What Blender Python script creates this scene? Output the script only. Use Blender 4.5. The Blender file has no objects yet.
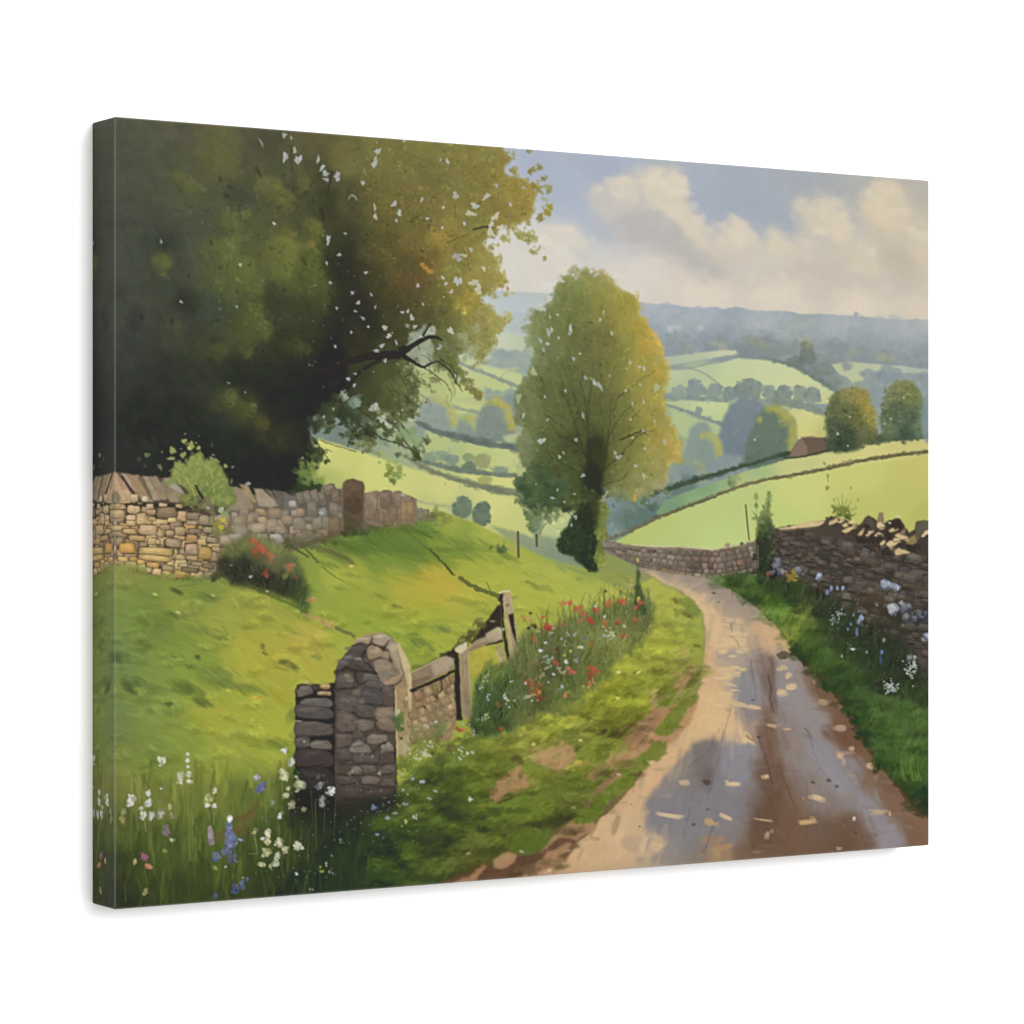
import numpy as np, math
# ---------------------------------------------------------------------------
# A small oil-painting engine (numpy): the picture printed on the canvas is
# brushed stroke by stroke onto a "sheet", then carried over to the canvas mesh
# as a colour attribute.
# ---------------------------------------------------------------------------
SC = 2.0                                  # sheet samples per sketch unit
OX, OY, SW, SH = 84.0, 104.0, 856, 824    # sheet origin and size in sketch units
NX, NY = int(SW * SC), int(SH * SC)
rng = np.random.default_rng(11)
IMG = np.zeros((NY, NX, 3), np.float32)
GX = (OX + (np.arange(NX) + .5) / SC).astype(np.float32)
GY = (OY + (np.arange(NY) + .5) / SC).astype(np.float32)
N1 = rng.random(4096).astype(np.float32)
N1s = np.convolve(np.r_[N1, N1[:2]], [.25, .5, .25], 'valid').astype(np.float32)

def upsample(g, h, w):
    gh, gw = g.shape[:2]
    def ax(n, m):
        t = np.linspace(0, m - 1.0001, n); i = t.astype(int); f = t - i
        return i, f.astype(np.float32)
    iy, fy = ax(h, gh); ix, fx = ax(w, gw)
    sh = (-1,) + (1,) * (g.ndim - 1)
    a = g[iy] * (1 - fy.reshape(sh)) + g[iy + 1] * fy.reshape(sh)
    sh2 = (1, -1) + (1,) * (g.ndim - 2)
    return (a[:, ix] * (1 - fx.reshape(sh2)) + a[:, ix + 1] * fx.reshape(sh2)).astype(np.float32)

def blur(a, r):
    """separable triple box blur, r in sketch units"""
    k = int(round(r * SC))
    if k < 1: return a
    for ax in (0, 1):
        for _ in range(2):
            pad = [(0, 0)] * a.ndim; pad[ax] = (k + 1, k)
            c = np.cumsum(np.pad(a, pad, mode='edge'), axis=ax, dtype=np.float64)
            n = a.shape[ax]
            hi = np.take(c, range(2 * k + 1, 2 * k + 1 + n), axis=ax); lo = np.take(c, range(0, n), axis=ax)
            a = ((hi - lo) / (2 * k + 1)).astype(np.float32)
    return a

def noise(size, seed=0, sx=1.0, sy=1.0, x0=0, y0=0, nx=NX, ny=NY):
    """value noise in -1..1, cell size in sketch units"""
    r = np.random.default_rng(1000 + seed)
    gh = max(3, int(ny / SC / (size * sy)) + 3); gw = max(3, int(nx / SC / (size * sx)) + 3)
    g = r.random((gh, gw)).astype(np.float32)
    n = upsample(g, ny, nx)
    return n * 2 - 1

def fbm(size, seed=0, octs=4, sx=1.0, sy=1.0):
    a = 0; s = 1.0; tot = 0
    for o in range(octs):
        a = a + noise(size / 2 ** o, seed * 17 + o, sx, sy) * s; tot += s; s *= .55
    return a / tot

FB = {k: fbm(s, i + 3) for i, (k, s) in enumerate([('xl', 90), ('l', 40), ('m', 18), ('s', 8), ('xs', 4)])}
WX, WY = fbm(14, 21, 4), fbm(14, 22, 4)
WXs, WYs = fbm(4, 23, 3), fbm(4, 24, 3)

def smooth(pts, n=6, closed=True):
    p = np.array(pts, float); m = len(p); out = []
    rngi = range(m if closed else m - 1)
    for i in rngi:
        if closed: a, b, c, d = p[i - 1], p[i], p[(i + 1) % m], p[(i + 2) % m]
        else: a, b, c, d = p[max(i - 1, 0)], p[i], p[i + 1], p[min(i + 2, m - 1)]
        for k in range(n):
            t = k / n
            out.append(.5 * ((2 * b) + (c - a) * t + (2 * a - 5 * b + 4 * c - d) * t * t + (3 * b - a - 3 * c + d) * t ** 3))
    if not closed: out.append(p[-1])
    return np.array(out)

def win(x0, y0, x1, y1):
    i0 = max(0, int((x0 - OX) * SC)); i1 = min(NX, int((x1 - OX) * SC) + 2)
    j0 = max(0, int((y0 - OY) * SC)); j1 = min(NY, int((y1 - OY) * SC) + 2)
    return i0, i1, j0, j1

def fillpoly(p, i0, i1, j0, j1):
    """anti-aliased even-odd scan fill of polygon p inside a window"""
    h, w = j1 - j0, i1 - i0
    acc = np.zeros((h, w + 1), np.float32)
    px = (p[:, 0] - OX) * SC - i0; py = (p[:, 1] - OY) * SC - j0
    qx, qy = np.roll(px, -1), np.roll(py, -1)
    sub = 2
    for s in range(sub):
        for j in range(h):
            y = j + (s + .5) / sub
            c = ((py <= y) & (qy > y)) | ((qy <= y) & (py > y))
            if not c.any(): continue
            xs = np.sort(px[c] + (y - py[c]) / (qy[c] - py[c]) * (qx[c] - px[c]))
            for a, b in zip(xs[::2], xs[1::2]):
                a = min(max(a, 0), w); b = min(max(b, 0), w)
                ia, ib = int(a), int(b)
                if ib <= ia: acc[j, ia] += (b - a); continue
                acc[j, ia] += 1 - (a - ia); acc[j, ia + 1:ib] += 1; acc[j, min(ib, w)] += b - ib
    return np.clip(acc[:, :w] / sub, 0, 1)

def region(pts, sm=True, warp=0.0, fine=0.0, feather=0.0, n=6):
    """full-sheet mask of an outline, its edge roughened by noise and feathered"""
    p = smooth(pts, n) if sm else np.array(pts, float)
    m = warp + fine + feather * 2 + 4
    i0, i1, j0, j1 = win(p[:, 0].min() - m, p[:, 1].min() - m, p[:, 0].max() + m, p[:, 1].max() + m)
    a = fillpoly(p, i0, i1, j0, j1)
    if warp or fine:
        h, w = a.shape
        yy, xx = np.mgrid[0:h, 0:w]
        dx = (WX[j0:j1, i0:i1] * warp + WXs[j0:j1, i0:i1] * fine) * SC
        dy = (WY[j0:j1, i0:i1] * warp + WYs[j0:j1, i0:i1] * fine) * SC
        a = a[np.clip(yy + dy, 0, h - 1).astype(int), np.clip(xx + dx, 0, w - 1).astype(int)]
    if feather: a = blur(a, feather)
    M = np.zeros((NY, NX), np.float32); M[j0:j1, i0:i1] = a
    return M

def field(pts, power=3.0, soft=10.0):
    """colour field over the sheet interpolated from (x, y, colour) notes"""
    k = 8
    h, w = NY // k + 2, NX // k + 2
    ys = OY + np.arange(h) * k / SC; xs = OX + np.arange(w) * k / SC
    X, Y = np.meshgrid(xs, ys)
    num = np.zeros((h, w, 3)); den = np.zeros((h, w))
    for q in pts:
        x, y, c = q[0], q[1], q[2]
        wt = ((X - x) ** 2 + (Y - y) ** 2 + soft ** 2) ** (-power / 2 - .5)
        num += wt[..., None] * np.array(c, float); den += wt
    g = (num / den[..., None]).astype(np.float32)
    ix = np.minimum(np.arange(NX) / k, w - 1.001); iy = np.minimum(np.arange(NY) / k, h - 1.001)
    ax = ix.astype(int); fx = (ix - ax).astype(np.float32)[None, :, None]
    ay = iy.astype(int); fy = (iy - ay).astype(np.float32)[:, None, None]
    a = g[ay] * (1 - fy) + g[ay + 1] * fy
    return a[:, ax] * (1 - fx) + a[:, ax + 1] * fx

def lay(mask, col, a=1.0):
    """glaze a colour or field through a mask"""
    ys = np.where(mask.any(1))[0]; xs = np.where(mask.any(0))[0]
    if not len(ys): return
    s = np.s_[ys[0]:ys[-1] + 1, xs[0]:xs[-1] + 1]
    c = col[s] if isinstance(col, np.ndarray) and col.ndim == 3 else np.array(col, np.float32)
    m = (mask[s] * a)[..., None]
    IMG[s] += (c - IMG[s]) * m

def at(x, y):
    i = min(max(int((x - OX) * SC), 0), NX - 1); j = min(max(int((y - OY) * SC), 0), NY - 1)
    return j, i

def stroke(x, y, L, Wd, ang, col, a=1.0, curv=0.0, bristle=.35, soft=.8, mask=None):
    R = L / 2 + Wd
    ca, sa = math.cos(ang), math.sin(ang)
    ex = abs(ca) * L / 2 + abs(sa) * Wd / 2 + 1.5 + abs(curv) * L * L / 4; ey = abs(sa) * L / 2 + abs(ca) * Wd / 2 + 1.5 + abs(curv) * L * L / 4
    i0, i1, j0, j1 = win(x - ex, y - ey, x + ex, y + ey)
    if i1 <= i0 or j1 <= j0: return
    dx = GX[i0:i1][None, :] - x; dy = GY[j0:j1][:, None] - y
    u = dx * ca + dy * sa; v = dy * ca - dx * sa
    if curv: v = v - curv * u * u
    t = np.abs(u) * (2 / L)
    w = Wd * .5 * (1 - .45 * t * t)
    m = np.clip((w - np.abs(v)) / soft + .5, 0, 1) * np.clip((1 - t) * 3.2, 0, 1)
    if bristle:
        k = int(rng.integers(0, 3000))
        m = m * (1 - bristle + bristle * N1s[(k + 300 + v * 2.2).astype(int) & 4095] * 1.6).clip(0, 1)
    if mask is not None: m = m * mask[j0:j1, i0:i1]
    s = IMG[j0:j1, i0:i1]
    s += (np.array(col, np.float32) - s) * (m * a)[..., None]

def line(pts, w0, w1, col, a=1.0, sm=True, jit=0.0, soft=.7):
    """tapering line (branch, fence wire, crack)"""
    p = smooth(pts, 6, False) if sm and len(pts) > 2 else np.array(pts, float)
    m = max(w0, w1) + 2
    i0, i1, j0, j1 = win(p[:, 0].min() - m, p[:, 1].min() - m, p[:, 0].max() + m, p[:, 1].max() + m)
    if i1 <= i0 or j1 <= j0: return
    X = GX[i0:i1][None, :]; Y = GY[j0:j1][:, None]
    if jit: X = X + WXs[j0:j1, i0:i1] * jit; Y = Y + WYs[j0:j1, i0:i1] * jit
    best = np.full((j1 - j0, i1 - i0), -9.0, np.float32)
    n = len(p) - 1
    for k in range(n):
        (ax, ay), (bx, by) = p[k], p[k + 1]
        dx, dy = bx - ax, by - ay; q = dx * dx + dy * dy + 1e-9
        t = np.clip(((X - ax) * dx + (Y - ay) * dy) / q, 0, 1)
        d = np.hypot(X - ax - t * dx, Y - ay - t * dy)
        w = (w0 + (w1 - w0) * (k + t) / n) / 2
        best = np.maximum(best, w - d)
    mk = np.clip(best / soft + .5, 0, 1)
    s = IMG[j0:j1, i0:i1]
    c = np.array(col, np.float32)
    s += (c - s) * (mk * a)[..., None]

def blob(x, y, rx, ry, col, a=1.0, ang=0.0, rough=.25, soft=1.0, mask=None):
    """soft-edged irregular dab"""
    r = max(rx, ry) * 1.4 + soft + 1
    i0, i1, j0, j1 = win(x - r, y - r, x + r, y + r)
    if i1 <= i0 or j1 <= j0: return
    dx = GX[i0:i1][None, :] - x; dy = GY[j0:j1][:, None] - y
    ca, sa = math.cos(ang), math.sin(ang)
    u = (dx * ca + dy * sa) / rx; v = (dy * ca - dx * sa) / ry
    th = np.arctan2(v, u); k = rng.random(4) * 6.28
    e = 1 + rough * (np.sin(2 * th + k[0]) * .4 + np.sin(3 * th + k[1]) * .35 + np.sin(5 * th + k[2]) * .3 + np.sin(8 * th + k[3]) * .15)
    d = (e - np.hypot(u, v)) * min(rx, ry)
    m = np.clip(d / soft + .5, 0, 1)
    if mask is not None: m = m * mask[j0:j1, i0:i1]
    s = IMG[j0:j1, i0:i1]
    s += (np.array(col, np.float32) - s) * (m * a)[..., None]

def hedge(pts, w0, w1, col, a=.9, bump=.5):
    """an uneven hedge line: tapering band with little crowns along it"""
    line(pts, w0 * .8, w1 * .8, col, a, jit=1.2, soft=1.2)
    p = smooth(pts, 8, False); n = len(p)
    for k in range(n):
        w = w0 + (w1 - w0) * k / n
        for _ in range(2):
            s = w * (.25 + .45 * rng.random())
            blob(p[k][0] + rng.normal(0, 2.2), p[k][1] - w * bump * (rng.random() - .3), s * 1.5, s, np.array(col) + rng.normal(0, 7), a * .55, 0, .3, 1.3)

def points_in(mask, n, thr=.5):
    out = []
    ys = np.where((mask > thr).any(1))[0]; xs = np.where((mask > thr).any(0))[0]
    if not len(ys): return np.zeros((0, 2))
    sub = mask[ys[0]:ys[-1] + 1, xs[0]:xs[-1] + 1]
    got = 0
    for _ in range(60):
        j = rng.integers(0, sub.shape[0], n * 2); i = rng.integers(0, sub.shape[1], n * 2)
        k = sub[j, i] > thr
        out.append(np.stack([OX + (xs[0] + i[k] + .5) / SC, OY + (ys[0] + j[k] + .5) / SC], 1)); got += k.sum()
        if got >= n: break
    return np.concatenate(out)[:n]

def brushwork(mask, n, L, Wd, ang, jit=8, a=.6, aj=.25, curv=0.0, hue=4, soft=.9, inside=True, src=None, bristle=.35, tint=None):
    """strokes that pick up the colour already under them, shifted a little"""
    src = IMG if src is None else src
    P = points_in(mask, n)
    base = blur(src, 1.2) if len(P) > 50 else src
    for x, y in P:
        j, i = at(x, y)
        c = base[j, i] + rng.normal(0, jit) * np.array([1, 1, .7]) + rng.normal(0, hue, 3)
        if tint is not None: c = c + (np.array(tint) - c) * rng.random() * .25
        an = ang(x, y) if callable(ang) else ang
        s = .6 + .8 * rng.random()
        stroke(x, y, L * s, Wd * (.6 + .8 * rng.random()), an + rng.normal(0, aj), c, a * (.5 + .5 * rng.random()), rng.normal(0, curv) if curv else 0, bristle, soft, mask if inside else None)

def smudge(mask, n, L, Wd, ang, off, a=.55, jit=4, soft=1.2, bristle=.55):
    """drag wet paint: each stroke carries the colour from a little further along or beside it"""
    src = IMG.copy()
    for x, y in points_in(mask, n):
        an = (ang(x, y) if callable(ang) else ang) + rng.normal(0, .14)
        k = rng.normal(0, off)
        j, i = at(x - math.sin(an) * k + math.cos(an) * rng.normal(0, off), y + math.cos(an) * k + math.sin(an) * rng.normal(0, off))
        s = .5 + rng.random()
        stroke(x, y, L * s, Wd * (.5 + rng.random()), an, src[j, i] + rng.normal(0, jit) + rng.normal(0, 1.5, 3), a * (.5 + .5 * rng.random()), 0, bristle, soft, mask)

def tufts(mask, n, size, an=-.6, dark=.72, bright=1.13, a=.5):
    """small mounds of grass: a dark underside and brighter blades above it"""
    for x, y in points_in(mask, n):
        c = IMG[at(x, y)].copy(); s = size * (.6 + .8 * rng.random())
        for _ in range(4): blob(x + rng.normal(0, s * .35), y + s * .28 + rng.normal(0, s * .1), s * .45, s * .2, c * dark + rng.normal(0, 4), a * .7, rng.normal(.1, .25), .45, 1.6)
        for _ in range(9):
            stroke(x + rng.normal(0, s * .38), y - s * .12 + rng.normal(0, s * .16), s * (.45 + .4 * rng.random()), s * (.12 + .14 * rng.random()), an + rng.normal(0, .5), c * (bright + rng.normal(0, .06)) + rng.normal(0, 3, 3), a, rng.normal(0, .01), .4, 1.1)

def leafage(mask, n, s0, s1, var=.16, a=.7, warm=0.0, cluster=0):
    """crisp little leaf dabs, in families, lighter or darker than what they lie on"""
    src = IMG.copy()
    for x, y in points_in(mask, n):
        c = src[at(x, y)]; f = 1 + rng.normal(0, var)
        for _ in range(1 + (int(rng.integers(0, cluster + 1)) if cluster else 0)):
            px, py = x + rng.normal(0, s1 * 1.1) * (cluster > 0), y + rng.normal(0, s1 * 1.1) * (cluster > 0)
            s = s0 + (s1 - s0) * rng.random()
            blob(px, py, s, s * (.45 + .35 * rng.random()), c * f + np.array((warm, warm, 0)) * max(f - 1, 0) * 40 + rng.normal(0, 2.5, 3), a * (.6 + .4 * rng.random()), rng.random() * 3.14, .4, .7)

def glaze(mask, sat=1.0, tint=None, k=0.0, gain=1.0):
    """shift the colour of a passage as a whole"""
    g = (IMG @ np.array([.3, .59, .11], np.float32))[..., None]
    c = (g + (IMG - g) * sat) * gain
    if tint is not None: c = c + (np.array(tint, np.float32) - c) * k
    IMG[:] = IMG + (c - IMG) * mask[..., None]

def clump(x, y, rx, ry, cols, n=40, size=3.0, ang=0.0, a=.7, light=(1, -1), spread=.55, soft=1.0, mask=None, elong=1.5):
    """a spray of leaf dabs, lighter towards the light"""
    ca, sa = math.cos(ang), math.sin(ang)
    lo = np.array(cols[0], float); hi = np.array(cols[-1], float)
    for _ in range(n):
        u, v = rng.normal(0, spread, 2)
        q = (u * light[0] + v * light[1]) * .45 + .5 + rng.normal(0, .18)
        c = lo + (hi - lo) * min(max(q, 0), 1) + rng.normal(0, 4, 3)
        dx, dy = u * rx, v * ry
        s = size * (.5 + rng.random())
        blob(x + dx * ca - dy * sa, y + dx * sa + dy * ca, s * elong * .6, s * .6, c, a * (.6 + .4 * rng.random()), rng.random() * 3.14, .35, soft, mask)

def stone(cx, cy, w, h, col, ang=0.0, shade=.16, lift=.12, jag=.16, a=1.0):
    """one painted stone: dark under-edge, body, a lit upper facet"""
    # an oblong with knocked-off, uneven corners
    cut = lambda: .10 + .22 * rng.random()
    q = []
    for sx_, sy_, first in ((1, -1, 0), (1, 1, 1), (-1, 1, 0), (-1, -1, 1)):
        a_, b_ = (sx_ * (1 - cut() * 1.4), sy_), (sx_, sy_ * (1 - cut() * 2.0))
        q += [a_, b_] if not first else [b_, a_]
    q = np.array(q) + rng.normal(0, jag * .35, (8, 2))
    x = q[:, 0] * w * .52; y = q[:, 1] * h * .52
    ca, sa = math.cos(ang), math.sin(ang)
    P = smooth(np.stack([cx + x * ca - y * sa, cy + x * sa + y * ca], 1), 2)
    def put(Q, c, al):
        i0, i1, j0, j1 = win(Q[:, 0].min() - 1, Q[:, 1].min() - 1, Q[:, 0].max() + 1, Q[:, 1].max() + 1)
        if i1 - i0 < 2 or j1 - j0 < 2: return
        m = fillpoly(Q, i0, i1, j0, j1)
        tex = 1 + .10 * FB['xs'][j0:j1, i0:i1] + .07 * FB['s'][j0:j1, i0:i1]
        s = IMG[j0:j1, i0:i1]
        s += (np.array(c, np.float32) * tex[..., None] - s) * (m * al)[..., None]
    c = np.array(col, float)
    put(P, c * (1 - shade), a)
    m0 = P.mean(0)
    put(m0 + (P - m0) * .82 + np.array([-.2, -.09 * h]), c, a * .9)
    put(m0 + (P - m0) * np.array([.62, .42]) + np.array([-.06 * w, -.2 * h]), c * (1 + lift) + 4, a * .6)

def wall(top, bot, rows, wavg, cols, gap, x0, x1, jag=.18, fillk=.9, var=12, sx=None):
    """courses of stones between two curves"""
    T = lambda x: np.interp(x, [p[0] for p in top], [p[1] for p in top])
    B = lambda x: np.interp(x, [p[0] for p in bot], [p[1] for p in bot])
    hs = np.array([.7 + .7 * rng.random() for _ in range(rows)]); ed = np.r_[0, np.cumsum(hs / hs.sum())]
    for r in range(rows):
        x = x0 - rng.random() * wavg
        while x < x1:
            k = sx(x) if sx else 1.0
            w = wavg * k * (.55 + .9 * rng.random())
            xm = x + w / 2
            t, b = T(xm), B(xm); H = b - t
            wob = .12 * FB['m'][at(xm, t + H * ed[r])] * 1.0
            ya = t + H * (ed[r] + wob * .3); yb = t + H * (ed[r + 1] + wob * .3)
            sl = math.atan2((T(xm + 6) + (B(xm + 6) - T(xm + 6)) * ed[r]) - (T(xm - 6) + (B(xm - 6) - T(xm - 6)) * ed[r]), 12)
            c = np.array(cols[int(rng.integers(len(cols)))] if not callable(cols) else cols(xm, (ya + yb) / 2), float) + rng.normal(0, var) + rng.normal(0, 3, 3)
            if H > 2: stone(xm, (ya + yb) / 2, w * fillk, (yb - ya) * fillk, c, sl + rng.normal(0, .04), jag=jag)
            x += w
# ------------------------------------------------------------------ SKY
def sky():
    F = field([(500,150,(170,181,200)),(545,160,(166,178,199)),(600,165,(164,176,196)),(570,210,(172,183,202)),(560,190,(166,179,200)),
        (680,170,(164,175,190)),(740,175,(160,171,186)),(740,205,(158,170,188)),(770,215,(160,171,187)),(800,180,(163,171,181)),(860,180,(172,174,172)),(925,185,(180,177,167)),
        (820,190,(165,171,178)),(700,190,(162,174,192)),(610,225,(172,182,198)),(580,245,(184,190,200)),(625,240,(184,189,197)),
        (520,230,(205,205,200)),(510,265,(214,210,200)),(560,265,(212,206,196)),(500,290,(206,207,200)),(640,270,(211,204,193)),(620,290,(216,207,193)),
        (700,275,(208,199,186)),(760,270,(203,195,183)),(820,275,(200,191,178)),(880,280,(202,192,177)),(700,300,(221,208,189)),(780,300,(218,205,186)),(860,305,(219,205,184)),
        (925,300,(214,200,180)),(925,270,(206,193,172)),(925,230,(196,187,168)),(450,200,(185,195,205)),(450,260,(205,207,203)),(300,160,(205,212,220)),(300,240,(210,214,214))], 3, 9)
    lay(np.ones((NY, NX), np.float32), F)
    def puff(pts, col, a=.8, fe=3.5, warp=5):
        lay(region(pts, True, warp, 1.2, fe), col, a)
    lit = lambda k: (219 - 3 * k, 206 - 4 * k, 183 - 8 * k)
    # bank on the left, behind the tall tree
    puff([(470,300),(490,262),(520,240),(540,228),(556,224),(572,226),(582,240),(605,246),(640,252),(640,300)], (212,207,197), .55, 5)
    puff([(536,240),(546,226),(560,222),(574,228),(584,242),(570,250),(550,250)], (216,209,196), .85, 4)
    # leaning cloud
    puff([(588,196),(600,184),(620,178),(640,172),(660,168),(680,174),(688,190),(690,206),(698,222),(712,238),(728,252),(738,268),(716,276),(690,268),(668,252),(640,246),(616,236),(600,222)], (196,190,182), .8, 5)
    puff([(620,214),(650,212),(680,222),(704,246),(728,268),(712,278),(690,270),(664,254),(636,244),(620,232)], (180,178,177), .8, 6)
    puff([(608,186),(616,178),(628,176),(640,182),(640,196),(630,204),(616,202)], (211,201,183), .85, 3.5)
    puff([(640,176),(652,169),(668,168),(680,172),(687,184),(684,198),(690,212),(699,222),(700,234),(690,234),(676,220),(662,208),(648,200),(642,188)], lit(0), .92, 3)
    puff([(664,206),(682,208),(698,222),(712,240),(726,250),(722,260),(704,252),(686,236)], (214,201,180), .85, 4)
    puff([(589,196),(598,186),(606,190),(606,204),(616,214),(604,216),(594,206)], (200,195,187), .7, 4)
    # small puffs
    puff([(715,240),(722,224),(732,217),(744,220),(752,232),(756,248),(748,260),(730,262),(718,256)], (206,195,178), .85, 4)
    puff([(724,228),(733,219),(744,223),(750,236),(746,248),(734,246)], lit(0), .85, 3)
    puff([(762,240),(770,229),(780,230),(788,244),(800,252),(806,264),(790,268),(770,258)], (205,195,178), .85, 4)
    puff([(767,238),(774,230),(781,234),(786,248),(776,254),(768,250)], lit(1), .8, 3)
    # right-hand towers
    puff([(792,205),(800,196),(812,202),(822,194),(832,198),(844,212),(851,230),(856,246),(872,250),(878,264),(884,282),(850,278),(820,272),(800,258),(794,236),(800,222)], (196,188,175), .85, 4)
    puff([(818,202),(824,194),(833,198),(844,212),(850,226),(849,242),(838,246),(826,236),(820,220)], lit(1), .92, 3)
    puff([(794,206),(800,199),(808,206),(818,220),(822,238),(814,240),(804,230)], (210,198,176), .8, 3.5)
    puff([(842,246),(856,242),(870,246),(878,260),(876,272),(862,274),(846,264)], (208,195,170), .85, 3.5)
    puff([(800,238),(812,244),(816,262),(808,272),(798,264),(790,250)], (208,197,178), .6, 4)
    puff([(856,212),(862,194),(872,182),(886,180),(900,186),(906,200),(906,218),(914,232),(934,236),(934,296),(914,294),(896,280),(880,262),(870,240)], (200,188,168), .9, 4)
    puff([(862,200),(870,186),(884,181),(898,186),(905,198),(904,214),(906,228),(896,234),(884,230),(872,222),(864,212)], lit(2), .92, 3)
    puff([(906,232),(918,226),(934,230),(934,262),(918,266),(908,250)], (208,195,168), .8, 4)
    puff([(880,248),(894,244),(906,256),(914,276),(904,284),(888,272)], (188,178,163), .7, 5)
    puff([(790,262),(830,268),(880,280),(930,290),(930,300),(860,292),(800,280)], (196,187,175), .6, 5)
    glaze(np.ones((NY, NX), np.float32), .93)
    IMG[..., 2] -= 3; IMG[..., 0] += 2
    # billows: lit heads with grey bellies
    for x, y, r in [(598,190,7),(611,183,7),(624,181,8),(640,176,8),(655,172,8),(670,173,8),(682,181,7),(685,194,6),(692,207,7),(700,219,7),(709,231,7),(720,243,7),(660,186,9),(674,192,8),(556,230,7),(568,231,6),(543,238,7),(582,246,7),(722,226,6),(734,220,6),(745,226,6),(752,238,6),(769,234,5),(779,236,5),(787,246,6),(799,204,6),(812,210,6),(824,199,6),(836,204,7),(845,216,6),(850,230,6),(856,246,7),(870,252,7),(866,194,7),(879,186,8),(893,187,7),(902,197,7),(904,212,7),(910,232,8),(922,236,8),(820,232,6),(806,244,6)]:
        blob(x, y, r * .9, r * .7, (222,209,184), .34, rng.normal(.2, .4), .35, 4)
        blob(x - r * .5, y + r * 1.1, r, r * .55, (192,187,180), .22, rng.normal(.3, .3), .35, 4.5)
        blob(x + r * .25, y - r * .2, r * .45, r * .35, (226,214,190), .3, 0, .35, 2.5)
    # scumbled cloud edges
    for _ in range(700):
        x, y = rng.uniform(500, 932), rng.uniform(165, 300)
        j, i = at(x, y); g = IMG[j, i]; warmth = g[0] - g[2]
        if warmth < 2 and rng.random() < .7: continue
        c = g + (rng.normal(3, 5) if warmth > 8 else rng.normal(1, 2)) * np.array([1.05, 1, .8])
        blob(x, y, 3 + 6 * rng.random(), 2 + 3.5 * rng.random(), c, .28, rng.normal(.5, .6), .45, 2.2)
    allm = region([(480,110),(940,110),(940,322),(480,300)], False)
    brushwork(allm, 900, 26, 9, lambda x, y: .25 + .5 * math.sin(x * .03 + y * .02), 1.8, .45, .5, .004, 1.0, 3, src=IMG, bristle=.2)

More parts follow.
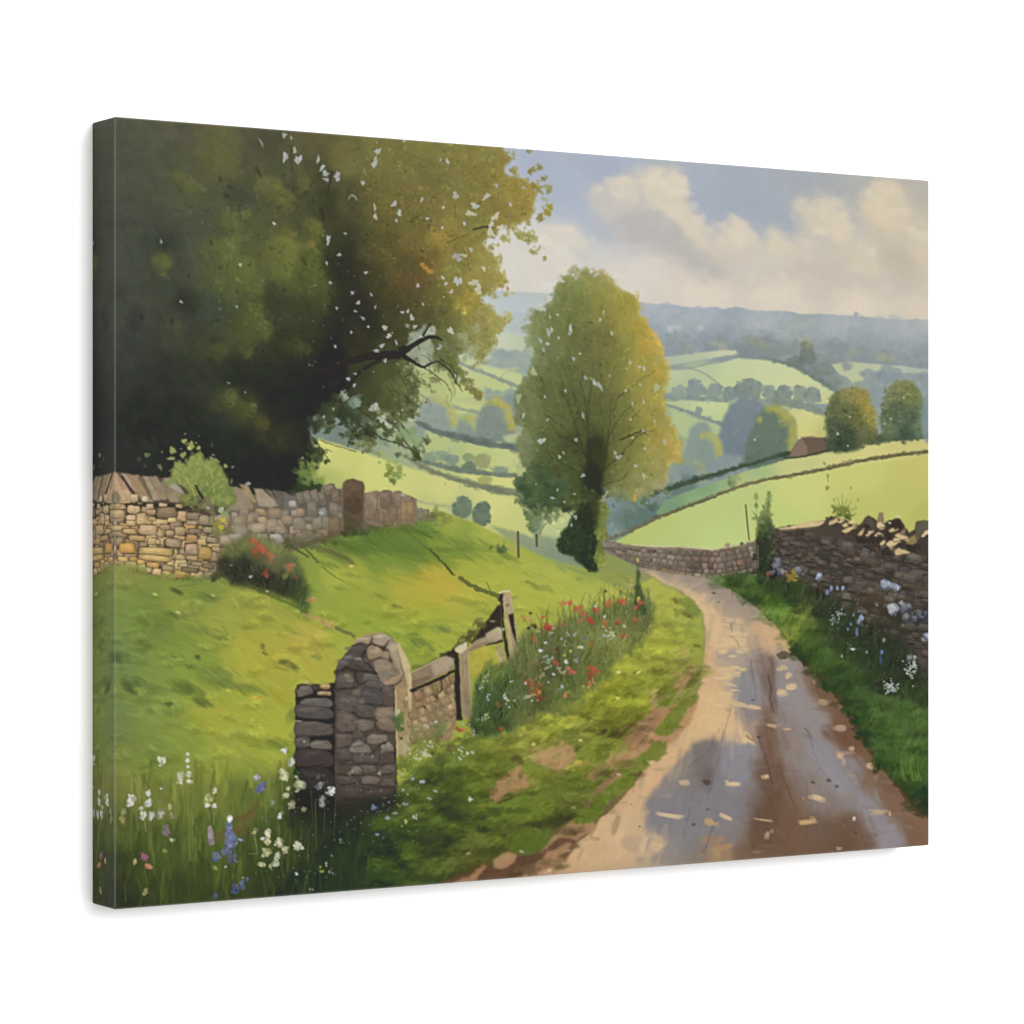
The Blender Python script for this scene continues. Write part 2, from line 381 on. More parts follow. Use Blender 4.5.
# ------------------------------------------------------------------ DISTANCE
def distance():
    hz = [(420,288),(500,291),(540,293),(600,298),(642,303),(655,304),(668,304),(684,307),(700,308),(716,307),(722,309),(735,307),(750,310),(765,311),(785,311),(800,314),(823,314),(838,315),(852,316),(853,312),(856,312),(857,316),(880,318),(900,320),(915,319),(930,321),(944,321)]
    F = field([(450,300,(188,198,198)),(505,300,(178,189,194)),(520,320,(180,192,190)),(505,335,(188,200,176)),(650,308,(168,178,190)),(700,315,(163,173,186)),(760,320,(165,173,181)),(840,325,(166,173,176)),(900,328,(170,175,174)),(928,325,(172,175,174)),
        (650,330,(150,162,176)),(700,330,(152,163,175)),(670,350,(128,143,152)),(720,345,(122,137,148)),(760,340,(140,152,160)),(800,335,(150,160,163)),(850,345,(132,145,150)),(900,350,(134,146,150)),(928,345,(140,150,152)),
        (760,355,(110,125,132)),(820,360,(112,126,126)),(880,362,(124,138,140)),(925,375,(132,148,148)),(860,380,(135,152,142)),(900,395,(140,156,155)),(925,410,(140,158,165)),
        (700,380,(172,190,130)),(680,400,(165,183,128)),(440,340,(168,182,158)),(480,345,(182,196,160)),(510,350,(160,176,165)),(440,370,(178,190,130)),(480,390,(180,190,118)),(510,380,(172,186,124)),
        (400,420,(150,165,130)),(340,430,(118,138,136)),(470,440,(160,175,110)),(500,470,(190,200,112)),(690,440,(150,170,125)),(640,520,(110,130,118)),(620,500,(115,138,140)),(560,540,(130,148,110))], 3, 8)
    M = region(hz + [(944,640),(300,640),(300,288)], False, 0, .6, .5)
    lay(M, F)
    # hazy woodland textures
    def wood(poly, n, cols, size, a=.5, sm=True):
        m = region(poly, sm, 4, 1.5, 1.2)
        for x, y in points_in(m, n):
            k = rng.random(); c = np.array(cols[0], float) * (1 - k) + np.array(cols[1], float) * k + rng.normal(0, 3)
            s = size * (.5 + rng.random())
            blob(x, y, s * 1.2, s * .75, c, a * (.4 + .5 * rng.random()), 0, .35, 1.9)
            if rng.random() < .3: blob(x + s * .3, y - s * .4, s * .6, s * .4, c + 10, a * .45, 0, .3, 2)
    wood([(640,306),(720,310),(800,316),(930,322),(930,334),(800,330),(640,322)], 120, ((158,170,184),(170,176,178)), 4, .5)
    wood([(640,322),(720,322),(800,328),(930,334),(930,350),(800,345),(700,342),(640,342)], 160, ((132,147,160),(156,166,172)), 4.5, .55)
    wood([(655,338),(700,336),(735,345),(735,352),(690,354),(664,356)], 60, ((112,130,140),(132,145,146)), 4.5, .6)
    wood([(735,340),(760,338),(800,342),(800,352),(770,360),(738,360)], 60, ((100,116,124),(120,133,138)), 4.5, .65)
    wood([(800,345),(850,342),(930,350),(930,366),(850,362),(810,366),(795,356)], 110, ((104,120,126),(136,148,152)), 4.5, .6)
    for x, y, r, c in [(720,346,5,(170,168,120)),(722,349,4,(182,178,120)),(712,344,4,(150,158,130)),(747,340,5,(140,140,105)),(755,342,6,(136,138,108)),(763,346,4,(140,145,112)),(805,342,4,(150,152,108)),(808,347,5,(140,145,105)),(853,354,5,(146,152,112)),(880,358,6,(158,158,112)),(890,360,5,(150,154,112)),(690,346,5,(146,156,130)),(684,350,6,(140,150,126)),(668,330,4,(186,190,190)),(676,328,3,(196,198,194)),(700,328,3,(190,188,182)),(912,362,5,(130,142,140)),(780,333,3,(178,182,180))]:
        clump(x, y, r, r * .6, (np.array(c) - 14, np.array(c) + 8), 10, 2.4, 0, .55, soft=1.4)
    wd = region([(645,312),(720,314),(800,320),(935,327),(935,366),(850,362),(800,362),(738,356),(664,356),(640,340)], False, 0, 2, 3)
    leafage(wd, 300, 1.6, 3.4, .045, .5, .05, 2)
    for q in [(700,330,16,1.4),(760,326,22,1.6),(840,333,26,1.6),(900,336,18,1.4),(880,348,20,1.8),(780,340,14,1.4),(680,340,10,1.2),(820,352,12,1.6),(915,352,14,1.6)]:
        stroke(q[0], q[1], q[2], q[3] * 1.6, .06, (176,186,172), .22, .0008, .4, 1.6)
    soft_ = blur(IMG, 1.3); lay(blur(wd, 2), soft_, .55); glaze(blur(wd, 2), 1.0, (172,184,178), .10)
    # ---- right-hand fields
    def fld(pts, notes, warp=.8, fe=.7, a=1):
        m = region(pts, False, 0, warp, fe); lay(m, field([(x, y, (c[0] + 4, c[1] + 3, c[2] + 8)) for x, y, c in notes], 3, 8), a); return m
    fld([(660,357),(690,354),(715,351),(735,350),(737,354),(700,360),(664,366)], [(670,360,(168,182,140)),(720,352,(198,200,148)),(700,357,(176,188,140))])
    fld([(690,369),(715,364),(738,358),(775,361),(800,371),(822,385),(843,397),(836,404),(800,404),(760,398),(724,394),(715,384),(702,376)], [(700,370,(176,194,132)),(735,365,(186,202,136)),(770,370,(192,205,136)),(800,385,(196,204,132)),(835,398,(192,198,124)),(740,385,(184,200,130)),(780,392,(196,206,136))])
    fld([(660,370),(690,370),(705,378),(722,392),(700,402),(660,402)], [(672,374,(180,195,140)),(690,385,(174,192,128)),(710,390,(178,195,130)),(680,398,(158,178,128))])
    line([(664,367),(690,368),(712,362),(737,355)], 2.0, 1.3, (138,152,132), .75, jit=.5)
    line([(688,368),(702,373),(714,381),(727,391)], 1.3, 2.0, (132,148,124), .8, jit=.5)
    fld([(665,402),(700,400),(728,401),(724,424),(700,418),(672,408)], [(675,404,(178,192,128)),(710,405,(192,205,136)),(720,418,(184,200,124))])
    fld([(668,410),(690,416),(722,426),(715,444),(690,440),(672,432)], [(675,420,(170,188,118)),(705,430,(164,186,124))])
    hedge([(664,405),(684,411),(700,417),(722,425)], 2.0, 3.6, (122,136,130), .9)
    blob(698,411,4,4,(124,138,134),.9)
    fld([(776,402),(800,407),(828,412),(830,436),(800,440),(780,430)], [(790,408,(190,196,120)),(810,415,(205,203,112)),(800,430,(205,200,104)),(825,430,(188,185,90))])
    # far right strips
    fld([(830,364),(850,362),(900,366),(930,370),(930,374),(880,372),(850,378),(838,374)], [(840,368,(178,190,132)),(880,368,(176,188,142)),(925,372,(165,178,150))])
    fld([(845,376),(866,372),(870,378),(852,384)], [(855,378,(186,192,128))])
    hedge([(772,360),(795,367),(812,376),(828,386),(846,397)], 3, 5, (98,116,108), .9)
    for x, y, rx, ry, c in [(796,362,9,6,(92,110,108)),(806,352,8,9,(96,110,100)),(806,360,9,6,(90,107,104)),(822,372,10,4,(104,120,112)),(835,382,7,4,(112,128,118)),(846,367,5,4,(130,142,132)),(868,375,9,5,(126,142,140)),(888,375,12,10,(124,140,146)),(872,386,10,9,(134,150,148)),(905,380,9,6,(134,150,150)),(924,378,7,5,(130,146,150)),(855,388,12,6,(138,154,140)),(905,395,20,9,(142,158,162)),(874,398,9,12,(128,145,146))]:
        blob(x, y, rx, ry, c, .75, 0, .25, 2.2); clump(x, y - ry * .3, rx, ry * .7, (np.array(c) - 8, np.array(c) + 16), 14, 2.6, 0, .5, soft=1.5)
    blob(808,345,3,4,(140,142,98),.6,0,.3,2)
    # hedge row with trees
    hedge([(664,397),(690,398),(725,401)], 6, 5, (126,142,134), .85)
    for x, y, rx, ry, c in [(679,392,8,6,(136,152,136)),(694,388,7.5,9,(120,137,138)),(712,391,10,7,(120,138,134)),(729,394,7,7,(112,130,130)),(748,388,14,9.5,(106,123,126)),(742,392,10,7,(110,126,126)),(768,393,6,7,(118,134,128)),(783,394,9,8,(104,122,124)),(799,394,7,8.5,(120,136,128)),(811,396,8,8.5,(112,128,124)),(790,403,24,4,(120,137,128))]:
        blob(x, y + ry * .15, rx, ry * .9, c, .85, 0, .3, 1.8)
        for _ in range(16):
            th = rng.uniform(2.6, 6.8); blob(x + math.cos(th) * rx * .85, y + math.sin(th) * ry * .85, 1.2 + 1.6 * rng.random(), 1 + 1.2 * rng.random(), np.array(c) + rng.normal(2, 6), .7, 0, .4, 1.1)
        clump(x + rx * .2, y - ry * .4, rx * .7, ry * .5, (np.array(c) - 4, np.array(c) + 18), 14, 2.4, 0, .45, soft=1.3)
    hedge([(775,402),(800,407),(825,414)], 6, 5, (116,133,122), .8)
    # blue trees in the hollow
    def dome(pts, body, rim=None, rimpts=None, n=50, fe=1.3, hl=14, warp=4):
        m = region(pts, True, warp, 2.4, fe); b = np.array(body, float)
        lay(m, body)
        xs = [p[0] for p in pts]; ys = [p[1] for p in pts]
        for x, y in points_in(m, n):
            t = (y - min(ys)) / (max(ys) - min(ys)); k = rng.random()
            blob(x, y, 4 * (.6 + k), 3 * (.6 + k), b + (hl * (.5 - t)) + rng.normal(0, 4), .4, 0, .3, 1.8, m)
        if rim is not None:
            # light catching the crown from the right
            for dx, dy, al in ((7, 4, .5), (4, 2.5, .55)):
                sh = np.roll(np.roll(m, int(dy * SC), 0), int(-dx * SC), 1)
                rm = np.clip(m - blur(sh, 1.6), 0, 1) * (GX > (min(xs) + max(xs)) / 2 - 10)[None, :] * (GY < min(ys) + (max(ys) - min(ys)) * .75)[:, None]
                lay(blur(rm, 1.0), np.array(rim, float)[None, None] * (1 + .07 * FB['s'][..., None]), al)
            leafage(m, n * 3, .9, 2.0, .07, .5)
            for (x, y, r) in rimpts: clump(x, y, r * .8, r * .8, (np.array(rim) - 30, np.array(rim) + 4), 9, 2.4, 0, .28, spread=.5, soft=1.8, mask=m)
    dome([(650,488),(655,470),(668,458),(690,452),(712,448),(730,455),(745,470),(725,478),(690,492),(660,505)], (126,146,142), n=30)
    dome([(682,478),(684,448),(690,430),(698,422),(708,424),(712,440),(714,478)], (128,146,138), n=24)
    dome([(716,470),(718,440),(722,420),(730,405),(742,399),(756,402),(764,414),(764,470)], (104,120,134), n=60)
    dome([(694,478),(694,448),(698,436),(706,431),(716,434),(721,444),(722,476)], (122,142,134), (186,180,74), [(700,436,4),(706,434,5),(714,437,5),(719,446,4),(720,455,3)], 24)
    dome([(706,480),(716,458),(730,455),(744,460),(744,480)], (124,142,142), n=20)
    dome([(666,494),(670,470),(678,462),(690,460),(702,464),(706,474),(704,484),(680,492)], (118,138,140), (150,160,112), [(684,463,5),(696,464,5),(703,472,3)], 24)
    dome([(743,468),(744,448),(750,430),(758,414),(768,406),(780,406),(789,416),(794,434),(793,450),(790,460),(765,470)], (84,106,92), (186,176,66), [(776,410,6),(784,418,6),(790,430,5),(781,424,6),(790,440,4),(768,410,5),(758,420,4)], 60)
    for x, y in [(734,434),(754,440),(705,425)]: line([(x,y),(x+4,y-5)], .8, .5, (180,185,190), .35)
    # ---- left-hand fields
    fld([(455,300),(530,296),(530,330),(470,330)], [(470,310,(192,202,198)),(520,305,(176,188,192)),(505,325,(180,192,182)),(470,328,(190,202,180))], 1, 3)
    wood([(470,318),(530,316),(530,330),(480,332)], 40, ((150,165,168),(186,198,188)), 5, .4)
    fld([(440,332),(480,330),(530,338),(530,352),(480,350),(440,352)], [(450,340,(190,202,168)),(500,338,(188,202,160)),(520,348,(176,192,150))], 1, 1.5)
    wood([(478,362),(490,354),(512,350),(532,355),(532,374),(500,372),(480,370)], 50, ((128,147,148),(146,163,154)), 5, .6)
    fld([(420,356),(450,352),(480,364),(520,374),(526,392),(480,386),(440,378)], [(440,360,(176,190,140)),(480,370,(188,200,122)),(515,380,(184,198,124))], .8, .8)
    fld([(400,362),(440,362),(474,370),(500,382),(520,392),(520,402),(470,396),(420,404),(400,400)], [(420,372,(172,186,118)),(450,382,(184,196,112)),(490,390,(180,194,112)),(410,395,(168,182,116))], .8, .8)
    hedge([(455,362),(475,370),(498,379),(528,392)], 2.5, 4, (122,140,130), .85)
    line([(501,376),(508,372),(518,371)], 1, 1, (150,166,134), .7)
    wood([(482,394),(492,388),(506,389),(520,396),(520,408),(496,404),(484,400)], 30, ((120,140,142),(138,155,146)), 4.5, .7)
    fld([(410,398),(440,398),(482,406),(482,414),(440,412),(410,412)], [(420,402,(172,186,118)),(470,407,(186,196,116))], .8, .8)
    hedge([(452,407),(468,411),(480,414)], 3, 3, (130,150,128), .7)
    dome([(416,440),(418,410),(424,400),(434,396),(446,399),(454,410),(454,436)], (132,148,142), (184,182,86), [(438,400,5),(446,404,5),(451,412,4),(452,422,3)], 40)
    dome([(500,440),(504,400),(514,396),(526,404),(526,440)], (116,134,138), n=20)
    dome([(454,440),(456,424),(462,417),(472,416),(478,422),(480,440)], (122,140,136), (186,186,92), [(462,418,3.5),(468,416.5,3.5),(474,418,3)], 20)
    dome([(476,442),(479,416),(486,404),(496,399),(506,404),(512,416),(514,432),(508,440)], (114,130,126), (188,176,66), [(494,402,5),(503,406,5),(509,416,4),(511,426,3.5),(488,404,4)], 40)
    fld([(425,428),(450,438),(480,444),(526,448),(526,476),(470,468),(425,452)], [(440,440,(170,186,112)),(480,450,(178,192,108)),(510,455,(186,196,116)),(450,455,(166,182,110)),(515,470,(190,200,112))], .8, .8)
    hedge([(418,423),(436,432),(456,437),(480,443),(520,449)], 3.5, 7, (84,100,100), .92)
    fld([(502,436),(520,432),(526,444),(505,442)], [(515,437,(180,192,120))], .8, .8, .8)
    for x, y, rx, ry, c in [(440,456,11,5,(120,140,124)),(452,460,7,5,(108,128,122)),(468,458,6,5,(120,144,96)),(482,461,8,8,(136,140,92)),(468,469,8,7,(84,104,84)),(500,470,9,3,(120,138,114)),(430,458,8,5,(120,140,116))]:
        blob(x, y, rx, ry, c, .85, 0, .15, 1.6); clump(x + 1, y - ry * .4, rx * .7, ry * .5, (np.array(c) - 8, np.array(c) + 22), 12, 2.4, 0, .5, soft=1.4)
    hedge([(420,461),(448,468),(470,473),(514,476)], 3.5, 6, (94,110,98), .9)
    fld([(425,468),(455,474),(490,484),(526,490),(526,478),(500,477),(460,473)], [(440,472,(188,194,104)),(480,478,(205,205,106)),(515,484,(206,206,110))], .6, .6)
    # sunlit slope behind the wall
    fld([(312,446),(320,437),(345,446),(375,456),(405,466),(430,474),(470,486),(526,502),(534,545),(500,535),(455,520),(420,508),(380,496),(330,486),(300,484)], [(325,445,(208,210,104)),(340,460,(198,200,98)),(380,470,(204,206,104)),(330,480,(170,180,84)),(400,485,(200,202,104)),(440,490,(202,204,106)),(490,505,(206,206,110)),(500,525,(196,198,102)),(430,505,(184,190,104)),(460,515,(170,180,110)),(525,530,(190,196,104))], .8, .8)
    hedge([(405,456),(425,468),(445,476),(478,486),(500,491),(520,494)], 3, 6.5, (104,114,88), .9)
    blob(484,480,7,4.5,(142,150,84),.8,0,.2,2)
    hedge([(412,500),(430,504),(452,508),(470,518)], 2, 4, (160,168,120), .7)
    for x, y, rx, ry, c in [(462,507,10,10.5,(86,108,90)),(482,514,9.5,12,(78,100,84))]:
        blob(x, y, rx * .92, ry * .95, c, .9, 0, .25, 2)
        for _ in range(26):
            th = rng.random() * 6.28; blob(x + math.cos(th) * rx * .85, y + math.sin(th) * ry * .88, 1.4 + 1.6 * rng.random(), 1.2 + 1.2 * rng.random(), np.array(c) + rng.normal(2, 7), .7, 0, .4, 1.1)
        clump(x + 2, y - 4, rx * .6, ry * .5, (np.array(c) - 6, np.array(c) + 20), 16, 2.8, 0, .5, light=(1,-.3), soft=1.6)
    for x, y in [(478,490),(460,487),(445,484)]: blob(x, y, 1.2, 2, (160,165,120), .5)
    fld([(488,524),(510,530),(540,540),(570,548),(575,562),(545,556),(515,545)], [(500,530,(138,152,92)),(530,545,(128,144,104)),(560,552,(120,138,106))], 1, 1.2)
    fld([(545,512),(575,500),(575,536),(552,538),(540,535)], [(560,520,(190,198,118)),(560,532,(176,190,112)),(570,530,(150,170,140))], 1, 1.5)
    lay(region([(380,285),(945,320),(945,470),(760,470),(640,520),(560,560),(430,520),(300,490),(300,430)], False, 0, 4, 10), field([(450,340,(206,208,186)),(500,450,(206,206,150)),(700,340,(178,184,188)),(900,340,(182,184,182)),(750,390,(206,206,160)),(700,440,(176,186,170)),(350,460,(206,204,130)),(900,400,(176,184,176))], 3, 10), .15)
    glaze(region([(380,292),(640,297),(945,321),(945,400),(640,372),(380,372)], False, 0, 4, 8), .9, (196,194,184), .03)
    # ---- right slope
    lay(region([(600,480),(660,486),(690,476),(690,530),(600,545)], True, 2, 1, 2), field([(610,500,(122,144,146)),(625,520,(104,126,116)),(640,510,(96,118,108)),(655,500,(104,124,118)),(612,535,(126,144,140)),(640,528,(92,114,98))], 3, 5))
    clump(655,503,7,9,((78,98,86),(100,120,104)), 26, 3, 0, .6)
    clump(632,515,10,9,((86,108,96),(112,134,122)), 26, 3.4, 0, .5)
    fld([(605,546),(640,527),(665,514),(700,500),(745,482),(790,470),(935,449),(935,566),(760,555),(690,552),(640,548)], [(620,540,(176,192,92)),(650,530,(180,192,98)),(700,510,(182,196,108)),(660,545,(178,196,106)),(740,500,(180,196,110)),(720,540,(184,202,112)),(800,490,(198,202,108)),(780,520,(186,200,104)),(860,475,(196,196,100)),(920,465,(192,188,92)),(900,500,(186,188,88)),(860,510,(184,188,90)),(925,520,(180,180,84))], .4, .5)
    fld([(655,512),(664,500),(690,490),(720,480),(745,471),(790,458),(830,449),(880,442),(935,437),(935,455),(860,464),(790,473),(740,487),(700,499),(660,516)], [(670,503,(116,150,104)),(700,490,(122,156,110)),(730,480,(138,168,112)),(755,470,(160,182,112)),(790,462,(190,194,116)),(850,452,(202,198,114)),(925,443,(196,190,106)),(700,499,(140,170,106)),(740,484,(176,186,112))], .4, .5)
    hedge([(648,494),(668,489),(690,482),(716,474),(744,466),(775,457),(790,453)], 5, 3, (66,82,62), .95)
    hedge([(608,540),(640,526),(664,515),(690,505),(712,497),(735,488),(765,480),(800,474),(830,468),(865,460),(900,455),(935,451)], 2.2, 3.6, (112,104,72), .95)
    line([(664,516),(690,506),(720,494)], 1.4, 1.2, (78,88,62), .7, jit=.8)
    for t in np.linspace(0, 1, 60):
        x = 760 + 170 * t; y = np.interp(x, [760,800,830,865,900,935], [481,474,468,460,455,451])
        blob(x, y + rng.normal(0, .5), 1.6, 1.1, np.array((104,98,66)) + rng.normal(0, 12), .6)
    clump(731,481,4.5,6.5,((104,126,80),(150,166,96)), 26, 2.4, 0, .7)
    clump(828,467,4,3,((84,84,54),(120,110,70)), 10, 1.6, 0, .7)
    # trees and barn on the ridge
    hedge([(868,441),(900,437),(935,436)], 8, 6, (78,90,64), .9)
    lay(region([(789,458),(790,450),(797,441),(801,437),(812,436.6),(829,438),(833,446),(832,451),(815,455)], False, 0, .4, .4), (106,90,74))
    lay(region([(790,457),(791,450),(797,442),(801,438.5),(806,447),(806,455)], False, 0, .4, .6), (138,116,98), .85)
    line([(800,437.3),(828,438.2)], .9, .9, (158,124,98), .6)
    line([(784,458),(800,457),(818,453),(836,447)], 2, 1.6, (66,70,46), .9, jit=.5)
    def lush(pts, notes, n, warp=4, leaf=2.6, gl=None):
        m = region(pts, True, warp, 1.6, 1.3); F = field(notes, 3, 4); lay(m, F)
        for x, y in points_in(m, n):
            j, i = at(x, y); blob(x, y, leaf * (.5 + rng.random()), leaf * .8 * (.5 + rng.random()), F[j, i] + rng.normal(0, 7), .55, rng.random() * 3, .35, 1.3, m)
        leafage(m, n * 3, .8, 1.8, .15, .65, .2)
        for x, y in smooth(pts, 5)[::2]:
            c = F[at(x, y)]; clump(x, y, 2.2, 2.2, (c - 10, c + 10), 4, 1.9, 0, .6, soft=.9)
        return m
    lush([(828,448),(826,424),(827,408),(834,396),(844,390),(856,389),(866,394),(870,404),(876,418),(876,434),(868,444),(850,450)], [(835,405,(98,106,68)),(832,430,(76,88,64)),(845,395,(132,130,76)),(858,395,(146,134,68)),(866,405,(152,138,62)),(850,412,(98,104,62)),(848,435,(68,80,58)),(860,425,(104,108,62)),(872,420,(150,142,70)),(868,438,(100,106,68)),(842,446,(62,76,58))], 130)
    lush([(886,436),(881,424),(882,410),(884,396),(890,387),(900,382),(910,385),(918,396),(924,410),(924,428),(918,438),(900,440)], [(890,395,(116,122,80)),(900,386,(132,130,78)),(912,395,(118,126,76)),(895,410,(86,100,72)),(910,420,(84,100,76)),(888,428,(100,114,80)),(905,434,(70,88,68)),(920,425,(110,128,100))], 110)
    lay(region([(922,398),(935,396),(935,440),(922,438)], True, 1, 1, 1), (128,146,146), .8)
    for x, y, r in [(849,417,.9),(837,434,1.3),(754,440,1),(847,446,.9),(903,398,.9),(890,419,1),(884,424,.9)]: blob(x, y, r, r, (205,208,190), .8)

# ------------------------------------------------------------------ MEADOW (left bank)
def meadow():
    lay(region([(80,505),(320,512),(345,508),(412,510),(420,530),(300,560),(80,600)], False, 0, 0, 1), (108,112,56))
    F = field([(100,565,(150,150,66)),(120,572,(134,138,66)),(200,590,(126,142,60)),(120,610,(118,138,64)),(160,620,(108,128,56)),(115,660,(112,132,72)),(115,720,(112,128,68)),(115,780,(126,132,60)),(115,830,(92,106,44)),(150,700,(128,146,66)),(150,760,(118,134,60)),
        (180,640,(122,142,56)),(180,608,(146,150,62)),(200,670,(134,152,56)),(220,620,(158,160,62)),(190,740,(134,150,58)),(230,690,(160,164,58)),(215,720,(172,170,56)),(250,705,(172,172,58)),(250,655,(182,174,58)),(270,640,(176,168,60)),(230,740,(160,164,58)),(270,730,(172,174,54)),(290,690,(170,166,56)),(180,780,(132,140,56)),(240,780,(134,146,52)),
        (300,660,(182,172,62)),(310,640,(190,168,66)),(260,620,(162,160,60)),(330,690,(174,172,60)),(310,560,(140,152,60)),(300,590,(128,150,56)),(330,600,(150,162,58)),(290,545,(128,140,66)),
        (345,550,(104,128,52)),(370,535,(84,112,48)),(400,540,(90,116,48)),(350,570,(172,172,60)),(335,575,(178,178,62)),(380,560,(116,142,52)),(410,560,(112,138,50)),(420,535,(98,124,50)),(440,545,(128,146,54)),(465,540,(118,140,54)),(450,525,(160,168,66)),(480,535,(172,178,66)),
        (370,590,(160,164,56)),(400,585,(184,172,58)),(430,578,(200,170,56)),(450,590,(196,172,58)),(420,600,(180,172,56)),(470,570,(168,172,60)),(500,570,(178,178,62)),(480,600,(180,176,62)),(490,615,(160,168,66)),(520,560,(176,180,66)),(520,590,(178,178,64)),(555,575,(182,184,72)),(550,600,(184,182,66)),(590,590,(180,182,74)),(620,600,(184,182,72)),(640,610,(184,178,60)),
        (360,620,(150,164,56)),(400,630,(146,162,54)),(430,625,(158,168,56)),(440,640,(168,174,56)),(410,660,(150,162,54)),(460,650,(160,166,56)),(330,640,(168,172,60)),(420,680,(140,150,56)),
        (560,620,(160,170,64)),(530,545,(160,168,70)),(560,560,(150,164,72)),(590,572,(150,166,74)),(505,545,(168,174,70))], 3, 10)
    m = region([(80,566),(113,562),(130,570),(170,577),(215,577),(250,560),(300,540),(345,531),(390,528),(416,522),(424,516),(436,511),(452,515),(470,521),(490,530),(510,541),(535,553),(560,563),(600,572),(625,572),(650,585),(660,612),(640,660),(560,720),(500,800),(420,900),(80,915)], False, 0, 1.0, .8)
    lay(m, F)
    lay(region([(588,546),(610,552),(632,564),(650,574),(652,590),(630,592),(600,580)], False, 0, 2, 1.5), (142,150,76), .95)
    dn = lambda x, y: .42 + .25 * math.sin(x * .02 + y * .013) + .15 * math.sin(y * .05)
    for j in range(2):
        brushwork(m, 1500, 24, 4.5, dn, 5, .5, .18, .003, 2.5, 1.6)
    brushwork(m, 1400, 13, 2.4, dn, 8, .45, .25, .004, 3, 1.0)
    glaze(m, 1.03, (134,158,60), .13)
    smudge(m, 1500, 26, 3.0, dn, 9, .5, 6)
    tufts(region([(114,580),(300,600),(520,590),(560,640),(480,720),(300,800),(114,790)], False, 0, 1, 6), 150, 13, .35, .84, 1.1, .38)
    # darker streaks and tussocks
    def D(x, y, L, w, c, an=.5, a=.75):
        an = .35 + .45 * an
        for k in range(7):
            stroke(x + rng.normal(0, L * .24), y + rng.normal(0, w * .25), L * (.6 + .6 * rng.random()), w * (.35 + .5 * rng.random()), an + rng.normal(0, .14), np.array(c) * .82 + IMG[at(x, y)] * .18 + rng.normal(0, 6), a * .42, rng.normal(0, .002), .45, 1.8)
        for k in range(3):
            stroke(x + rng.normal(0, L * .3), y + rng.normal(0, w * .4), L * .5, 1.2, an + rng.normal(0, .3), np.array(c) * .85, a * .4, 0, .3, .9)
    for q in [(175,592,14,6,(74,88,46),.1),(210,597,18,5,(92,108,50),.2),(173,614,16,4,(86,100,46),.4),(205,630,28,4,(92,110,50),.45),(222,638,14,3,(84,100,46),.55),(160,625,24,10,(108,126,52),.3),(116,656,20,9,(74,90,48),.1),(131,681,18,11,(76,92,48),.2),(128,690,18,5,(70,84,46),.4),(106,680,8,16,(70,86,48),1.4),(198,657,6,4,(66,82,44),.4),(215,675,34,12,(96,118,54),.5),(190,666,10,4,(86,104,50),.6),(225,685,30,8,(104,124,54),.3),(250,689,22,6,(88,108,48),.5),(187,688,26,16,(88,110,48),.6),(200,702,20,6,(72,92,48),.7),(168,704,8,4,(70,84,46),.3),(155,690,24,9,(104,118,56),.5),(262,646,4,4,(80,92,44),0),(264,653,5,4,(78,90,44),.4),(290,666,20,6,(80,86,40),.5),(282,662,8,4,(72,78,38),.4),(317,657,10,4,(110,128,50),.1),(285,630,20,7,(138,150,54),.4),(245,735,14,5,(118,132,52),.5),(272,745,30,12,(104,124,50),.2),(300,720,14,40,(96,116,46),1.5),
              (397,606,10,3,(96,112,42),.1),(367,623,7,2.5,(112,128,46),0),(440,627,18,7,(86,112,54),.3),(420,643,18,7,(90,112,58),.6),(430,650,10,4,(92,116,60),.8),(414,634,8,2.5,(104,124,54),.1),(380,596,16,4,(124,144,54),.5),(455,600,20,4,(140,150,56),.3),(470,603,22,5,(138,152,56),.3),(350,575,16,3,(118,138,50),.5),(330,565,20,3,(96,118,48),.5),(340,588,14,2.5,(108,130,50),.6),(310,590,14,3,(128,146,52),.4),
              (500,610,16,4,(140,152,64),.4),(540,588,22,3.5,(116,124,52),.35),(528,583,10,3,(120,128,54),.3),(578,580,4,8,(140,146,66),1.4),(548,612,20,5,(150,158,58),.3),(506,562,24,3,(140,154,60),.3),(535,575,20,3,(150,162,62),.3),(470,548,50,7,(98,124,46),.12),(500,556,30,6,(110,134,50),.15)]:
        D(*q)
    # cast shade beside the far wall, and the sheep track
    for q in [(360,545,60,10,(84,112,46),.15),(400,548,60,10,(88,116,48),.2),(330,555,40,6,(92,104,50),.35),(430,552,70,8,(100,126,48),.2),(420,532,40,6,(84,110,44),.1),(440,560,40,6,(122,144,50),.3)]: D(*q, a=.9)
    line([(318,549),(332,552),(345,558),(352,563)], 6, 3, (98,98,52), .55, jit=1.5, soft=2)
    line([(300,543),(308,552),(318,562)], 2.5, 2, (84,100,50), .8, jit=1.2)
    line([(322,567),(334,576),(344,582)], 2, 1, (112,132,48), .8, jit=1)
    line([(398,528),(412,536),(424,546),(438,558),(454,575)], 1.2, 2.0, (92,108,46), .75, jit=1.0)
    line([(430,550),(438,558),(452,574)], 2.6, 2.2, (70,80,44), .75, jit=1.6)
    line([(460,578),(472,586),(486,592),(498,596)], 4.5, 4, (84,92,46), .8, jit=2)
    line([(486,582),(490,590)], 1, 1, (84,92,46), .7)
    line([(306,614),(320,620),(332,627)], 2.4, 4.0, (176,142,88), .85, jit=1)
    line([(336,628),(346,632),(354,636)], 4, 3, (104,112,58), .85, jit=1.2)
    for x, y in [(332,622),(328,625),(318,619)]: blob(x, y, 3, 1.4, (196,160,104), .7, .4)
    for x, y, c in [(351,566,(226,204,92)),(155,594,(208,206,92)),(178,612,(196,204,110)),(228,690,(210,186,66)),(257,698,(212,160,52)),(254,697,(220,180,60)),(213,595,(170,176,100)),(313,598,(200,170,110)),(312,599,(196,150,110))]:
        blob(x, y, 2.2, 1.2, c, .9, .3)
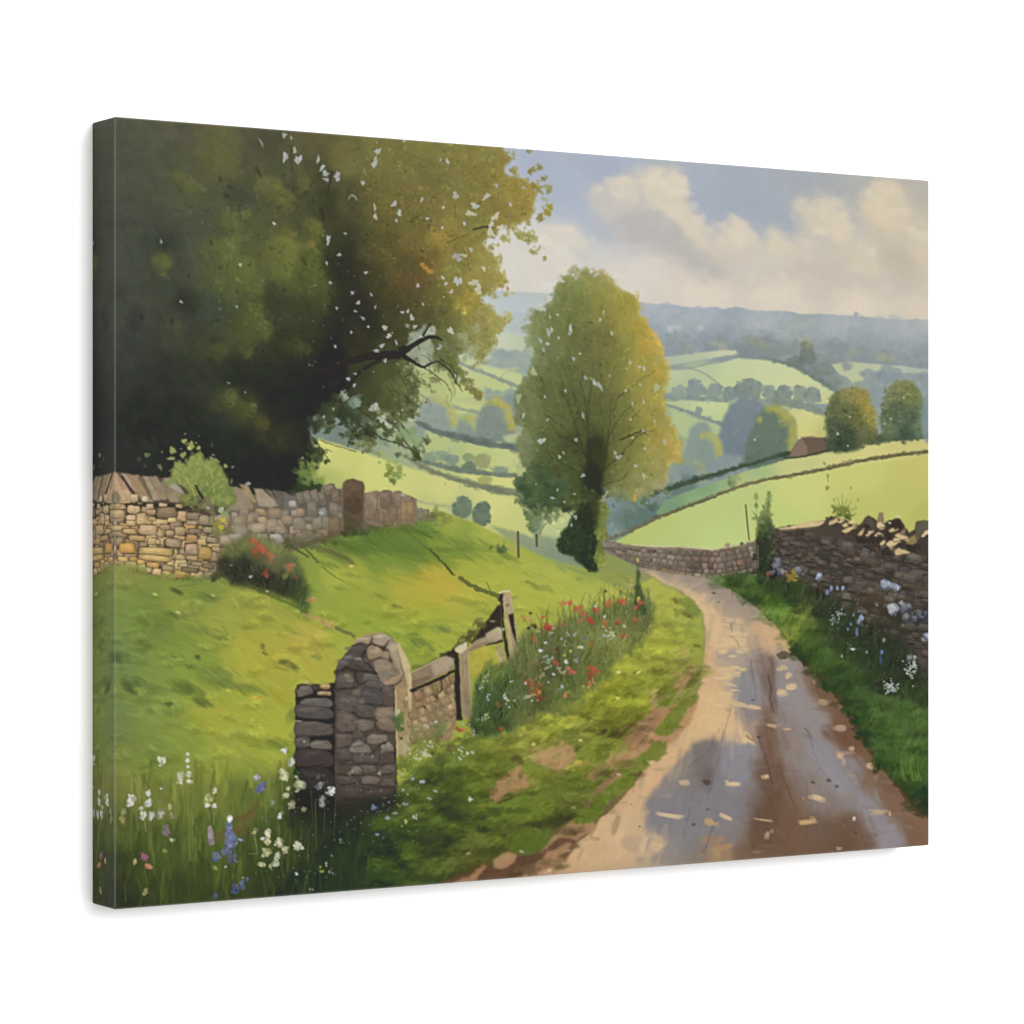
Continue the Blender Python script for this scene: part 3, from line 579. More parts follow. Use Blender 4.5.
    # fence posts on the bank
    line([(517.4,532),(518,557)], 2.2, 2.4, (98,84,56), .95); line([(536,535),(536.4,546)], 2.6, 2.2, (82,80,64), .9)
    line([(517,536),(500,531),(488,527)], .5, .5, (130,138,96), .5); line([(518,540),(536,546),(560,552)], .5, .5, (120,130,100), .5)
    clump(502,550,7,4,((70,88,54),(104,118,62)), 18, 2.4, .3, .7)
    line([(504,544),(503,540)], .6, .4, (90,100,60), .8)
    clump(440,515,10,4,((92,104,50),(140,148,66)), 18, 2.6, .4, .6)
# ------------------------------------------------------------------ BIG TREE
def bigtree():
    out = [(80,100),(480,100),(494,140),(500,150),(507,164),(512,176),(522,180),(530,188),(532,200),(530,214),(518,222),(504,230),(488,236),(482,244),(490,252),(497,268),(500,282),(492,292),(478,296),(486,306),(500,316),(506,324),(494,334),(488,346),(480,360),(468,352),(456,348),(446,356),(440,372),(430,362),(424,350),(412,366),(414,390),(412,410),(404,420),(392,404),(380,412),(372,420),(360,414),(350,402),(336,404),(318,412),(310,424),(308,436),(316,448),(322,460),(312,470),(320,482),(316,492),(300,496),(80,500)]
    F = field([(92,125,(78,80,62)),(130,125,(84,86,66)),(120,170,(76,80,66)),(125,220,(72,75,62)),(120,260,(70,74,62)),(120,310,(66,69,60)),(120,350,(58,61,56)),(125,400,(50,52,49)),(120,440,(43,45,45)),(118,465,(41,43,43)),(95,300,(52,56,50)),(95,430,(36,38,40)),  # left-hand colours include a grey glare haze, painted into the print
        (160,150,(82,84,64)),(180,130,(88,86,64)),(210,140,(98,94,60)),(230,160,(100,96,60)),(250,160,(78,76,58)),(270,140,(80,78,56)),(300,140,(92,88,56)),(290,180,(78,78,54)),(240,200,(76,78,60)),(180,190,(82,84,60)),(200,230,(74,78,62)),(160,240,(68,71,58)),(165,285,(66,70,56)),
        (225,235,(78,80,52)),(250,260,(82,88,50)),(270,215,(82,82,52)),(280,260,(104,108,52)),(230,280,(86,94,50)),(210,310,(60,66,54)),(180,330,(62,65,52)),(220,345,(62,66,44)),(250,330,(74,78,44)),(280,320,(52,54,42)),(265,300,(60,62,44)),(160,380,(48,50,46)),(160,440,(42,43,41)),(200,380,(50,52,44)),(230,370,(44,46,38)),(270,360,(40,40,36)),
        (310,180,(70,70,48)),(325,200,(62,62,44)),(310,260,(84,90,44)),(318,290,(72,78,40)),(330,260,(42,42,34)),(345,280,(40,40,32)),(340,310,(42,42,34)),(330,340,(42,42,32)),(300,330,(52,54,36)),(300,370,(40,40,34)),(310,310,(50,54,36)),
        (350,160,(108,102,54)),(345,200,(80,78,48)),(360,230,(64,64,40)),(345,240,(56,58,40)),(380,140,(120,112,56)),(400,160,(122,112,54)),(395,200,(116,106,48)),(375,220,(92,84,44)),(385,250,(90,80,40)),(400,270,(98,82,40)),(375,280,(62,58,34)),(390,310,(62,58,36)),(370,320,(44,43,34)),(410,300,(74,68,40)),
        (430,150,(126,118,56)),(450,170,(128,120,56)),(470,150,(134,124,58)),(430,200,(122,110,50)),(460,200,(132,120,56)),(420,240,(116,102,46)),(440,235,(146,128,52)),(430,260,(122,100,44)),(420,280,(98,80,42)),(450,265,(132,124,60)),(440,300,(110,102,46)),(430,320,(78,76,42)),(455,290,(140,126,54)),(465,300,(158,142,52)),(450,320,(112,108,52)),(470,320,(150,142,66)),(495,320,(172,160,80)),(480,340,(146,144,72)),(460,335,(140,140,76)),(445,345,(98,104,58)),(430,340,(84,86,50)),
        (490,150,(138,126,60)),(500,190,(152,134,54)),(520,195,(166,144,56)),(515,212,(162,140,58)),(485,190,(140,126,58)),(475,220,(138,128,60)),(490,265,(160,146,66)),(478,285,(150,138,64)),(488,280,(162,146,66)),
        (360,350,(46,44,36)),(390,340,(60,60,38)),(410,345,(66,68,42)),(385,370,(66,72,44)),(405,380,(84,90,54)),(400,400,(98,106,62)),(380,400,(78,86,50)),(355,380,(54,58,40)),(340,370,(38,37,32)),(330,395,(38,37,32)),(300,400,(38,38,33)),
        (270,400,(44,46,36)),(230,400,(64,68,42)),(245,410,(62,66,38)),(215,420,(46,50,44)),(240,440,(40,42,36)),(265,430,(52,52,36)),(280,445,(50,50,36)),(300,440,(46,48,34)),(250,470,(34,36,32)),(290,470,(30,33,30)),(200,460,(38,39,36)),(180,450,(39,40,38)),(315,470,(64,78,44)),(312,480,(52,66,38))], 3, 6)
    # the airy edge first: loose foliage thinning into the sky
    M = region(out, True, 7, 4, 1.2)
    F = F * (1 + .10 * FB['s'][..., None] + .06 * FB['m'][..., None])
    lay(M, F)
    brushwork(M, 1400, 14, 7, lambda x, y: rng.random() * 3.14, 4, .4, .6, .01, 2, 2.2)
    brushwork(M, 900, 20, 8, .95, 4, .4, .35, .006, 2, 3.0)
    # dark pockets
    for x, y, rx, ry in [(345,265,14,40),(335,330,18,40),(360,310,16,30),(300,345,30,25),(250,375,30,16),(330,205,9,30),(268,185,10,20),(240,195,12,14),(270,300,14,12),(300,190,6,12),(210,345,14,10),(280,395,40,24),(330,380,20,30),(160,420,50,40),(210,440,30,20),(270,465,50,18),(200,405,20,8),(165,245,14,8),(190,300,12,8),(135,320,8,10)]:
        c = F[at(x, y)] * .86
        clump(x, y, rx * .8, ry * .8, (c - 4, c + 4), int(18 + rx * ry / 22), 9, 0, .35, soft=4)
    def G(x, y, rx, ry, lo, hi, n=40, s=5, ang=0, a=.5):
        lo, hi = np.array(lo, float) * .95 + 2, np.array(hi, float) * .94 + 3
        clump(x - rx * .1, y - ry * .1, rx * .8, ry * .8, (lo, hi), n // 2, s * 1.5, ang, a * .55, soft=3.5)
        for _ in range(int(n * .9)):
            u_, v_ = rng.normal(0, .42, 2); q = min(max(.5 + .4 * (u_ - v_) + rng.normal(0, .2), 0), 1)
            stroke(x + u_ * rx, y + v_ * ry, s * (1.2 + 1.4 * rng.random()), s * (.4 + .5 * rng.random()), .95 + rng.normal(0, .45), lo + (hi - lo) * q + rng.normal(0, 3), a * .75, 0, .3, 1.5)
        # crisp leaf tips on the lit lower-right rim
        for _ in range(n // 4):
            th = rng.uniform(-1.2, 1.6); blob(x + math.cos(th) * rx * .72, y + math.sin(th) * ry * .72, 1.6 + rng.random(), 1 + rng.random(), lo * .4 + hi * .6 + rng.normal(0, 5), a, rng.random() * 3, .4, .8)
    # lit sprays of leaves
    G(220,140,22,12,(88,86,56),(112,106,60),50,7); G(215,160,20,14,(92,90,54),(114,108,58),40,7)
    G(187,186,14,9,(80,84,52),(112,112,54),40,5,.5); G(180,178,8,5,(90,92,54),(108,108,54),20,4)
    G(268,188,16,14,(88,86,50),(120,116,58),50,6); G(284,200,10,10,(92,92,48),(114,112,52),28,5); G(302,184,8,9,(88,88,48),(110,108,52),24,4)
    G(230,224,9,14,(84,86,48),(112,112,56),32,4.5,-.2); G(245,215,6,4,(110,110,52),(126,124,58),12,3)
    G(225,255,20,16,(84,92,48),(116,122,56),60,6,.4); G(245,272,14,16,(88,98,46),(118,124,54),50,5.5,.6); G(255,290,9,9,(82,90,44),(110,118,52),26,4.5); G(212,258,10,10,(76,82,52),(96,102,54),24,5)
    G(282,252,18,16,(98,102,46),(130,128,54),60,6); G(290,270,12,14,(100,108,46),(132,132,54),40,5,.7); G(300,282,10,12,(84,92,42),(108,114,48),30,5)
    G(314,232,9,14,(92,94,44),(118,116,52),34,4.5,-.3); G(311,244,4,4,(130,112,52),(166,140,62),12,2.6); G(292,234,6,3,(118,108,56),(150,132,70),10,2.6)
    G(162,266,8,12,(76,84,50),(108,116,52),30,4.5,.5); G(155,262,4,8,(88,96,50),(104,112,54),10,3.5)
    G(310,275,12,24,(66,76,36),(96,104,46),60,6); G(322,300,8,14,(56,64,34),(78,86,40),26,5)
    G(253,310,10,13,(76,84,42),(104,108,46),40,5,.6); G(262,330,12,12,(72,80,40),(98,104,46),36,5,.4); G(246,352,6,7,(70,78,38),(94,102,44),18,4); G(246,330,10,20,(66,72,40),(86,92,42),30,6)
    G(172,328,12,8,(60,66,50),(82,86,52),24,5); G(205,350,18,10,(56,60,42),(78,80,44),30,6); G(220,352,8,8,(64,68,42),(82,86,44),16,5)
    G(230,400,8,8,(82,88,44),(114,118,54),26,4); G(246,410,12,10,(66,70,38),(92,96,44),30,4.5,.6); G(218,404,16,8,(58,62,42),(74,78,44),24,5); G(262,424,10,6,(66,66,36),(96,88,40),20,4,.6); G(253,406,3,2,(110,112,56),(126,124,60),6,2.2)
    G(300,348,14,10,(54,58,36),(70,76,42),20,6)
    # orange and gold in the crown
    for x, y, rx, ry, lo, hi, n, s in [(395,180,34,22,(112,102,46),(132,122,56),70,8),(385,215,20,20,(100,88,40),(122,108,46),40,7),(420,215,24,16,(112,100,44),(134,120,52),50,7),(445,180,24,26,(118,108,50),(140,130,60),70,7),(480,170,18,24,(128,116,52),(152,138,62),60,6),(437,240,14,8,(146,124,46),(178,146,54),36,4.5),(443,256,8,12,(140,116,46),(166,136,56),26,4.5),(425,262,20,14,(98,82,40),(124,100,46),36,6),(410,285,16,14,(84,70,38),(106,84,42),30,6),(405,260,14,18,(84,74,38),(104,92,42),26,6),
            (520,198,12,14,(146,122,48),(178,150,56),60,4.5),(500,200,14,20,(136,120,50),(160,142,60),50,5),(514,215,12,6,(140,122,52),(168,146,62),26,4),(486,282,13,11,(146,132,56),(176,158,70),46,4.5),(492,270,8,10,(150,138,62),(174,160,74),24,4),(470,300,9,11,(150,132,46),(184,162,50),40,4.2),(462,308,8,6,(150,136,50),(190,166,50),20,3.6),(460,290,10,8,(130,116,50),(152,138,60),20,4.5),(478,318,12,8,(146,138,66),(168,158,78),26,4),(498,322,9,6,(160,150,72),(182,168,84),24,3.6),(484,342,7,9,(136,134,66),(158,152,74),22,4),(470,335,12,10,(138,138,72),(160,156,84),26,4.5),
            (455,325,10,10,(104,100,46),(132,124,58),26,5),(440,315,12,10,(84,78,40),(110,102,48),26,5)]:
        lo, hi = np.array(lo, float), np.array(hi, float); lo = lo * .9 + lo.mean() * .07; hi = hi * .9 + hi.mean() * .07
        clump(x, y, rx * .8, ry * .8, (lo, hi), n, s, 0, .42, soft=1.6)
    for x, y in [(425,268),(428,271),(422,265),(431,272)]: blob(x, y, 2.6, 2, (196,140,40), .85)
    for x, y in [(462,313),(464,313.5)]: blob(x, y, 2, 1.3, (206,184,60), .9)
    # leaf tufts at the fringe
    def fringe(x, y, r, n, c, s=2.4): clump(x, y, r, r, (np.array(c) - 16, np.array(c) + 12), n, s, 0, .8, soft=.8)
    for q in [(497,143,5,14,(150,136,72)),(506,158,6,16,(148,134,66)),(512,172,5,12,(150,136,66)),(523,184,5,14,(156,138,62)),(530,150,2.5,7,(140,140,80)),(520,134,1.5,3,(150,150,96)),(532,170,3,7,(138,134,66)),(540,167,3,6,(152,150,86)),(538,190,4,12,(150,136,62)),(548,189,4,9,(150,144,80)),(534,185,4,12,(150,134,58)),(543,178,2,4,(140,138,78)),(546,212,4,14,(156,140,48)),(541,218,4,10,(148,140,76)),(549,207,3,7,(160,148,52)),(545,200,3,4,(165,160,100)),(528,222,4,9,(158,146,76)),(525,235,7,20,(152,148,72)),(532,240,5,12,(146,144,72)),(519,236,6,12,(158,152,84)),(533,252,3,6,(156,152,84)),(544,258,2,5,(158,154,84)),(540,247,3,3,(170,166,110)),(512,226,5,10,(160,146,72)),(505,238,5,8,(170,160,90)),(492,246,6,10,(164,154,84)),(498,258,5,10,(168,156,80)),(501,276,5,12,(170,154,74)),(504,284,4,9,(166,152,74)),(494,293,5,10,(160,150,80)),(506,294,2,4,(170,164,80)),(512,294,1.2,2,(180,170,80)),(508,318,4,8,(178,166,90)),(502,330,4,8,(164,156,84)),(494,340,4,8,(156,152,82)),(486,354,4,8,(148,148,82)),(478,362,5,8,(146,150,90)),(470,350,5,8,(150,154,92)),(462,345,6,10,(140,148,92)),(455,352,6,10,(120,134,84)),(520,145,1.4,2,(150,150,90)),(512,155,1.5,2,(150,146,90)),(505,140,3,5,(150,140,80))]: fringe(*q)
    # holes in the crown: pale air between leaves
    for x, y, rx, ry in [(448,345,5,4),(463,338,6,5),(476,328,4,4),(470,352,8,7)]: blob(x, y, rx, ry, (176,188,160), .45, 0, .4, 2.5)
    lay(region([(404,352),(410,341),(420,336),(430,340),(434,352),(434,366),(428,364),(420,366),(412,364)], True, 1.5, .8, 1), (158,168,142), .95)
    lay(region([(408,341),(412,332),(420,330),(424,324),(425,332),(418,340)], True, 1, .8, .8), (156,170,150), .92)
    lay(region([(422,338),(428,328),(434,327),(434,335),(428,340)], True, 1, .6, .7), (184,192,174), .92)
    lay(region([(402,368),(414,366),(426,370),(438,362),(450,376),(456,396),(446,400),(428,392),(414,384)], True, 2, 1, 1.4), field([(408,372,(172,182,116)),(430,376,(178,188,120)),(450,390,(180,190,116)),(420,384,(166,178,112))]), .9)
    lay(region([(430,398),(452,400),(470,392),(474,404),(452,418),(436,410)], True, 3, 1, 2), (176,186,114), .0)
    # lower right foliage mass in front of the valley
    mm = region([(350,360),(380,362),(398,372),(410,384),(414,398),(410,412),(402,420),(390,416),(378,412),(364,408),(350,398)], True, 4, 2, 2.5)
    lay(mm, field([(360,370,(54,58,38)),(385,375,(72,78,44)),(405,385,(88,94,56)),(395,405,(92,96,56)),(410,400,(104,112,72)),(370,395,(62,68,42)),(380,412,(84,92,54))], 3, 4), .9)
    clump(396,395,12,16,((74,80,44),(104,108,58)), 60, 5, 0, .5, soft=2)
    clump(412,398,6,12,((110,120,78),(132,142,96)), 24, 3, 0, .4, soft=2)
    clump(448,362,10,14,((84,92,50),(112,118,64)), 60, 4, .2, .55, soft=1.6); clump(456,345,9,8,((92,98,54),(126,130,72)), 34, 4, 0, .5, soft=1.6); clump(438,352,5,14,((88,96,58),(110,116,68)), 24, 3.4, 0, .5, soft=1.5)
    # drooping branch at right
    for t in np.linspace(0, 1, 46):
        x = 446 + 34 * t + rng.normal(0, 1.5); y = 358 + 36 * t + 6 * t * t + rng.normal(0, 3.2 - 1.6 * t)
        blob(x, y, 3.4 * (1.1 - t * .5), 2.2, np.array((96,98,50)) + 26 * t + rng.normal(0, 10, 3), .6, .8, .4, 1)
    for x, y in [(472,392),(476,394),(478,391),(468,388),(462,384),(480,395)]: fringe(x, y, 2.5, 6, (132,128,64), 2)
    # hanging twigs over the valley gap
    for pts, w in [([(338,400),(350,416),(362,428),(378,440)],2.6),([(350,398),(362,412),(376,422),(392,436)],2.2),([(368,404),(384,418),(398,430),(408,446),(419,456)],2),([(400,424),(412,440),(420,462)],1.4),([(392,416),(404,428),(416,444)],1.2),([(362,430),(366,440),(370,448)],1.2),([(340,410),(346,424),(356,440)],2)]:
        line(pts, w * 1.3, .7, (58,64,42), .9, jit=1.4)
    for q in [(350,418,10,26,(74,86,52)),(362,432,10,26,(70,82,48)),(345,405,10,20,(62,72,44)),(378,420,9,24,(72,82,46)),(390,434,9,22,(84,94,56)),(366,446,8,18,(112,120,70)),(372,440,6,10,(96,108,60)),(404,440,6,12,(96,106,62)),(418,456,5,14,(72,80,46)),(414,450,4,8,(84,94,54)),(356,446,5,8,(128,138,84)),(426,440,4,6,(92,100,62)),(394,468,6,8,(140,150,72)),(396,476,8,14,(128,142,66)),(392,480,5,8,(110,126,58)),(388,464,4,5,(150,160,80)),(398,455,2,3,(90,100,60)),(380,455,4,5,(150,158,90)),(420,445,3,4,(100,110,66))]: fringe(q[0], q[1], q[2], q[3], q[4], 2.8)
    for x, y, rx, ry, c in [(343,396,5,5,(150,160,142)),(354,402,6,7,(118,140,122)),(357,403,4,4,(140,156,142)),(374,408,5,4,(176,186,168)),(383,419,4.5,4.5,(186,194,178)),(388,424,5,3,(176,184,166)),(352,425,5,5,(128,150,130)),(334,410,4,4,(96,122,104)),(345,397,4,2.5,(152,174,130)),(410,420,3.4,1.6,(196,200,180)),(330,418,4,3,(88,112,96)),(372,425,6,5,(120,142,112)),(382,440,8,5,(132,152,118)),(366,420,3,3,(112,136,112)),(408,434,10,6,(128,154,102)),(415,440,8,5,(138,164,106))]: blob(x, y, rx, ry, c, .8, rng.random(), .4, 1.2)
    lay(region([(311,434),(316,426),(326,423),(338,425),(350,432),(355,442),(352,448),(340,444),(328,442),(318,438)], True, 1.5, .8, .8), field([(318,430,(124,140,128)),(340,436,(114,130,122)),(350,444,(132,142,118))]), .95)
    fringe(330,422,4,8,(52,60,40)); fringe(352,430,5,14,(60,70,42)); fringe(345,422,4,10,(56,66,42))
    for pts, w in [([(366,424),(380,438),(392,442),(404,446),(416,454)],2.2),([(320,440),(336,446),(356,452)],.8)]: line(pts, w, .8, (64,72,46), .85, jit=1.2)
    brushwork(region([(114,117),(330,135),(330,330),(250,420),(114,450)], True, 0, 2, 10), 700, 11, 4, .95, 5, .4, .4, .008, 2, 1.8)
    for q in [(332,404,14,12),(345,412,14,10),(326,414,9,8),(357,420,12,9),(318,424,6,8),(370,430,9,7)]: clump(q[0], q[1], q[2] * .8, q[3] * .8, ((44,50,36),(72,82,50)), 30, 4, .6, .5, soft=1.4)
    for q in [(330,428,6,10),(345,436,7,10),(352,440,5,8),(325,430,4,6)]: fringe(q[0], q[1], q[2], q[3], (74,86,56), 2.4)
    glaze(M * np.clip((320 - GX) / 60, 0, 1)[None, :], 1.0, (72,82,58), .14)
    glaze(region([(200,170),(325,170),(328,340),(250,360),(200,300)], True, 0, 2, 10), 1.0, (96,108,50), .16)
    for k in range(46):
        th = -1.0 + 2.5 * k / 45; x, y = 382 + 32 * math.cos(th) + rng.normal(0, 3), 390 + 30 * math.sin(th) + rng.normal(0, 3)
        clump(x, y, 3.4, 3.4, ((66,74,44),(112,118,70)), 7, 2.2, 0, .7, soft=.9)
        if rng.random() < .5: blob(x + rng.normal(0, 4), y + rng.normal(0, 4), 1.6, 1.3, (158,172,128), .75, 0, .5)
    for a_ in range(16):
        x, y = rng.uniform(384, 412), rng.uniform(372, 412); line([(x, y), (x + 5, y + 6), (x + 9 + rng.normal(0, 2), y + 15 + rng.normal(0, 3))], 1, .4, (60,64,42), .7, jit=.8)
        clump(x + 9, y + 15, 2.6, 2.6, ((74,82,48),(116,122,72)), 6, 1.9, 0, .7, soft=.8)
    for a_ in range(22):
        x, y = rng.uniform(404, 452), rng.uniform(352, 398); L = 6 + 8 * rng.random(); th = rng.uniform(.2, 1.3)
        line([(x, y), (x + L * .5 * math.cos(th), y + L * .5 * math.sin(th)), (x + L * math.cos(th + .3), y + L * math.sin(th + .3))], .8, .4, (74,72,50), .6, jit=.6)
        if rng.random() < .6: clump(x + L * math.cos(th), y + L * math.sin(th), 2, 2, ((92,98,56),(130,132,78)), 4, 1.6, 0, .65, soft=.8)
    gm = region([(330,120),(560,130),(560,280),(500,340),(470,400),(380,420),(330,330)], False, 0, 2, 16) * np.clip(M * 1.2, 0, 1)
    glaze(gm, .96, (108,112,50), .13)
    leafage(M * (GX > 114)[None, :], 1000, 1.0, 2.4, .12, .42, .1, 2)
    leafage(region([(380,120),(550,140),(545,260),(500,340),(460,370),(400,330),(360,240)], True, 0, 3, 4) * (M > .6), 1200, 1.0, 2.2, .14, .55, .25, 2)
    leafage(region([(200,180),(320,190),(325,320),(240,360),(200,290)], True, 0, 3, 4), 380, 1.1, 2.6, .16, .5, .15, 2)
    # boughs
    B = (46,42,34)
    line([(320,372),(348,362),(372,356),(395,355),(404,350)], 7, 9, B, .95, jit=1.0)
    line([(398,356),(412,346),(424,339),(434,337),(441,340)], 7, 2, B, .95, jit=.8)
    line([(420,341),(426,330),(431,323)], 2.6, 1, B, .9, jit=.5)
    line([(402,356),(412,362),(422,367),(430,364),(438,361)], 4, 1.2, B, .9, jit=.8)
    line([(400,352),(410,360),(424,368)], 4, 1.6, B, .7, jit=.8)
    line([(424,368),(436,376),(446,384),(449,391)], 1.1, .7, (74,72,50), .85, jit=1.2)
    line([(438,362),(444,366),(452,374),(456,384)], 1.8, 1.6, (58,54,40), .85, jit=1.2)
    line([(440,360),(452,368),(458,384),(462,392)], 2.2, .8, (62,58,42), .6, jit=1.4)
    line([(417,343),(419,350)], 1, .6, B, .8); line([(416,358),(419,364)], 1, .6, B, .6); line([(434,370),(435,372)], 1.6, 1.2, (96,100,66), .9); line([(447,396),(446,402),(450,408)], .7, .4, (110,116,70), .7)
    line([(416,371),(420,375),(424,374)], .9, .5, (96,98,64), .7, jit=.8); line([(380,360),(360,372),(345,392)], 5, 2, (40,38,32), .7, jit=1.5)
    line([(473,230),(480,228),(486,227),(493,227)], 2.4, 1.6, (76,64,42), .95, jit=.7)
    line([(487,228),(491,234),(494,239)], 1.6, .7, (88,72,44), .9, jit=.5); line([(489,235),(494,233)], .9, .6, (110,92,56), .8)
    line([(446,243),(454,240),(464,236),(470,236)], 1.6, .8, (96,84,42), .6, jit=.8); line([(454,208),(455,218)], 1.4, 1, (100,84,60), .7, jit=.5); line([(473,214),(478,216)], .8, .5, (110,96,60), .8)
    line([(291,147),(291,160),(292,172)], 2, 1.2, (66,62,46), .7, jit=.6); line([(332,172),(330,182),(327,196)], 2.6, 1.4, (54,52,40), .8, jit=.8); line([(328,176),(329,168)], 1, .6, (54,52,40), .8)
    # crevices
    for x, y, L, an in [(258,172,14,1.0),(220,180,8,1.2),(230,188,8,.5),(211,243,8,1.3),(142,318,10,1.2),(172,322,9,1.3),(100,320,12,1.2),(304,262,12,1.1),(226,196,8,.6),(322,215,16,1.4)]: stroke(x, y, L, 3.4, an, F[at(x, y)] * .68, .55, 0, .2, 1.6)
    # sparkles of sky
    sky = lambda: np.array((196,198,200)) + rng.normal(0, 8) + rng.normal(0, 3, 3)
    for q in [(285,157.5,4,6.5,.5),(298,160,5,6,.2),(294.5,151,2.6,4,0),(291,138.5,1.8,2.6,0),(284,136,2.5,5,.2,(170,178,160)),(261,143,1.6,5.5,-.5,(150,156,146)),(318,160,2.4,5,0),(322,168,2.6,4.6,.6),(325,174,4,4.6,.5),(326,180,4,2.6,0),(337,177,4.6,6.2,.2),(300,160,1.6,4,.2),(339,162,1.6,1.8,.6),(374,165,3.4,5.5,.3),(377.5,152,3.6,5,.3),(375,161,3,5,.4),(376.5,143,1,1.2,0),(404,141,2,3,0,(176,182,180)),(362.5,183.5,2.4,4.2,-.2),(349,198,1,4,.5,(150,152,132)),(355,198,1.2,4,-.6,(170,170,150)),(352,196,3,1.2,0,(160,160,140)),(374.5,208,2.2,5,0,(176,176,160)),(375,217,3,4,.2,(196,190,174)),(394,204.5,4.4,3.6,-.3),(399,213.5,3,4.6,-.3,(190,204,214)),(396,221,2.6,2,.5),(421.5,200,2.2,3.4,.2),(447,162,2.4,3.6,-.2),(440,160.5,1.2,2,.4),(436.5,176,1.6,1.8,0),(443,208,1.8,2.2,0,(206,208,206)),(427,219,2.4,2.2,0),(442,228,1.5,2.4,0),(455,196,3,4.6,.4,(180,178,160)),(474.5,206.5,4,3.6,-.4),(470,214,5,3.4,.1,(200,190,160)),(486,197,4.4,2.6,-.6,(190,192,180)),(496,186,1.8,2.2,0),(510,205,1.8,2.2,0),(523,188,1.6,2,0),(464,224,1.6,2.4,.4),(495,217,2.6,6,.5,(206,200,178)),(491,225,3.4,3,0,(204,200,184)),(500,227.5,3.6,2.6,0,(206,202,180)),(490,233,5,4,.3,(206,200,178)),(457,257.5,4.4,5,-.5),(470.5,250,2.6,2,.2),(464,256,3.4,2,.2,(190,186,160)),(483.5,269,2.2,3,.1,(200,196,170)),(457.5,281.5,4.2,5.4,.2),(442.5,278,2.4,3,-.3),(445.5,284,2.4,2.8,0),(451,292,1.8,2.6,.3),(474,283,5.4,4,.2,(196,192,170)),(478,290,4,5,.2,(200,196,170)),(443.5,297,1.4,1.2,0),(328,240,3.2,6,.25),(326.5,263.5,1.4,3,0),(305.5,238,1,1.2,0),(339,255,2.8,2.6,.2),(353,200.5,0,0,0),(345,234,1.6,2.4,-.7,(176,174,160)),(350,222,.9,1,0),(327,215.5,2,1.6,0,(150,150,136)),(365.5,273,2.4,2.4,0),(417.5,286,3,2.4,.2),(422.5,304.5,1.4,2.2,0),(352,293,3,1.8,.6),(349,296,1.6,1.8,0),(358,303,2.8,2.6,-.4),(355,311.5,2.2,1.8,0),(371,295,1.6,2.4,-.4),(375,307.5,1.4,2.6,.1),(332,305,1.6,1.8,0),(336.5,308.5,2.4,1.6,.6),(330,283,2,2.2,0),(362.5,318.5,4,1.4,.45),(368,327,2.2,1.6,-.2),(351,332.5,2.2,1.8,.1),(384.5,328,3.4,4,.7,(206,196,182)),(388.5,336,3.6,3.6,.2,(208,196,186)),(392,333,1,1.2,0),(402,312.5,2.6,2.2,-.3),(407.5,311.5,2.2,2.6,.3),(411.5,318,3.4,4,-.5,(200,200,186)),(407,326,4,2.4,.3,(150,156,134)),(414.5,327,2.4,3.4,.6),(381.5,346,3.4,2.8,-.7,(190,194,200)),(376,351,5,2,.1,(190,190,182)),(396,343,1.6,3.4,-.3,(190,192,214)),(450,331,4.4,2.8,.3,(200,204,188)),(440,346.5,3,2.6,.1),(438,349,2.4,1.6,0,(180,186,180)),(455,376,1.2,2,0),(421,337,2.4,1.6,.2,(206,206,190)),(335,347,2.2,1.6,.8),(328,358,1.2,.9,.2),(341,352,1.4,1,0),(366,365.5,2,1.6,.2),(385,361,2,3,-.2),(386,358,1.6,1.2,0),(373,372,.9,.9,0),(348,379,3,2.4,-.6,(198,202,222)),(355,374,2.2,1.8,0),(354,385.5,2,2.4,.2,(196,202,214)),(309,365,.9,.8,0),(323,387,2.4,.7,0,(110,112,108)),(333,409,2,1.6,.1),(323.5,417,2,2.2,0),(376,406,3,4,.3,(184,190,176)),(383,418,3.4,4.4,-.6,(190,194,180)),(386,423,4,2.4,.7,(188,192,176)),
              (161,242,1.6,2.8,0,(176,180,170)),(181,302,1.8,2.6,-.5),(236.5,307,2.2,1.6,.2,(170,180,184)),(240,265,2.6,1.8,.2,(200,196,184)),(269,301.5,1.8,1.8,0),(274,224,2.4,2.4,-.5,(206,206,196)),(209,335,1.2,1,0,(150,152,144)),(228.5,383,2.6,1.1,.1,(150,160,160)),(245,392.5,2,1.4,.3,(134,140,140)),(203,424,2,1.6,-.2,(140,150,140)),(242.5,427,1.8,1.2,.2,(126,132,126)),(297.5,427,1.8,1.6,.2,(170,168,156)),(309,365,1.6,1,.2,(120,122,118)),(302.5,458,2.4,1.4,.6,(150,160,150)),(306,454,1.6,1,.4,(160,168,156)),(286,464,1.2,1,0,(100,108,100)),(327,341,1,1,0),(335,346,1.6,1.2,.4),(324,325,1,1,0),(385,280,1,1,0,(110,106,84)),(346,398,3,2,.2,(140,160,130))]:
        if q[2] < .5: continue
        c = np.array(q[5], float) if len(q) > 5 else sky() - 12
        if max(q[2], q[3]) < 2.1 and rng.random() < .45: continue
        k_ = .64 if q[0] < 450 else .84
        blob(q[0], q[1], q[2] * k_, q[3] * k_, c, .85, q[4], .6, .9)
        if q[2] > 2.5: blob(q[0] + .6, q[1] + .9, q[2] * .4, q[3] * .35, c * .7 + IMG[at(q[0] + 5, q[1] + 3)] * .3, .6, q[4], .4, .8)
    for _ in range(26):
        x, y = rng.uniform(300, 400), rng.uniform(240, 380); blob(x, y, .7, .7, (150,150,140), .5)
    # pale bank of leaves at lower right of the mass
    clump(306,472,9,12,((92,116,56),(152,166,76)), 40, 3.4, 0, .6, soft=1.6); clump(316,478,10,5,((110,130,62),(160,172,84)), 26, 3, .3, .6, soft=1.5)
    for x, y, r in [(316,442,4),(322,452,3),(327,462,3),(312,456,5)]: fringe(x, y, r, 9, (72,84,44))
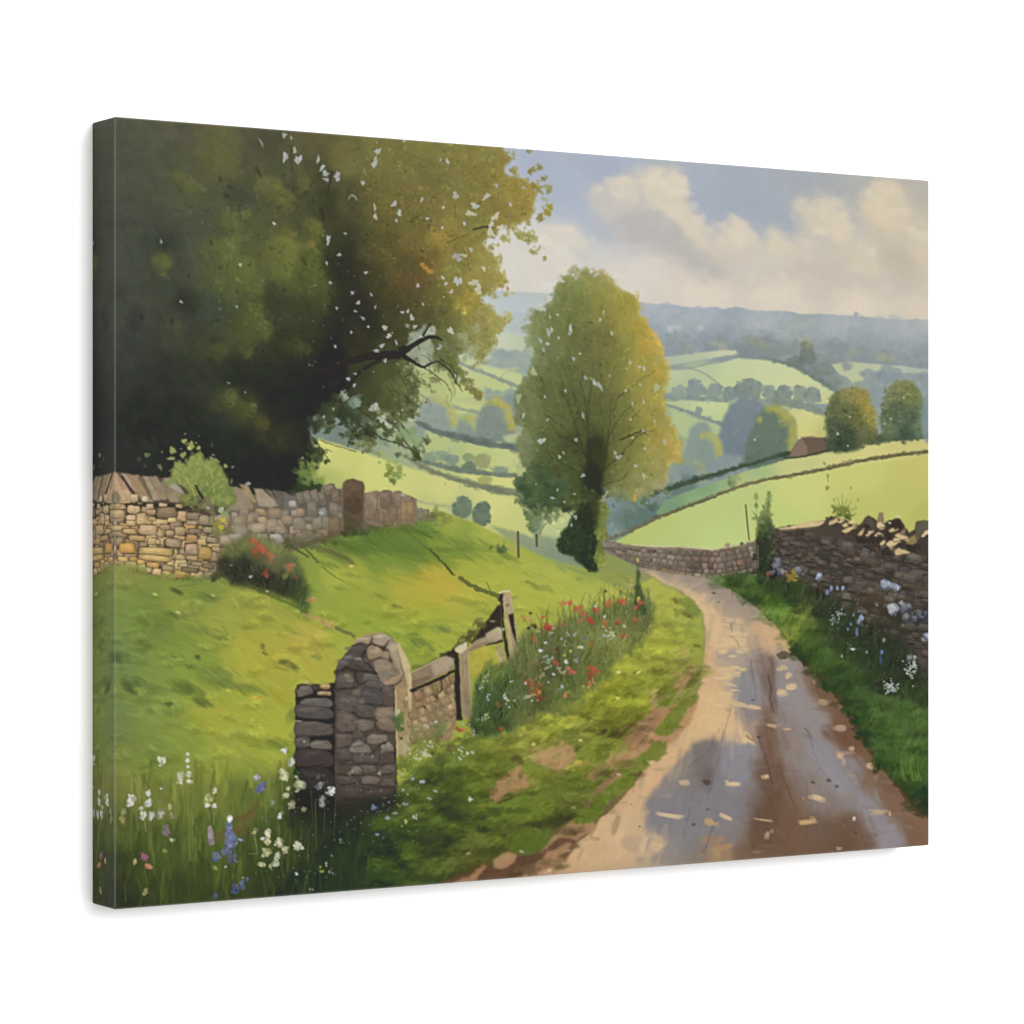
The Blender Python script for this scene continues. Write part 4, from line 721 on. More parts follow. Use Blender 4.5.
    line([(311,436),(320,448),(330,462)], 2, .8, (60,66,38), .7, jit=1.2); line([(326,449),(332,452)], 1.2, .8, (90,100,54), .7)

# ------------------------------------------------------------------ MIDDLE TREE
def midtree():
    out = [(572,277),(584,271.5),(598,272),(608,278),(616,286),(624,292),(634,297),(640,306),(645,318),(652,331),(660,342),(664,356),(669,372),(668,388),(664,404),(670,418),(676,430),(680,444),(680,460),(672,464),(668,478),(664,490),(656,486),(650,496),(642,494),(634,502),(622,496),(606,498),(600,492),(590,500),(584,498),(578,504),(570,508),(560,512),(552,510),(548,518),(540,516),(534,528),(529,530),(526,516),(520,506),(519,494),(514,484),(517,470),(523,462),(517,452),(516,442),(522,434),(514,420),(513,406),(517,392),(522,380),(529,368),(531,356),(525,346),(526,334),(530,318),(538,308),(550,300),(556,286),(562,278)]
    out = [(597 + (x - 597) * .965, 400 + (y - 400) * .985) for x, y in out]
    F = field([(585,275,(150,150,82)),(570,285,(128,134,70)),(600,280,(156,148,76)),(612,295,(164,150,62)),(560,300,(118,124,64)),(540,320,(122,132,76)),(530,335,(130,142,90)),(530,350,(126,138,92)),(555,325,(108,114,60)),(580,310,(118,118,58)),(605,310,(142,130,54)),(625,310,(172,152,52)),(640,330,(190,158,54)),(650,345,(200,164,54)),(660,370,(186,158,60)),(655,395,(182,156,62)),(640,360,(176,150,54)),(625,340,(148,136,56)),(600,340,(112,108,56)),(580,345,(100,100,56)),(550,350,(112,116,74)),(560,370,(92,96,56)),
        (530,380,(108,118,70)),(525,400,(112,122,76)),(545,395,(92,98,54)),(570,400,(84,88,50)),(590,380,(96,98,56)),(610,370,(110,108,54)),(620,400,(104,104,50)),(635,385,(150,138,58)),(645,410,(150,140,60)),(600,410,(86,90,50)),(580,420,(76,80,46)),(560,420,(88,94,50)),(530,425,(108,116,68)),(525,445,(116,124,80)),(545,445,(78,86,48)),(570,445,(62,66,40)),(595,440,(62,64,38)),(615,430,(84,84,44)),(630,440,(100,98,46)),(650,435,(166,146,58)),(665,440,(188,160,62)),(675,455,(190,162,70)),(655,460,(164,150,72)),(640,470,(138,136,72)),(625,465,(108,110,58)),(605,470,(78,82,42)),(590,470,(54,58,34)),(590,490,(44,48,30)),(570,470,(66,74,40)),(545,475,(60,76,48)),(525,480,(74,96,68)),(525,500,(82,104,72)),(545,500,(66,84,52)),(565,495,(62,74,40)),(560,508,(74,90,50)),(530,520,(104,122,82)),(620,490,(120,124,76)),(645,488,(146,144,88)),(660,480,(152,148,90)),(615,350,(118,112,54))], 3, 5)
    g_ = F.mean(2, keepdims=True); F = (g_ + (F - g_) * .92) * 1.05 * (1 + .06 * FB['s'][..., None])
    m = region(out, True, 7, 3.6, 1.6); lay(m, F)
    fan = lambda x, y: math.atan2(y - 500, x - 590) + rng.normal(0, .15)
    brushwork(m, 1300, 18, 3.2, fan, 8, .5, .2, .003, 2.5, 1.4, inside=True)
    brushwork(m, 800, 8, 2.4, fan, 7, .4, .5, .004, 3, 1.3, inside=False)
    glaze(m, 1.0, (100,114,50), .24); glaze(m * np.clip((GX - 600) / 40, 0, 1)[None, :], .95, (158,150,62), .34)
    leafage(m, 900, .9, 2.0, .13, .6, .15, 2)
    # feathery outline
    p = smooth(out, 5)
    for x, y in p[::2]:
        j, i = at(x, y); c = F[j, i]
        clump(x, y, 2.8, 2.8, (c - 8, c + 16), 6, 2.4, 0, .5, soft=1.4)
    for q in [(585,272,16,5,(150,150,84),26),(600,278,10,6,(160,152,80),20),(633,300,8,6,(172,154,60),20),(648,345,8,16,(202,166,54),40),(656,372,7,12,(190,160,58),30),(640,325,8,10,(184,156,52),30),(668,445,9,12,(190,162,64),40),(656,430,9,9,(174,150,58),30),(674,455,5,7,(196,166,70),16),(655,470,9,9,(166,152,76),26),(650,485,8,6,(156,152,92),20),(636,480,10,8,(142,140,78),22),(532,325,8,14,(134,144,86),26),(524,395,8,14,(116,126,76),26),(540,368,8,8,(124,130,78),18),(525,440,8,8,(130,138,92),20),(526,462,6,6,(120,132,80),16),(560,470,8,10,(84,94,46),24),(545,380,12,12,(106,112,60),26),(575,390,14,20,(96,100,54),26),(610,400,14,16,(104,104,50),30),(600,330,16,16,(124,118,54),30),(575,320,16,14,(116,120,58),30)]:
        c = np.array(q[4], float); c = c * .86 + c.mean() * .12
        clump(q[0], q[1], q[2] * .8, q[3] * .8, (c - 14, c + 10), q[5], 3.2, 0, .42, soft=1.6)
    # hazy gaps nibbling the crown's edge
    for x, y, rx, ry, c in [(676,478,4,5,(140,156,140)),(664,494,5,4,(136,152,140)),(652,500,4,3,(130,148,140)),(612,502,4,3,(124,142,136)),(678,436,2,4,(160,176,140)),(530,352,4,5,(170,184,166)),(521,470,3,5,(186,192,130)),(518,430,3,5,(160,172,130)),(540,514,4,4,(190,196,120)),(561,514,5,3,(186,194,118)),(526,508,2,4,(186,192,112)),(548,300,3,3,(205,204,196)),(634,292,3,3,(212,204,192)),(560,280,3,3,(210,206,198)),(612,272,4,3,(214,206,194)),(668,414,3,3,(160,172,140)),(514,466,6,6,(186,194,128)),(520,472,4,4,(186,192,124)),(672,470,5,6,(138,154,140)),(660,500,6,4,(124,142,132)),(640,503,5,4,(120,138,128)),(628,506,6,4,(118,136,128)),(553,516,5,4,(186,194,118)),(656,388,3,4,(172,184,140)),(518,398,3,4,(170,184,130)),(533,372,3,4,(176,188,140)),(642,312,4,4,(166,174,184)),(540,308,4,4,(200,202,198))]: blob(x, y, rx, ry, c, .75, rng.random(), .5, 1.6)
    for x, y, r in [(545,482,14),(530,490,10),(535,505,8),(552,500,12),(560,488,10)]: clump(x, y, r, r * .8, ((54,72,46),(84,104,66)), 30, 4, 0, .5, soft=1.8)
    for x, y, r, n in [(530,524,5,14),(528,515,5,12),(540,512,5,12),(556,512,6,14),(519,500,4,8),(548,520,4,6),(573,506,5,10),(665,492,3,6),(645,498,4,8),(620,498,8,16)]: clump(x, y, r, r, ((84,104,64),(126,140,92)), n, 2.6, 0, .6, soft=1)
    # boughs fanning up from the fork
    D = (54,54,36)
    for pts, w in [([(594,495),(590,470),(588,440),(586,410),(580,380)],9),([(596,490),(604,460),(608,430),(610,400)],5),([(590,470),(580,440),(572,415),(565,395)],4),([(592,480),(612,462),(626,448),(640,434),(656,430)],3.6),([(598,488),(612,482),(624,478)],2.6),([(588,460),(574,444),(560,436),(548,428)],3),([(606,440),(618,420),(630,406),(642,398)],2.2),([(586,430),(577,408),(572,392)],2),([(588,420),(590,390),(594,360)],2.4),([(560,436),(548,420),(541,404)],1.6),([(616,400),(628,390),(640,380),(654,372)],1.6),([(618,440),(632,434),(644,432)],1.4),([(575,470),(560,462),(552,452)],2)]:
        line(pts, w * .8, .5, D, .42, jit=2.2, soft=1.6)
    lay(region([(582,505),(586,470),(586,445),(592,435),(602,440),(606,455),(602,475),(598,500)], True, 3, 1.5, 2), (46,48,32), .6)
    line([(620,440),(634,434),(645,430)], 1.6, .8, (60,52,36), .9, jit=.6); line([(640,430),(648,436)], 1.2, .6, (60,52,36), .8)
    for pts in [[(540,378),(546,388)],[(560,392),(566,402)],[(572,392),(577,402)],[(582,372),(582,380)],[(560,424),(564,430)],[(548,416),(556,424)],[(618,398),(624,392)],[(612,412),(618,402)],[(632,418),(640,410)],[(624,478),(628,470)],[(643,500),(647,504)],[(650,474),(652,478)]]: line(pts, 1.1, .5, (58,56,38), .6, jit=.8)
    # ivy-clad trunk
    iv = region([(590,492),(584,500),(574,512),(568,522),(560,534),(556,545),(562,552),(572,558),(582,566),(590,570),(597,570),(600,556),(600,530),(598,510),(600,496)], True, 3, 2, 1)
    lay(iv, field([(585,510,(54,66,36)),(570,530,(50,64,40)),(575,550,(46,58,36)),(592,560,(44,54,32)),(594,530,(50,58,32))], 3, 4))
    for x, y in points_in(iv, 130): blob(x, y, 2.4, 1.6, np.array((54,66,38)) + rng.normal(0, 10) + rng.normal(0, 3, 3), .6, rng.random() * 3, .4, 1)
    lv = region([(590,494),(598,498),(605,504),(608,512),(604,522),(607,534),(605,548),(603,562),(598,568),(596,550),(595,530),(592,512)], True, 3, 2, 1.2)
    lay(lv, (116,126,56), .85)
    for x, y in points_in(lv, 90): blob(x, y, 2.2, 1.6, np.array((122,130,58)) + rng.normal(0, 16) + rng.normal(0, 4, 3), .65, rng.random() * 3, .4, .9)
    clump(583,506,8,7,((60,72,36),(120,130,60)), 30, 2.8, 0, .6); clump(600,562,5,6,((110,126,50),(150,158,60)), 22, 2.6, 0, .6); clump(562,548,5,5,((40,52,34),(60,72,44)), 16, 2.6, 0, .7)
    line([(598,502),(610,498)], 1.6, 1, (160,150,112), .8); line([(596,502),(602,500),(607,491)], 2, 1.4, (186,170,120), .8, jit=.4)
    lay(region([(583,470),(592,462),(601,470),(600,490),(598,510),(596,530),(584,530),(576,520),(582,500)], True, 3, 2, 2), (44,50,32), .75)
    for q in [(578,500,8,8),(570,508,7,6),(588,496,6,8),(563,505,6,5)]: clump(q[0], q[1], q[2], q[3], ((46,58,36),(84,98,52)), 22, 3, 0, .6, soft=1.1)
    leafage(region([(556,500),(610,494),(606,565),(560,550)], True, 0, 2, 2), 240, .9, 2, .16, .6)
    # sparkles
    for q in [(557,315,2,1.4),(549.5,317,1.4,2.8),(570,329,3,4.6),(569,334,2,2.2),(599.5,320,2.2,2.4),(603,313,1.2,3),(611,333.5,2,2.6),(548,333,3,5),(551,330,3,3),(558,338,1.4,2.6),(540,341,2.4,3.4),(547,344,3,2),(543,350,2.4,2.6),(573,359,2,3.4),(579.5,354,1.6,1.6),(629.5,363,1.8,3),(626,369,1,1.4),(639,367,2,2.4),(643.5,369,2.4,2.6),(585,378,3,2.6),(594,383,2,5.5),(599,386,2.8,6.5),(591,379,1,1.4),(625,391,1.4,2.2),(632,404,1.4,2.6),(639.5,385,1.6,1.4),(643,402,1.4,3),(544.5,397,1.8,1.8),(523,415.5,2.4,3.2),(547,420,2.6,1.4),(582.5,416,2,4.4),(575.5,440,2.4,3),(563,453,2,1.8),(559,457,3,2.2),(630,419.5,1.8,1.4),(642.5,431,2.4,1.8),(644,448.5,2,2.2),(632,438,2,1.6),(614.5,453,2.4,2.6),(617,457.5,3.4,2.6),(620,456,2,2),(582.5,475.5,2.4,3.4),(557,490,1.8,1.8),(552,498,3.4,1.4),(535.5,484,1.2,1.2),(564,502,1.8,1.2),(574,494,2.4,1),(571,525,2.2,2.4),(575,517,3,3),(541,441,6,4),(671,425.5,2.4,2.2),(654,421.5,1.8,1.6),(664,442,2.6,5),(652,463,1,1),(635,466,2.6,2.4),(643,476,2,3.4),(646,503,1.8,1),(636,491,1.6,1),(596,275,6,2),(591,272,4,1.6),(666,388,1.4,2),(609,376,1.2,1.6),(565,391,1.6,3)]:
        blob(q[0], q[1], q[2] * .62, q[3] * .72, np.array((184,190,190)) + rng.normal(0, 10), .75, rng.uniform(-.5, .5), .5, .9)
    for x, y in [(634,499),(634,496)]: blob(x, y, 1.4, 3, (196,160,60), .8)
    # twig in the gap under the crown
    line([(539,534),(543,526),(548,522)], 1.4, .8, (110,118,72), .8, jit=.5)
# ------------------------------------------------------------------ LEFT WALL
def leftwall():
    top = [(84,470),(112,470),(130,475),(150,477),(165,479),(180,483),(215,490),(240,486),(262,490),(285,493),(302,490),(318,487),(341,483),(363,491),(385,491),(400,494),(416,498)]
    bot = [(84,566),(113,564),(130,569),(170,579),(215,579),(250,566),(300,548),(330,540),(345,533),(390,527),(417,523)]
    gap = region([(p[0], p[1] + 6) for p in top] + bot[::-1], False, 0, 1.5, .6)
    lay(gap, field([(114,500,(66,58,48)),(114,540,(104,86,58)),(160,500,(62,54,44)),(150,555,(112,96,64)),(200,520,(84,74,56)),(200,560,(96,84,60)),(240,530,(120,108,86)),(290,530,(104,94,76)),(330,510,(104,94,80)),(320,540,(98,90,62)),(400,510,(112,96,78))], 3, 4))
    def warm(x, y):
        t = min(max((x - 114) / 200, 0), 1)
        a = [(188,158,110),(196,166,116),(178,148,104),(170,144,106),(186,150,92),(160,138,104)][int(rng.integers(6))]
        b = [(140,126,106),(128,116,98),(150,134,112),(132,122,108),(120,110,94)][int(rng.integers(5))]
        k = max(0, min(1, (x - 190) / 70)); return np.array(a) * (1 - k) + np.array(b) * k
    # body courses
    wall([(84,500),(150,505),(200,514),(225,517)], [(84,562),(113,562),(130,568),(170,578),(215,579),(232,575)], 7, 12, warm, None, 86, 214, .2, .86, 9)
    wall([(214,514),(232,512),(262,512),(300,508),(341,506)], [(214,560),(240,560),(280,548),(320,538),(341,532)], 4, 12, warm, None, 226, 338, .2, .84, 9)
    # dark open joint under the coping
    line([(86,500),(114,501),(150,505),(190,508),(212,508)], 6, 3, (56,50,42), .85, jit=1.5, soft=1.2)
    for x, y, w, h, c in [(118,506,7,3,(170,142,96)),(133,510,5,4,(196,172,128)),(150,506,7,4,(196,172,130)),(163,505,8,4.5,(192,168,126)),(179,506,7,3.6,(176,152,112)),(140,503,5,2.4,(150,130,96))]: stone(x, y, w, h, c)
    # particular stones
    for x, y, w, h, c, a in [(127,548,16,11,(204,152,78),0),(118,528,12,6,(188,160,108),0),(118,514,14,9,(182,152,104),0),(141,519,10,13,(192,162,114),0),(152,512,11,5.5,(178,148,102),.05),(152,519,9,5,(168,140,100),0),(167,513,21,12,(136,116,88),0),(172,520,9,5,(206,180,112),0),(194,516,16,8,(140,122,92),.02),(192,523,12,4.4,(168,146,110),.02),(204,520,11,10,(158,142,112),.06),(148,530,19,11,(188,158,112),.05),(129,531,14,5.5,(192,160,104),.02),(131,523,11,6,(190,158,108),0),(165,527,11,6,(164,138,100),.05),(180,531,11,9,(178,150,108),.05),(160,534,7,7,(172,146,108),.1),(170,533,9,6,(176,150,108),0),(195,531,14,5,(146,124,96),.04),(208,530,10,7,(156,138,108),.1),(137,538,17,6.4,(178,146,94),.05),(152,541,8,7.5,(196,164,110),.1),(158,542,5,5,(180,152,104),0),(173,543,17,9.4,(164,140,106),.06),(202,542,9,6.4,(200,170,110),.05),(212,540,11,6,(158,138,106),.2),(191,549,13,12,(178,150,122),.03),(205,553,14,13,(176,144,78),.12),(216,549,9,5.5,(172,146,108),.2),(156,551,32,8,(200,168,104),.08),(155,558,34,6,(198,164,98),.09),(180,557,9,6,(190,162,112),.05),(192,558,11,5,(176,150,106),.1),(123,559,11,5,(194,160,94),.08),(133,559,8,5,(184,146,80),.1),(141,562,8,5,(196,158,88),.1),(153,565,14,6,(186,148,82),.12),(183,565,10,4.6,(178,156,110),.1),(168,568,12,6,(160,138,98),.15),(197,564,14,4.4,(150,130,92),.1),(190,570,18,5,(120,106,74),.1),(208,566,12,5,(128,112,80),.1)]:
        stone(x, y, w, h, (54,46,36), a, 0, 0, .12, .85); stone(x, y, w * .94, h * .88, c, a)
    # coping: tilted flat slabs
    def slab(pts, c, a=1):
        m = region(pts, False, 0, 1.0, .35); lay(m, np.array(c, float)[None, None] * (1 + .08 * FB['s'][..., None] + .08 * FB['xs'][..., None]), a)
    lay(region([(84,478),(100,474),(114,471),(130,474),(170,478),(180,486),(190,498),(186,503),(84,502)], False, 0, 1, .5), (90,76,60))
    for pts, c in [([(104,500),(108,486),(113.5,469.5),(121,479),(131,493),(136,502),(120,503)], (192,158,118)),([(113,470),(117,473),(126,488),(122,490)], (172,140,104)),
        ([(120,473.5),(127,474),(134,488),(136,494),(131,490)], (168,150,122)),([(127,474),(138,475),(147,490),(153,502),(142,500),(134,490)], (160,132,98)),([(138,475),(142,477),(150,494),(154,500),(148,492)], (122,102,78)),
        ([(142,475),(149,477),(156,492),(160,500),(153,500),(148,488)], (162,146,118)),([(149,476),(156,476),(160,484),(165,499),(158,500)], (148,128,100)),([(155,476),(159,481),(161,484),(163,478),(166,490),(166,500),(162,498)], (150,134,104)),
        ([(161,482),(164,477),(170,477.5),(176,482),(184,492),(189,500),(176,501),(166,498)], (138,122,98)),([(163,479),(169,477.5),(176,483),(183,492),(180,493),(172,488)], (170,158,142)),([(166,494),(176,490),(184,495),(190,502),(170,502)], (150,132,100))]:
        slab(pts, c)
    for x, y, w, h, c in [(134,498,8,7,(202,176,134)),(145,499,6,5.5,(200,180,146)),(124,499,6,4,(186,154,112)),(115,500,8,5,(190,170,134))]: stone(x, y, w, h, c)
    lay(region([(110,501),(112,492),(117,491),(120,497),(119,502)], True, .5, .5, .6), (110,98,74), .7)
    line([(122,476),(128,485),(134,493)], 1.6, 2, (58,48,40), .9, jit=.5); line([(138,478),(146,490),(151,499)], 1, 1, (96,82,62), .6)
    # second run of coping
    slab([(228,503),(228,487),(236,486),(246,490),(253,508),(240,510),(228,509)], (150,134,110)); slab([(239,484),(247,485),(252,494),(256,504),(250,500),(243,490)], (166,140,100)); slab([(253,488),(263,489),(270,496),(278,505),(268,507),(258,505)], (162,148,122)); slab([(264,488),(271,491),(280,505),(274,500)], (122,108,90))
    slab([(271,489),(285,492),(296,498),(298,508),(282,507)], (102,96,86)); slab([(284,494),(297,496),(299,509),(284,511)], (112,106,96))
    for x, y, w, h, c, a in [(300,499,8,13,(112,104,90),-.3),(307,498,8,14,(124,114,98),-.35),(315,497,9,14,(128,116,100),-.4),(322,500,7,16,(120,108,92),-.3),(329,490,12,12,(128,114,92),-.2),(335,496,9,14,(120,106,90),-.1)]: stone(x, y, w, h, c, a, jag=.1)
    for x, y, w, h, c in [(292,504,7,6,(160,156,146)),(300,512,7,7,(160,132,96)),(260,512,9,6,(168,144,108)),(250,519,8,9,(158,136,102)),(244,512,8,5,(150,132,104)),(262,520,9,6,(176,150,110)),(275,514,14,11,(144,124,100)),(258,528,14,9,(166,150,118)),(240,522,14,12,(140,130,102)),(272,525,12,12,(156,138,112)),(287,520,12,8,(150,130,102)),(280,530,10,8,(148,134,112)),(240,530,12,9,(150,136,114)),(236,537,14,6,(156,144,124)),(276,537,12,6,(168,160,146)),(299,524,14,12,(138,126,104)),(301,536,12,7,(134,120,96)),(312,509,10,14,(128,120,104)),(323,512,7,8,(136,134,126)),(317,524,10,12,(138,128,104)),(326,523,8,12,(136,124,102)),(334,510,10,14,(128,116,100)),(334,524,11,15,(126,110,82)),(307,534,9,9,(128,114,90)),(318,536,10,6,(122,108,80)),(288,537,10,6,(120,112,92)),(262,537,10,6,(160,146,120))]:
        stone(x, y, w, h, c, rng.normal(0, .06), .12, .1, .22, .9)
    for x, y in [(321,513),(293,503),(248,483.6)]: blob(x, y, 2.6, 1.8, (176,176,170), .8)
    # gate pier
    slab([(340.5,531),(341,492),(342,483),(346,479),(353,478.5),(362,481),(364.5,486),(363.5,496),(362,508),(362,530),(352,533)], (98,80,60)); slab([(345,498),(352,494),(361,500),(361,512),(352,514),(345,508)], (84,70,54)); slab([(344,514),(350,512),(352,520),(360,522),(356,530),(345,531)], (84,76,52)); line([(342,531),(342,492),(344,482)], 1.6, 1.4, (132,108,82), .8, jit=.5); slab([(344,484),(352,480),(361,483),(362,490),(350,491)], (112,90,68), .7)
    # last run of wall
    slab([(364,522),(364,493),(374,490),(382,492),(398,491),(405,494),(416,499),(416.5,522),(404,526),(390,527),(376,526)], (134,114,92))
    for x, y, w, h, c in [(370,499,9,13,(150,130,108)),(376,505,8,12,(142,122,100)),(370,514,10,12,(138,118,96)),(380,518,10,10,(126,106,84)),(386,500,12,18,(120,104,86)),(392,513,10,16,(128,108,84)),(398,500,8,16,(134,116,94)),(403,512,9,20,(150,124,92)),(410,511,8,22,(150,122,84)),(384,496,8,6,(132,116,96)),(408,499,10,5,(140,120,94)),(402,495,6,3,(176,160,136)),(388,524,10,5,(112,104,64))]:
        stone(x, y, w, h, c, rng.normal(0, .08), .12, .08, .2, .75)
    line([(377,494),(377,510),(379,522)], .9, .8, (94,80,64), .7, jit=.5); line([(400,494),(400,524)], .8, .8, (104,88,68), .6, jit=.5)
    for x, y, w, h in [(420,514,6,12),(426,515,6,11),(432,517,5,9)]: stone(x, y, w, h, (124,120,92), 0, .1, .1, .2, .9)
    clump(438,517,9,5,((96,106,52),(136,140,66)), 24, 2.8, .4, .6)
    # grass creeping up the foot
    for x, y, r, c in [(120,566,14,(140,146,66)),(142,570,10,(136,142,62)),(165,577,12,(134,140,62)),(195,578,10,(118,128,60)),(345,533,8,(72,82,44)),(330,540,10,(96,100,54)),(380,528,9,(92,108,48)),(360,532,8,(64,80,42)),(405,526,8,(100,112,52)),(310,546,9,(98,104,58)),(300,540,8,(112,110,76)),(226,530,4,(110,110,60))]:
        clump(x, y, r, 2.6, (np.array(c) - 14, np.array(c) + 12), int(r * 2), 2.8, .05, .6, soft=1.2)
    for x in (126, 131, 135, 120): line([(x, 571), (x + 2, 564)], 1, .5, (160,160,80), .5)
    # pale shrub on the wall
    S = region([(166,486),(172,472),(178,462),(188,466),(192,456),(200,453),(206,462),(214,460),(222,466),(226,474),(230,484),(234,490),(236,500),(230,506),(222,506),(214,500),(206,500),(200,494),(192,496),(184,488),(176,482)], True, 3, 2, 1)
    lay(S, field([(180,470,(138,148,74)),(200,462,(142,152,76)),(215,475,(122,138,68)),(225,490,(116,132,64)),(190,485,(118,132,66)),(200,490,(112,126,62)),(230,500,(112,124,62))], 3, 4))
    for x, y, r, a in [(182,466,6,-.6),(192,462,6,-.3),(199,458,6,0),(206,464,6,.2),(188,474,8,-.5),(198,472,9,0),(208,472,8,.3),(216,474,8,.5),(222,484,8,.7),(212,486,9,.2),(202,484,8,0),(192,484,7,-.2),(222,496,8,.5),(228,500,6,.4),(216,500,6,.3),(178,474,6,-.8),(184,482,7,-.4)]:
        for _ in range(14):
            l = rng.random(); c = np.array((112,128,60)) * (1 - l) + np.array((160,168,86)) * l
            stroke(x + rng.normal(0, r * .5), y + rng.normal(0, r * .5), 4 + 5 * rng.random(), 1.8 + 1.8 * rng.random(), a - 1.57 + rng.normal(0, .5), c, .6, 0, .2, 1)
    line([(184,478),(190,484),(194,494),(196,503)], 2.6, 1.6, (162,160,74), .85, jit=.6); line([(183,478),(188,486),(192,500)], 1.4, 1.2, (120,132,68), .7)
    for x, y in [(188,500),(192,504),(184,502),(197,500),(182,498)]: clump(x, y, 4, 4, ((96,104,58),(136,140,72)), 9, 2.6, 0, .7)
    line([(196,486),(200,494),(206,502),(212,510)], 2.6, 1.6, (60,52,42), .9, jit=.8); line([(199,492),(204,500)], 2.4, 2, (56,48,42), .8)
    clump(204,506,8,5,((104,104,64),(150,142,100)), 24, 2.4, 0, .6); line([(206,500),(212,512),(216,524),(218,540)], 7, 5, (124,116,78), .75, jit=2, soft=1.6); clump(217,528,5,8,((116,114,60),(150,146,72)), 30, 2.8, 0, .6)
    for x, y, r, c in [(223,520,2.6,(196,182,46)),(221,527,2.6,(186,176,50)),(226,523,1.4,(200,184,50)),(221,510,3,(176,190,150)),(225,514,3.4,(136,158,96)),(228,510,2,(120,144,92)),(208,508,1.4,(186,176,160)),(216,518,2,(170,160,120))]: blob(x, y, r, r, c, .85)
    for x, y, rx, ry, c in [(172.5,450.5,3.6,3,(158,162,88)),(171,458.5,4.4,1.4,(158,160,98)),(183,455,2.8,3,(150,160,84)),(198.5,448,1.8,2.2,(172,178,96)),(191,446,3,4.4,(160,164,84)),(184,441,3,2,(168,172,92)),(189,448,2,2,(176,180,110)),(187,444,1.8,1.4,(120,124,64)),(196,443,1,1,(140,144,80)),(185,434,1,.8,(140,146,100)),(162,452,1,.9,(170,130,50)),(160,467,2,3,(110,116,84)),(147,455,2.6,2.6,(102,122,86)),(139,459,2,2,(70,76,50)),(145,466,1.6,1.6,(66,74,52)),(214,460,5,2.4,(138,146,76)),(213,455,1.4,.8,(160,160,110)),(225.5,466,2.2,1.6,(170,164,100)),(232.5,467,1.2,1,(150,152,140)),(212,445,1.6,2,(70,72,50)),(181,449,.9,.8,(130,134,80)),(192,453,1,1,(130,136,76)),(199,436,.8,.8,(90,96,70)),(203,457,1,1,(120,130,70)),(179,470,.8,.8,(150,160,90))]: blob(x, y, rx, ry, c, .9, rng.normal(0, .3), .4)
    clump(99,460,3,5,((50,64,40),(82,96,56)), 8, 2, 0, .6)
    # dark flowering bush
    Bm = region([(219,556),(224,546),(236,540),(252,537),(268,540),(284,548),(296,560),(304,576),(308,590),(309,606),(306,612),(298,607),(284,600),(268,594),(252,588),(238,582),(224,576),(219,566)], True, 5, 3, 2.6)
    lay(Bm, field([(232,548,(104,112,60)),(255,543,(116,122,66)),(275,548,(126,132,70)),(225,566,(54,58,42)),(245,565,(52,54,40)),(265,575,(48,50,38)),(285,585,(54,60,40)),(300,595,(68,80,44)),(290,565,(96,104,62)),(260,558,(82,86,52)),(270,562,(104,104,66)),(304,606,(74,90,44)),(240,578,(50,54,40))], 3, 5))
    for x, y in points_in(Bm, 320): 
        j, i = at(x, y); stroke(x, y, 6 + 4 * rng.random(), 1.4 + rng.random(), -1.57 + (x - 262) * .012 + rng.normal(0, .3), IMG[j, i] + rng.normal(0, 11) + rng.normal(0, 3, 3), .5, 0, .3, .9)
    for x, y in points_in(Bm, 40): blob(x, y, 1, 1, (88,94,76), .45)
    for x, y, rx, ry, c, n in [(257,548,3,6,(172,88,58),14),(262,552,5,4,(182,90,64),16),(270,555,4,3,(176,104,70),10),(253,542,2.4,2.6,(168,104,70),6),(290,566,4,3.4,(170,112,72),12),(266,572,2.4,5,(132,76,62),8),(267,575,1.4,2,(170,84,72),4),(311,599,3,2.4,(186,134,84),6),(284,576,2,2,(120,112,60),4),(302,560,3,2,(140,140,70),5),(296,578,2,2,(120,70,50),3)]: clump(x, y, rx, ry, (np.array(c) - 14, np.array(c) + 8), n, 2.6, .6, .65, soft=1.3)
    for x, y, c in [(251,576,(156,160,150)),(267,591,(206,184,128)),(231,565,(120,120,110)),(250,577,(180,184,180))]: blob(x, y, 1.6, 1, c, .85)
    clump(287,541,4,5,((76,80,44),(96,100,52)), 18, 2.6, 0, .6); line([(290,545),(298,551),(308,557)], 2.4, 2, (70,84,46), .8, jit=1)
    clump(214,577,8,3,((52,58,40),(80,90,50)), 14, 3, 0, .6); line([(214,574),(240,582),(262,592),(290,604),(306,613)], 2.5, 2, (62,72,40), .5, jit=2, soft=1.8)

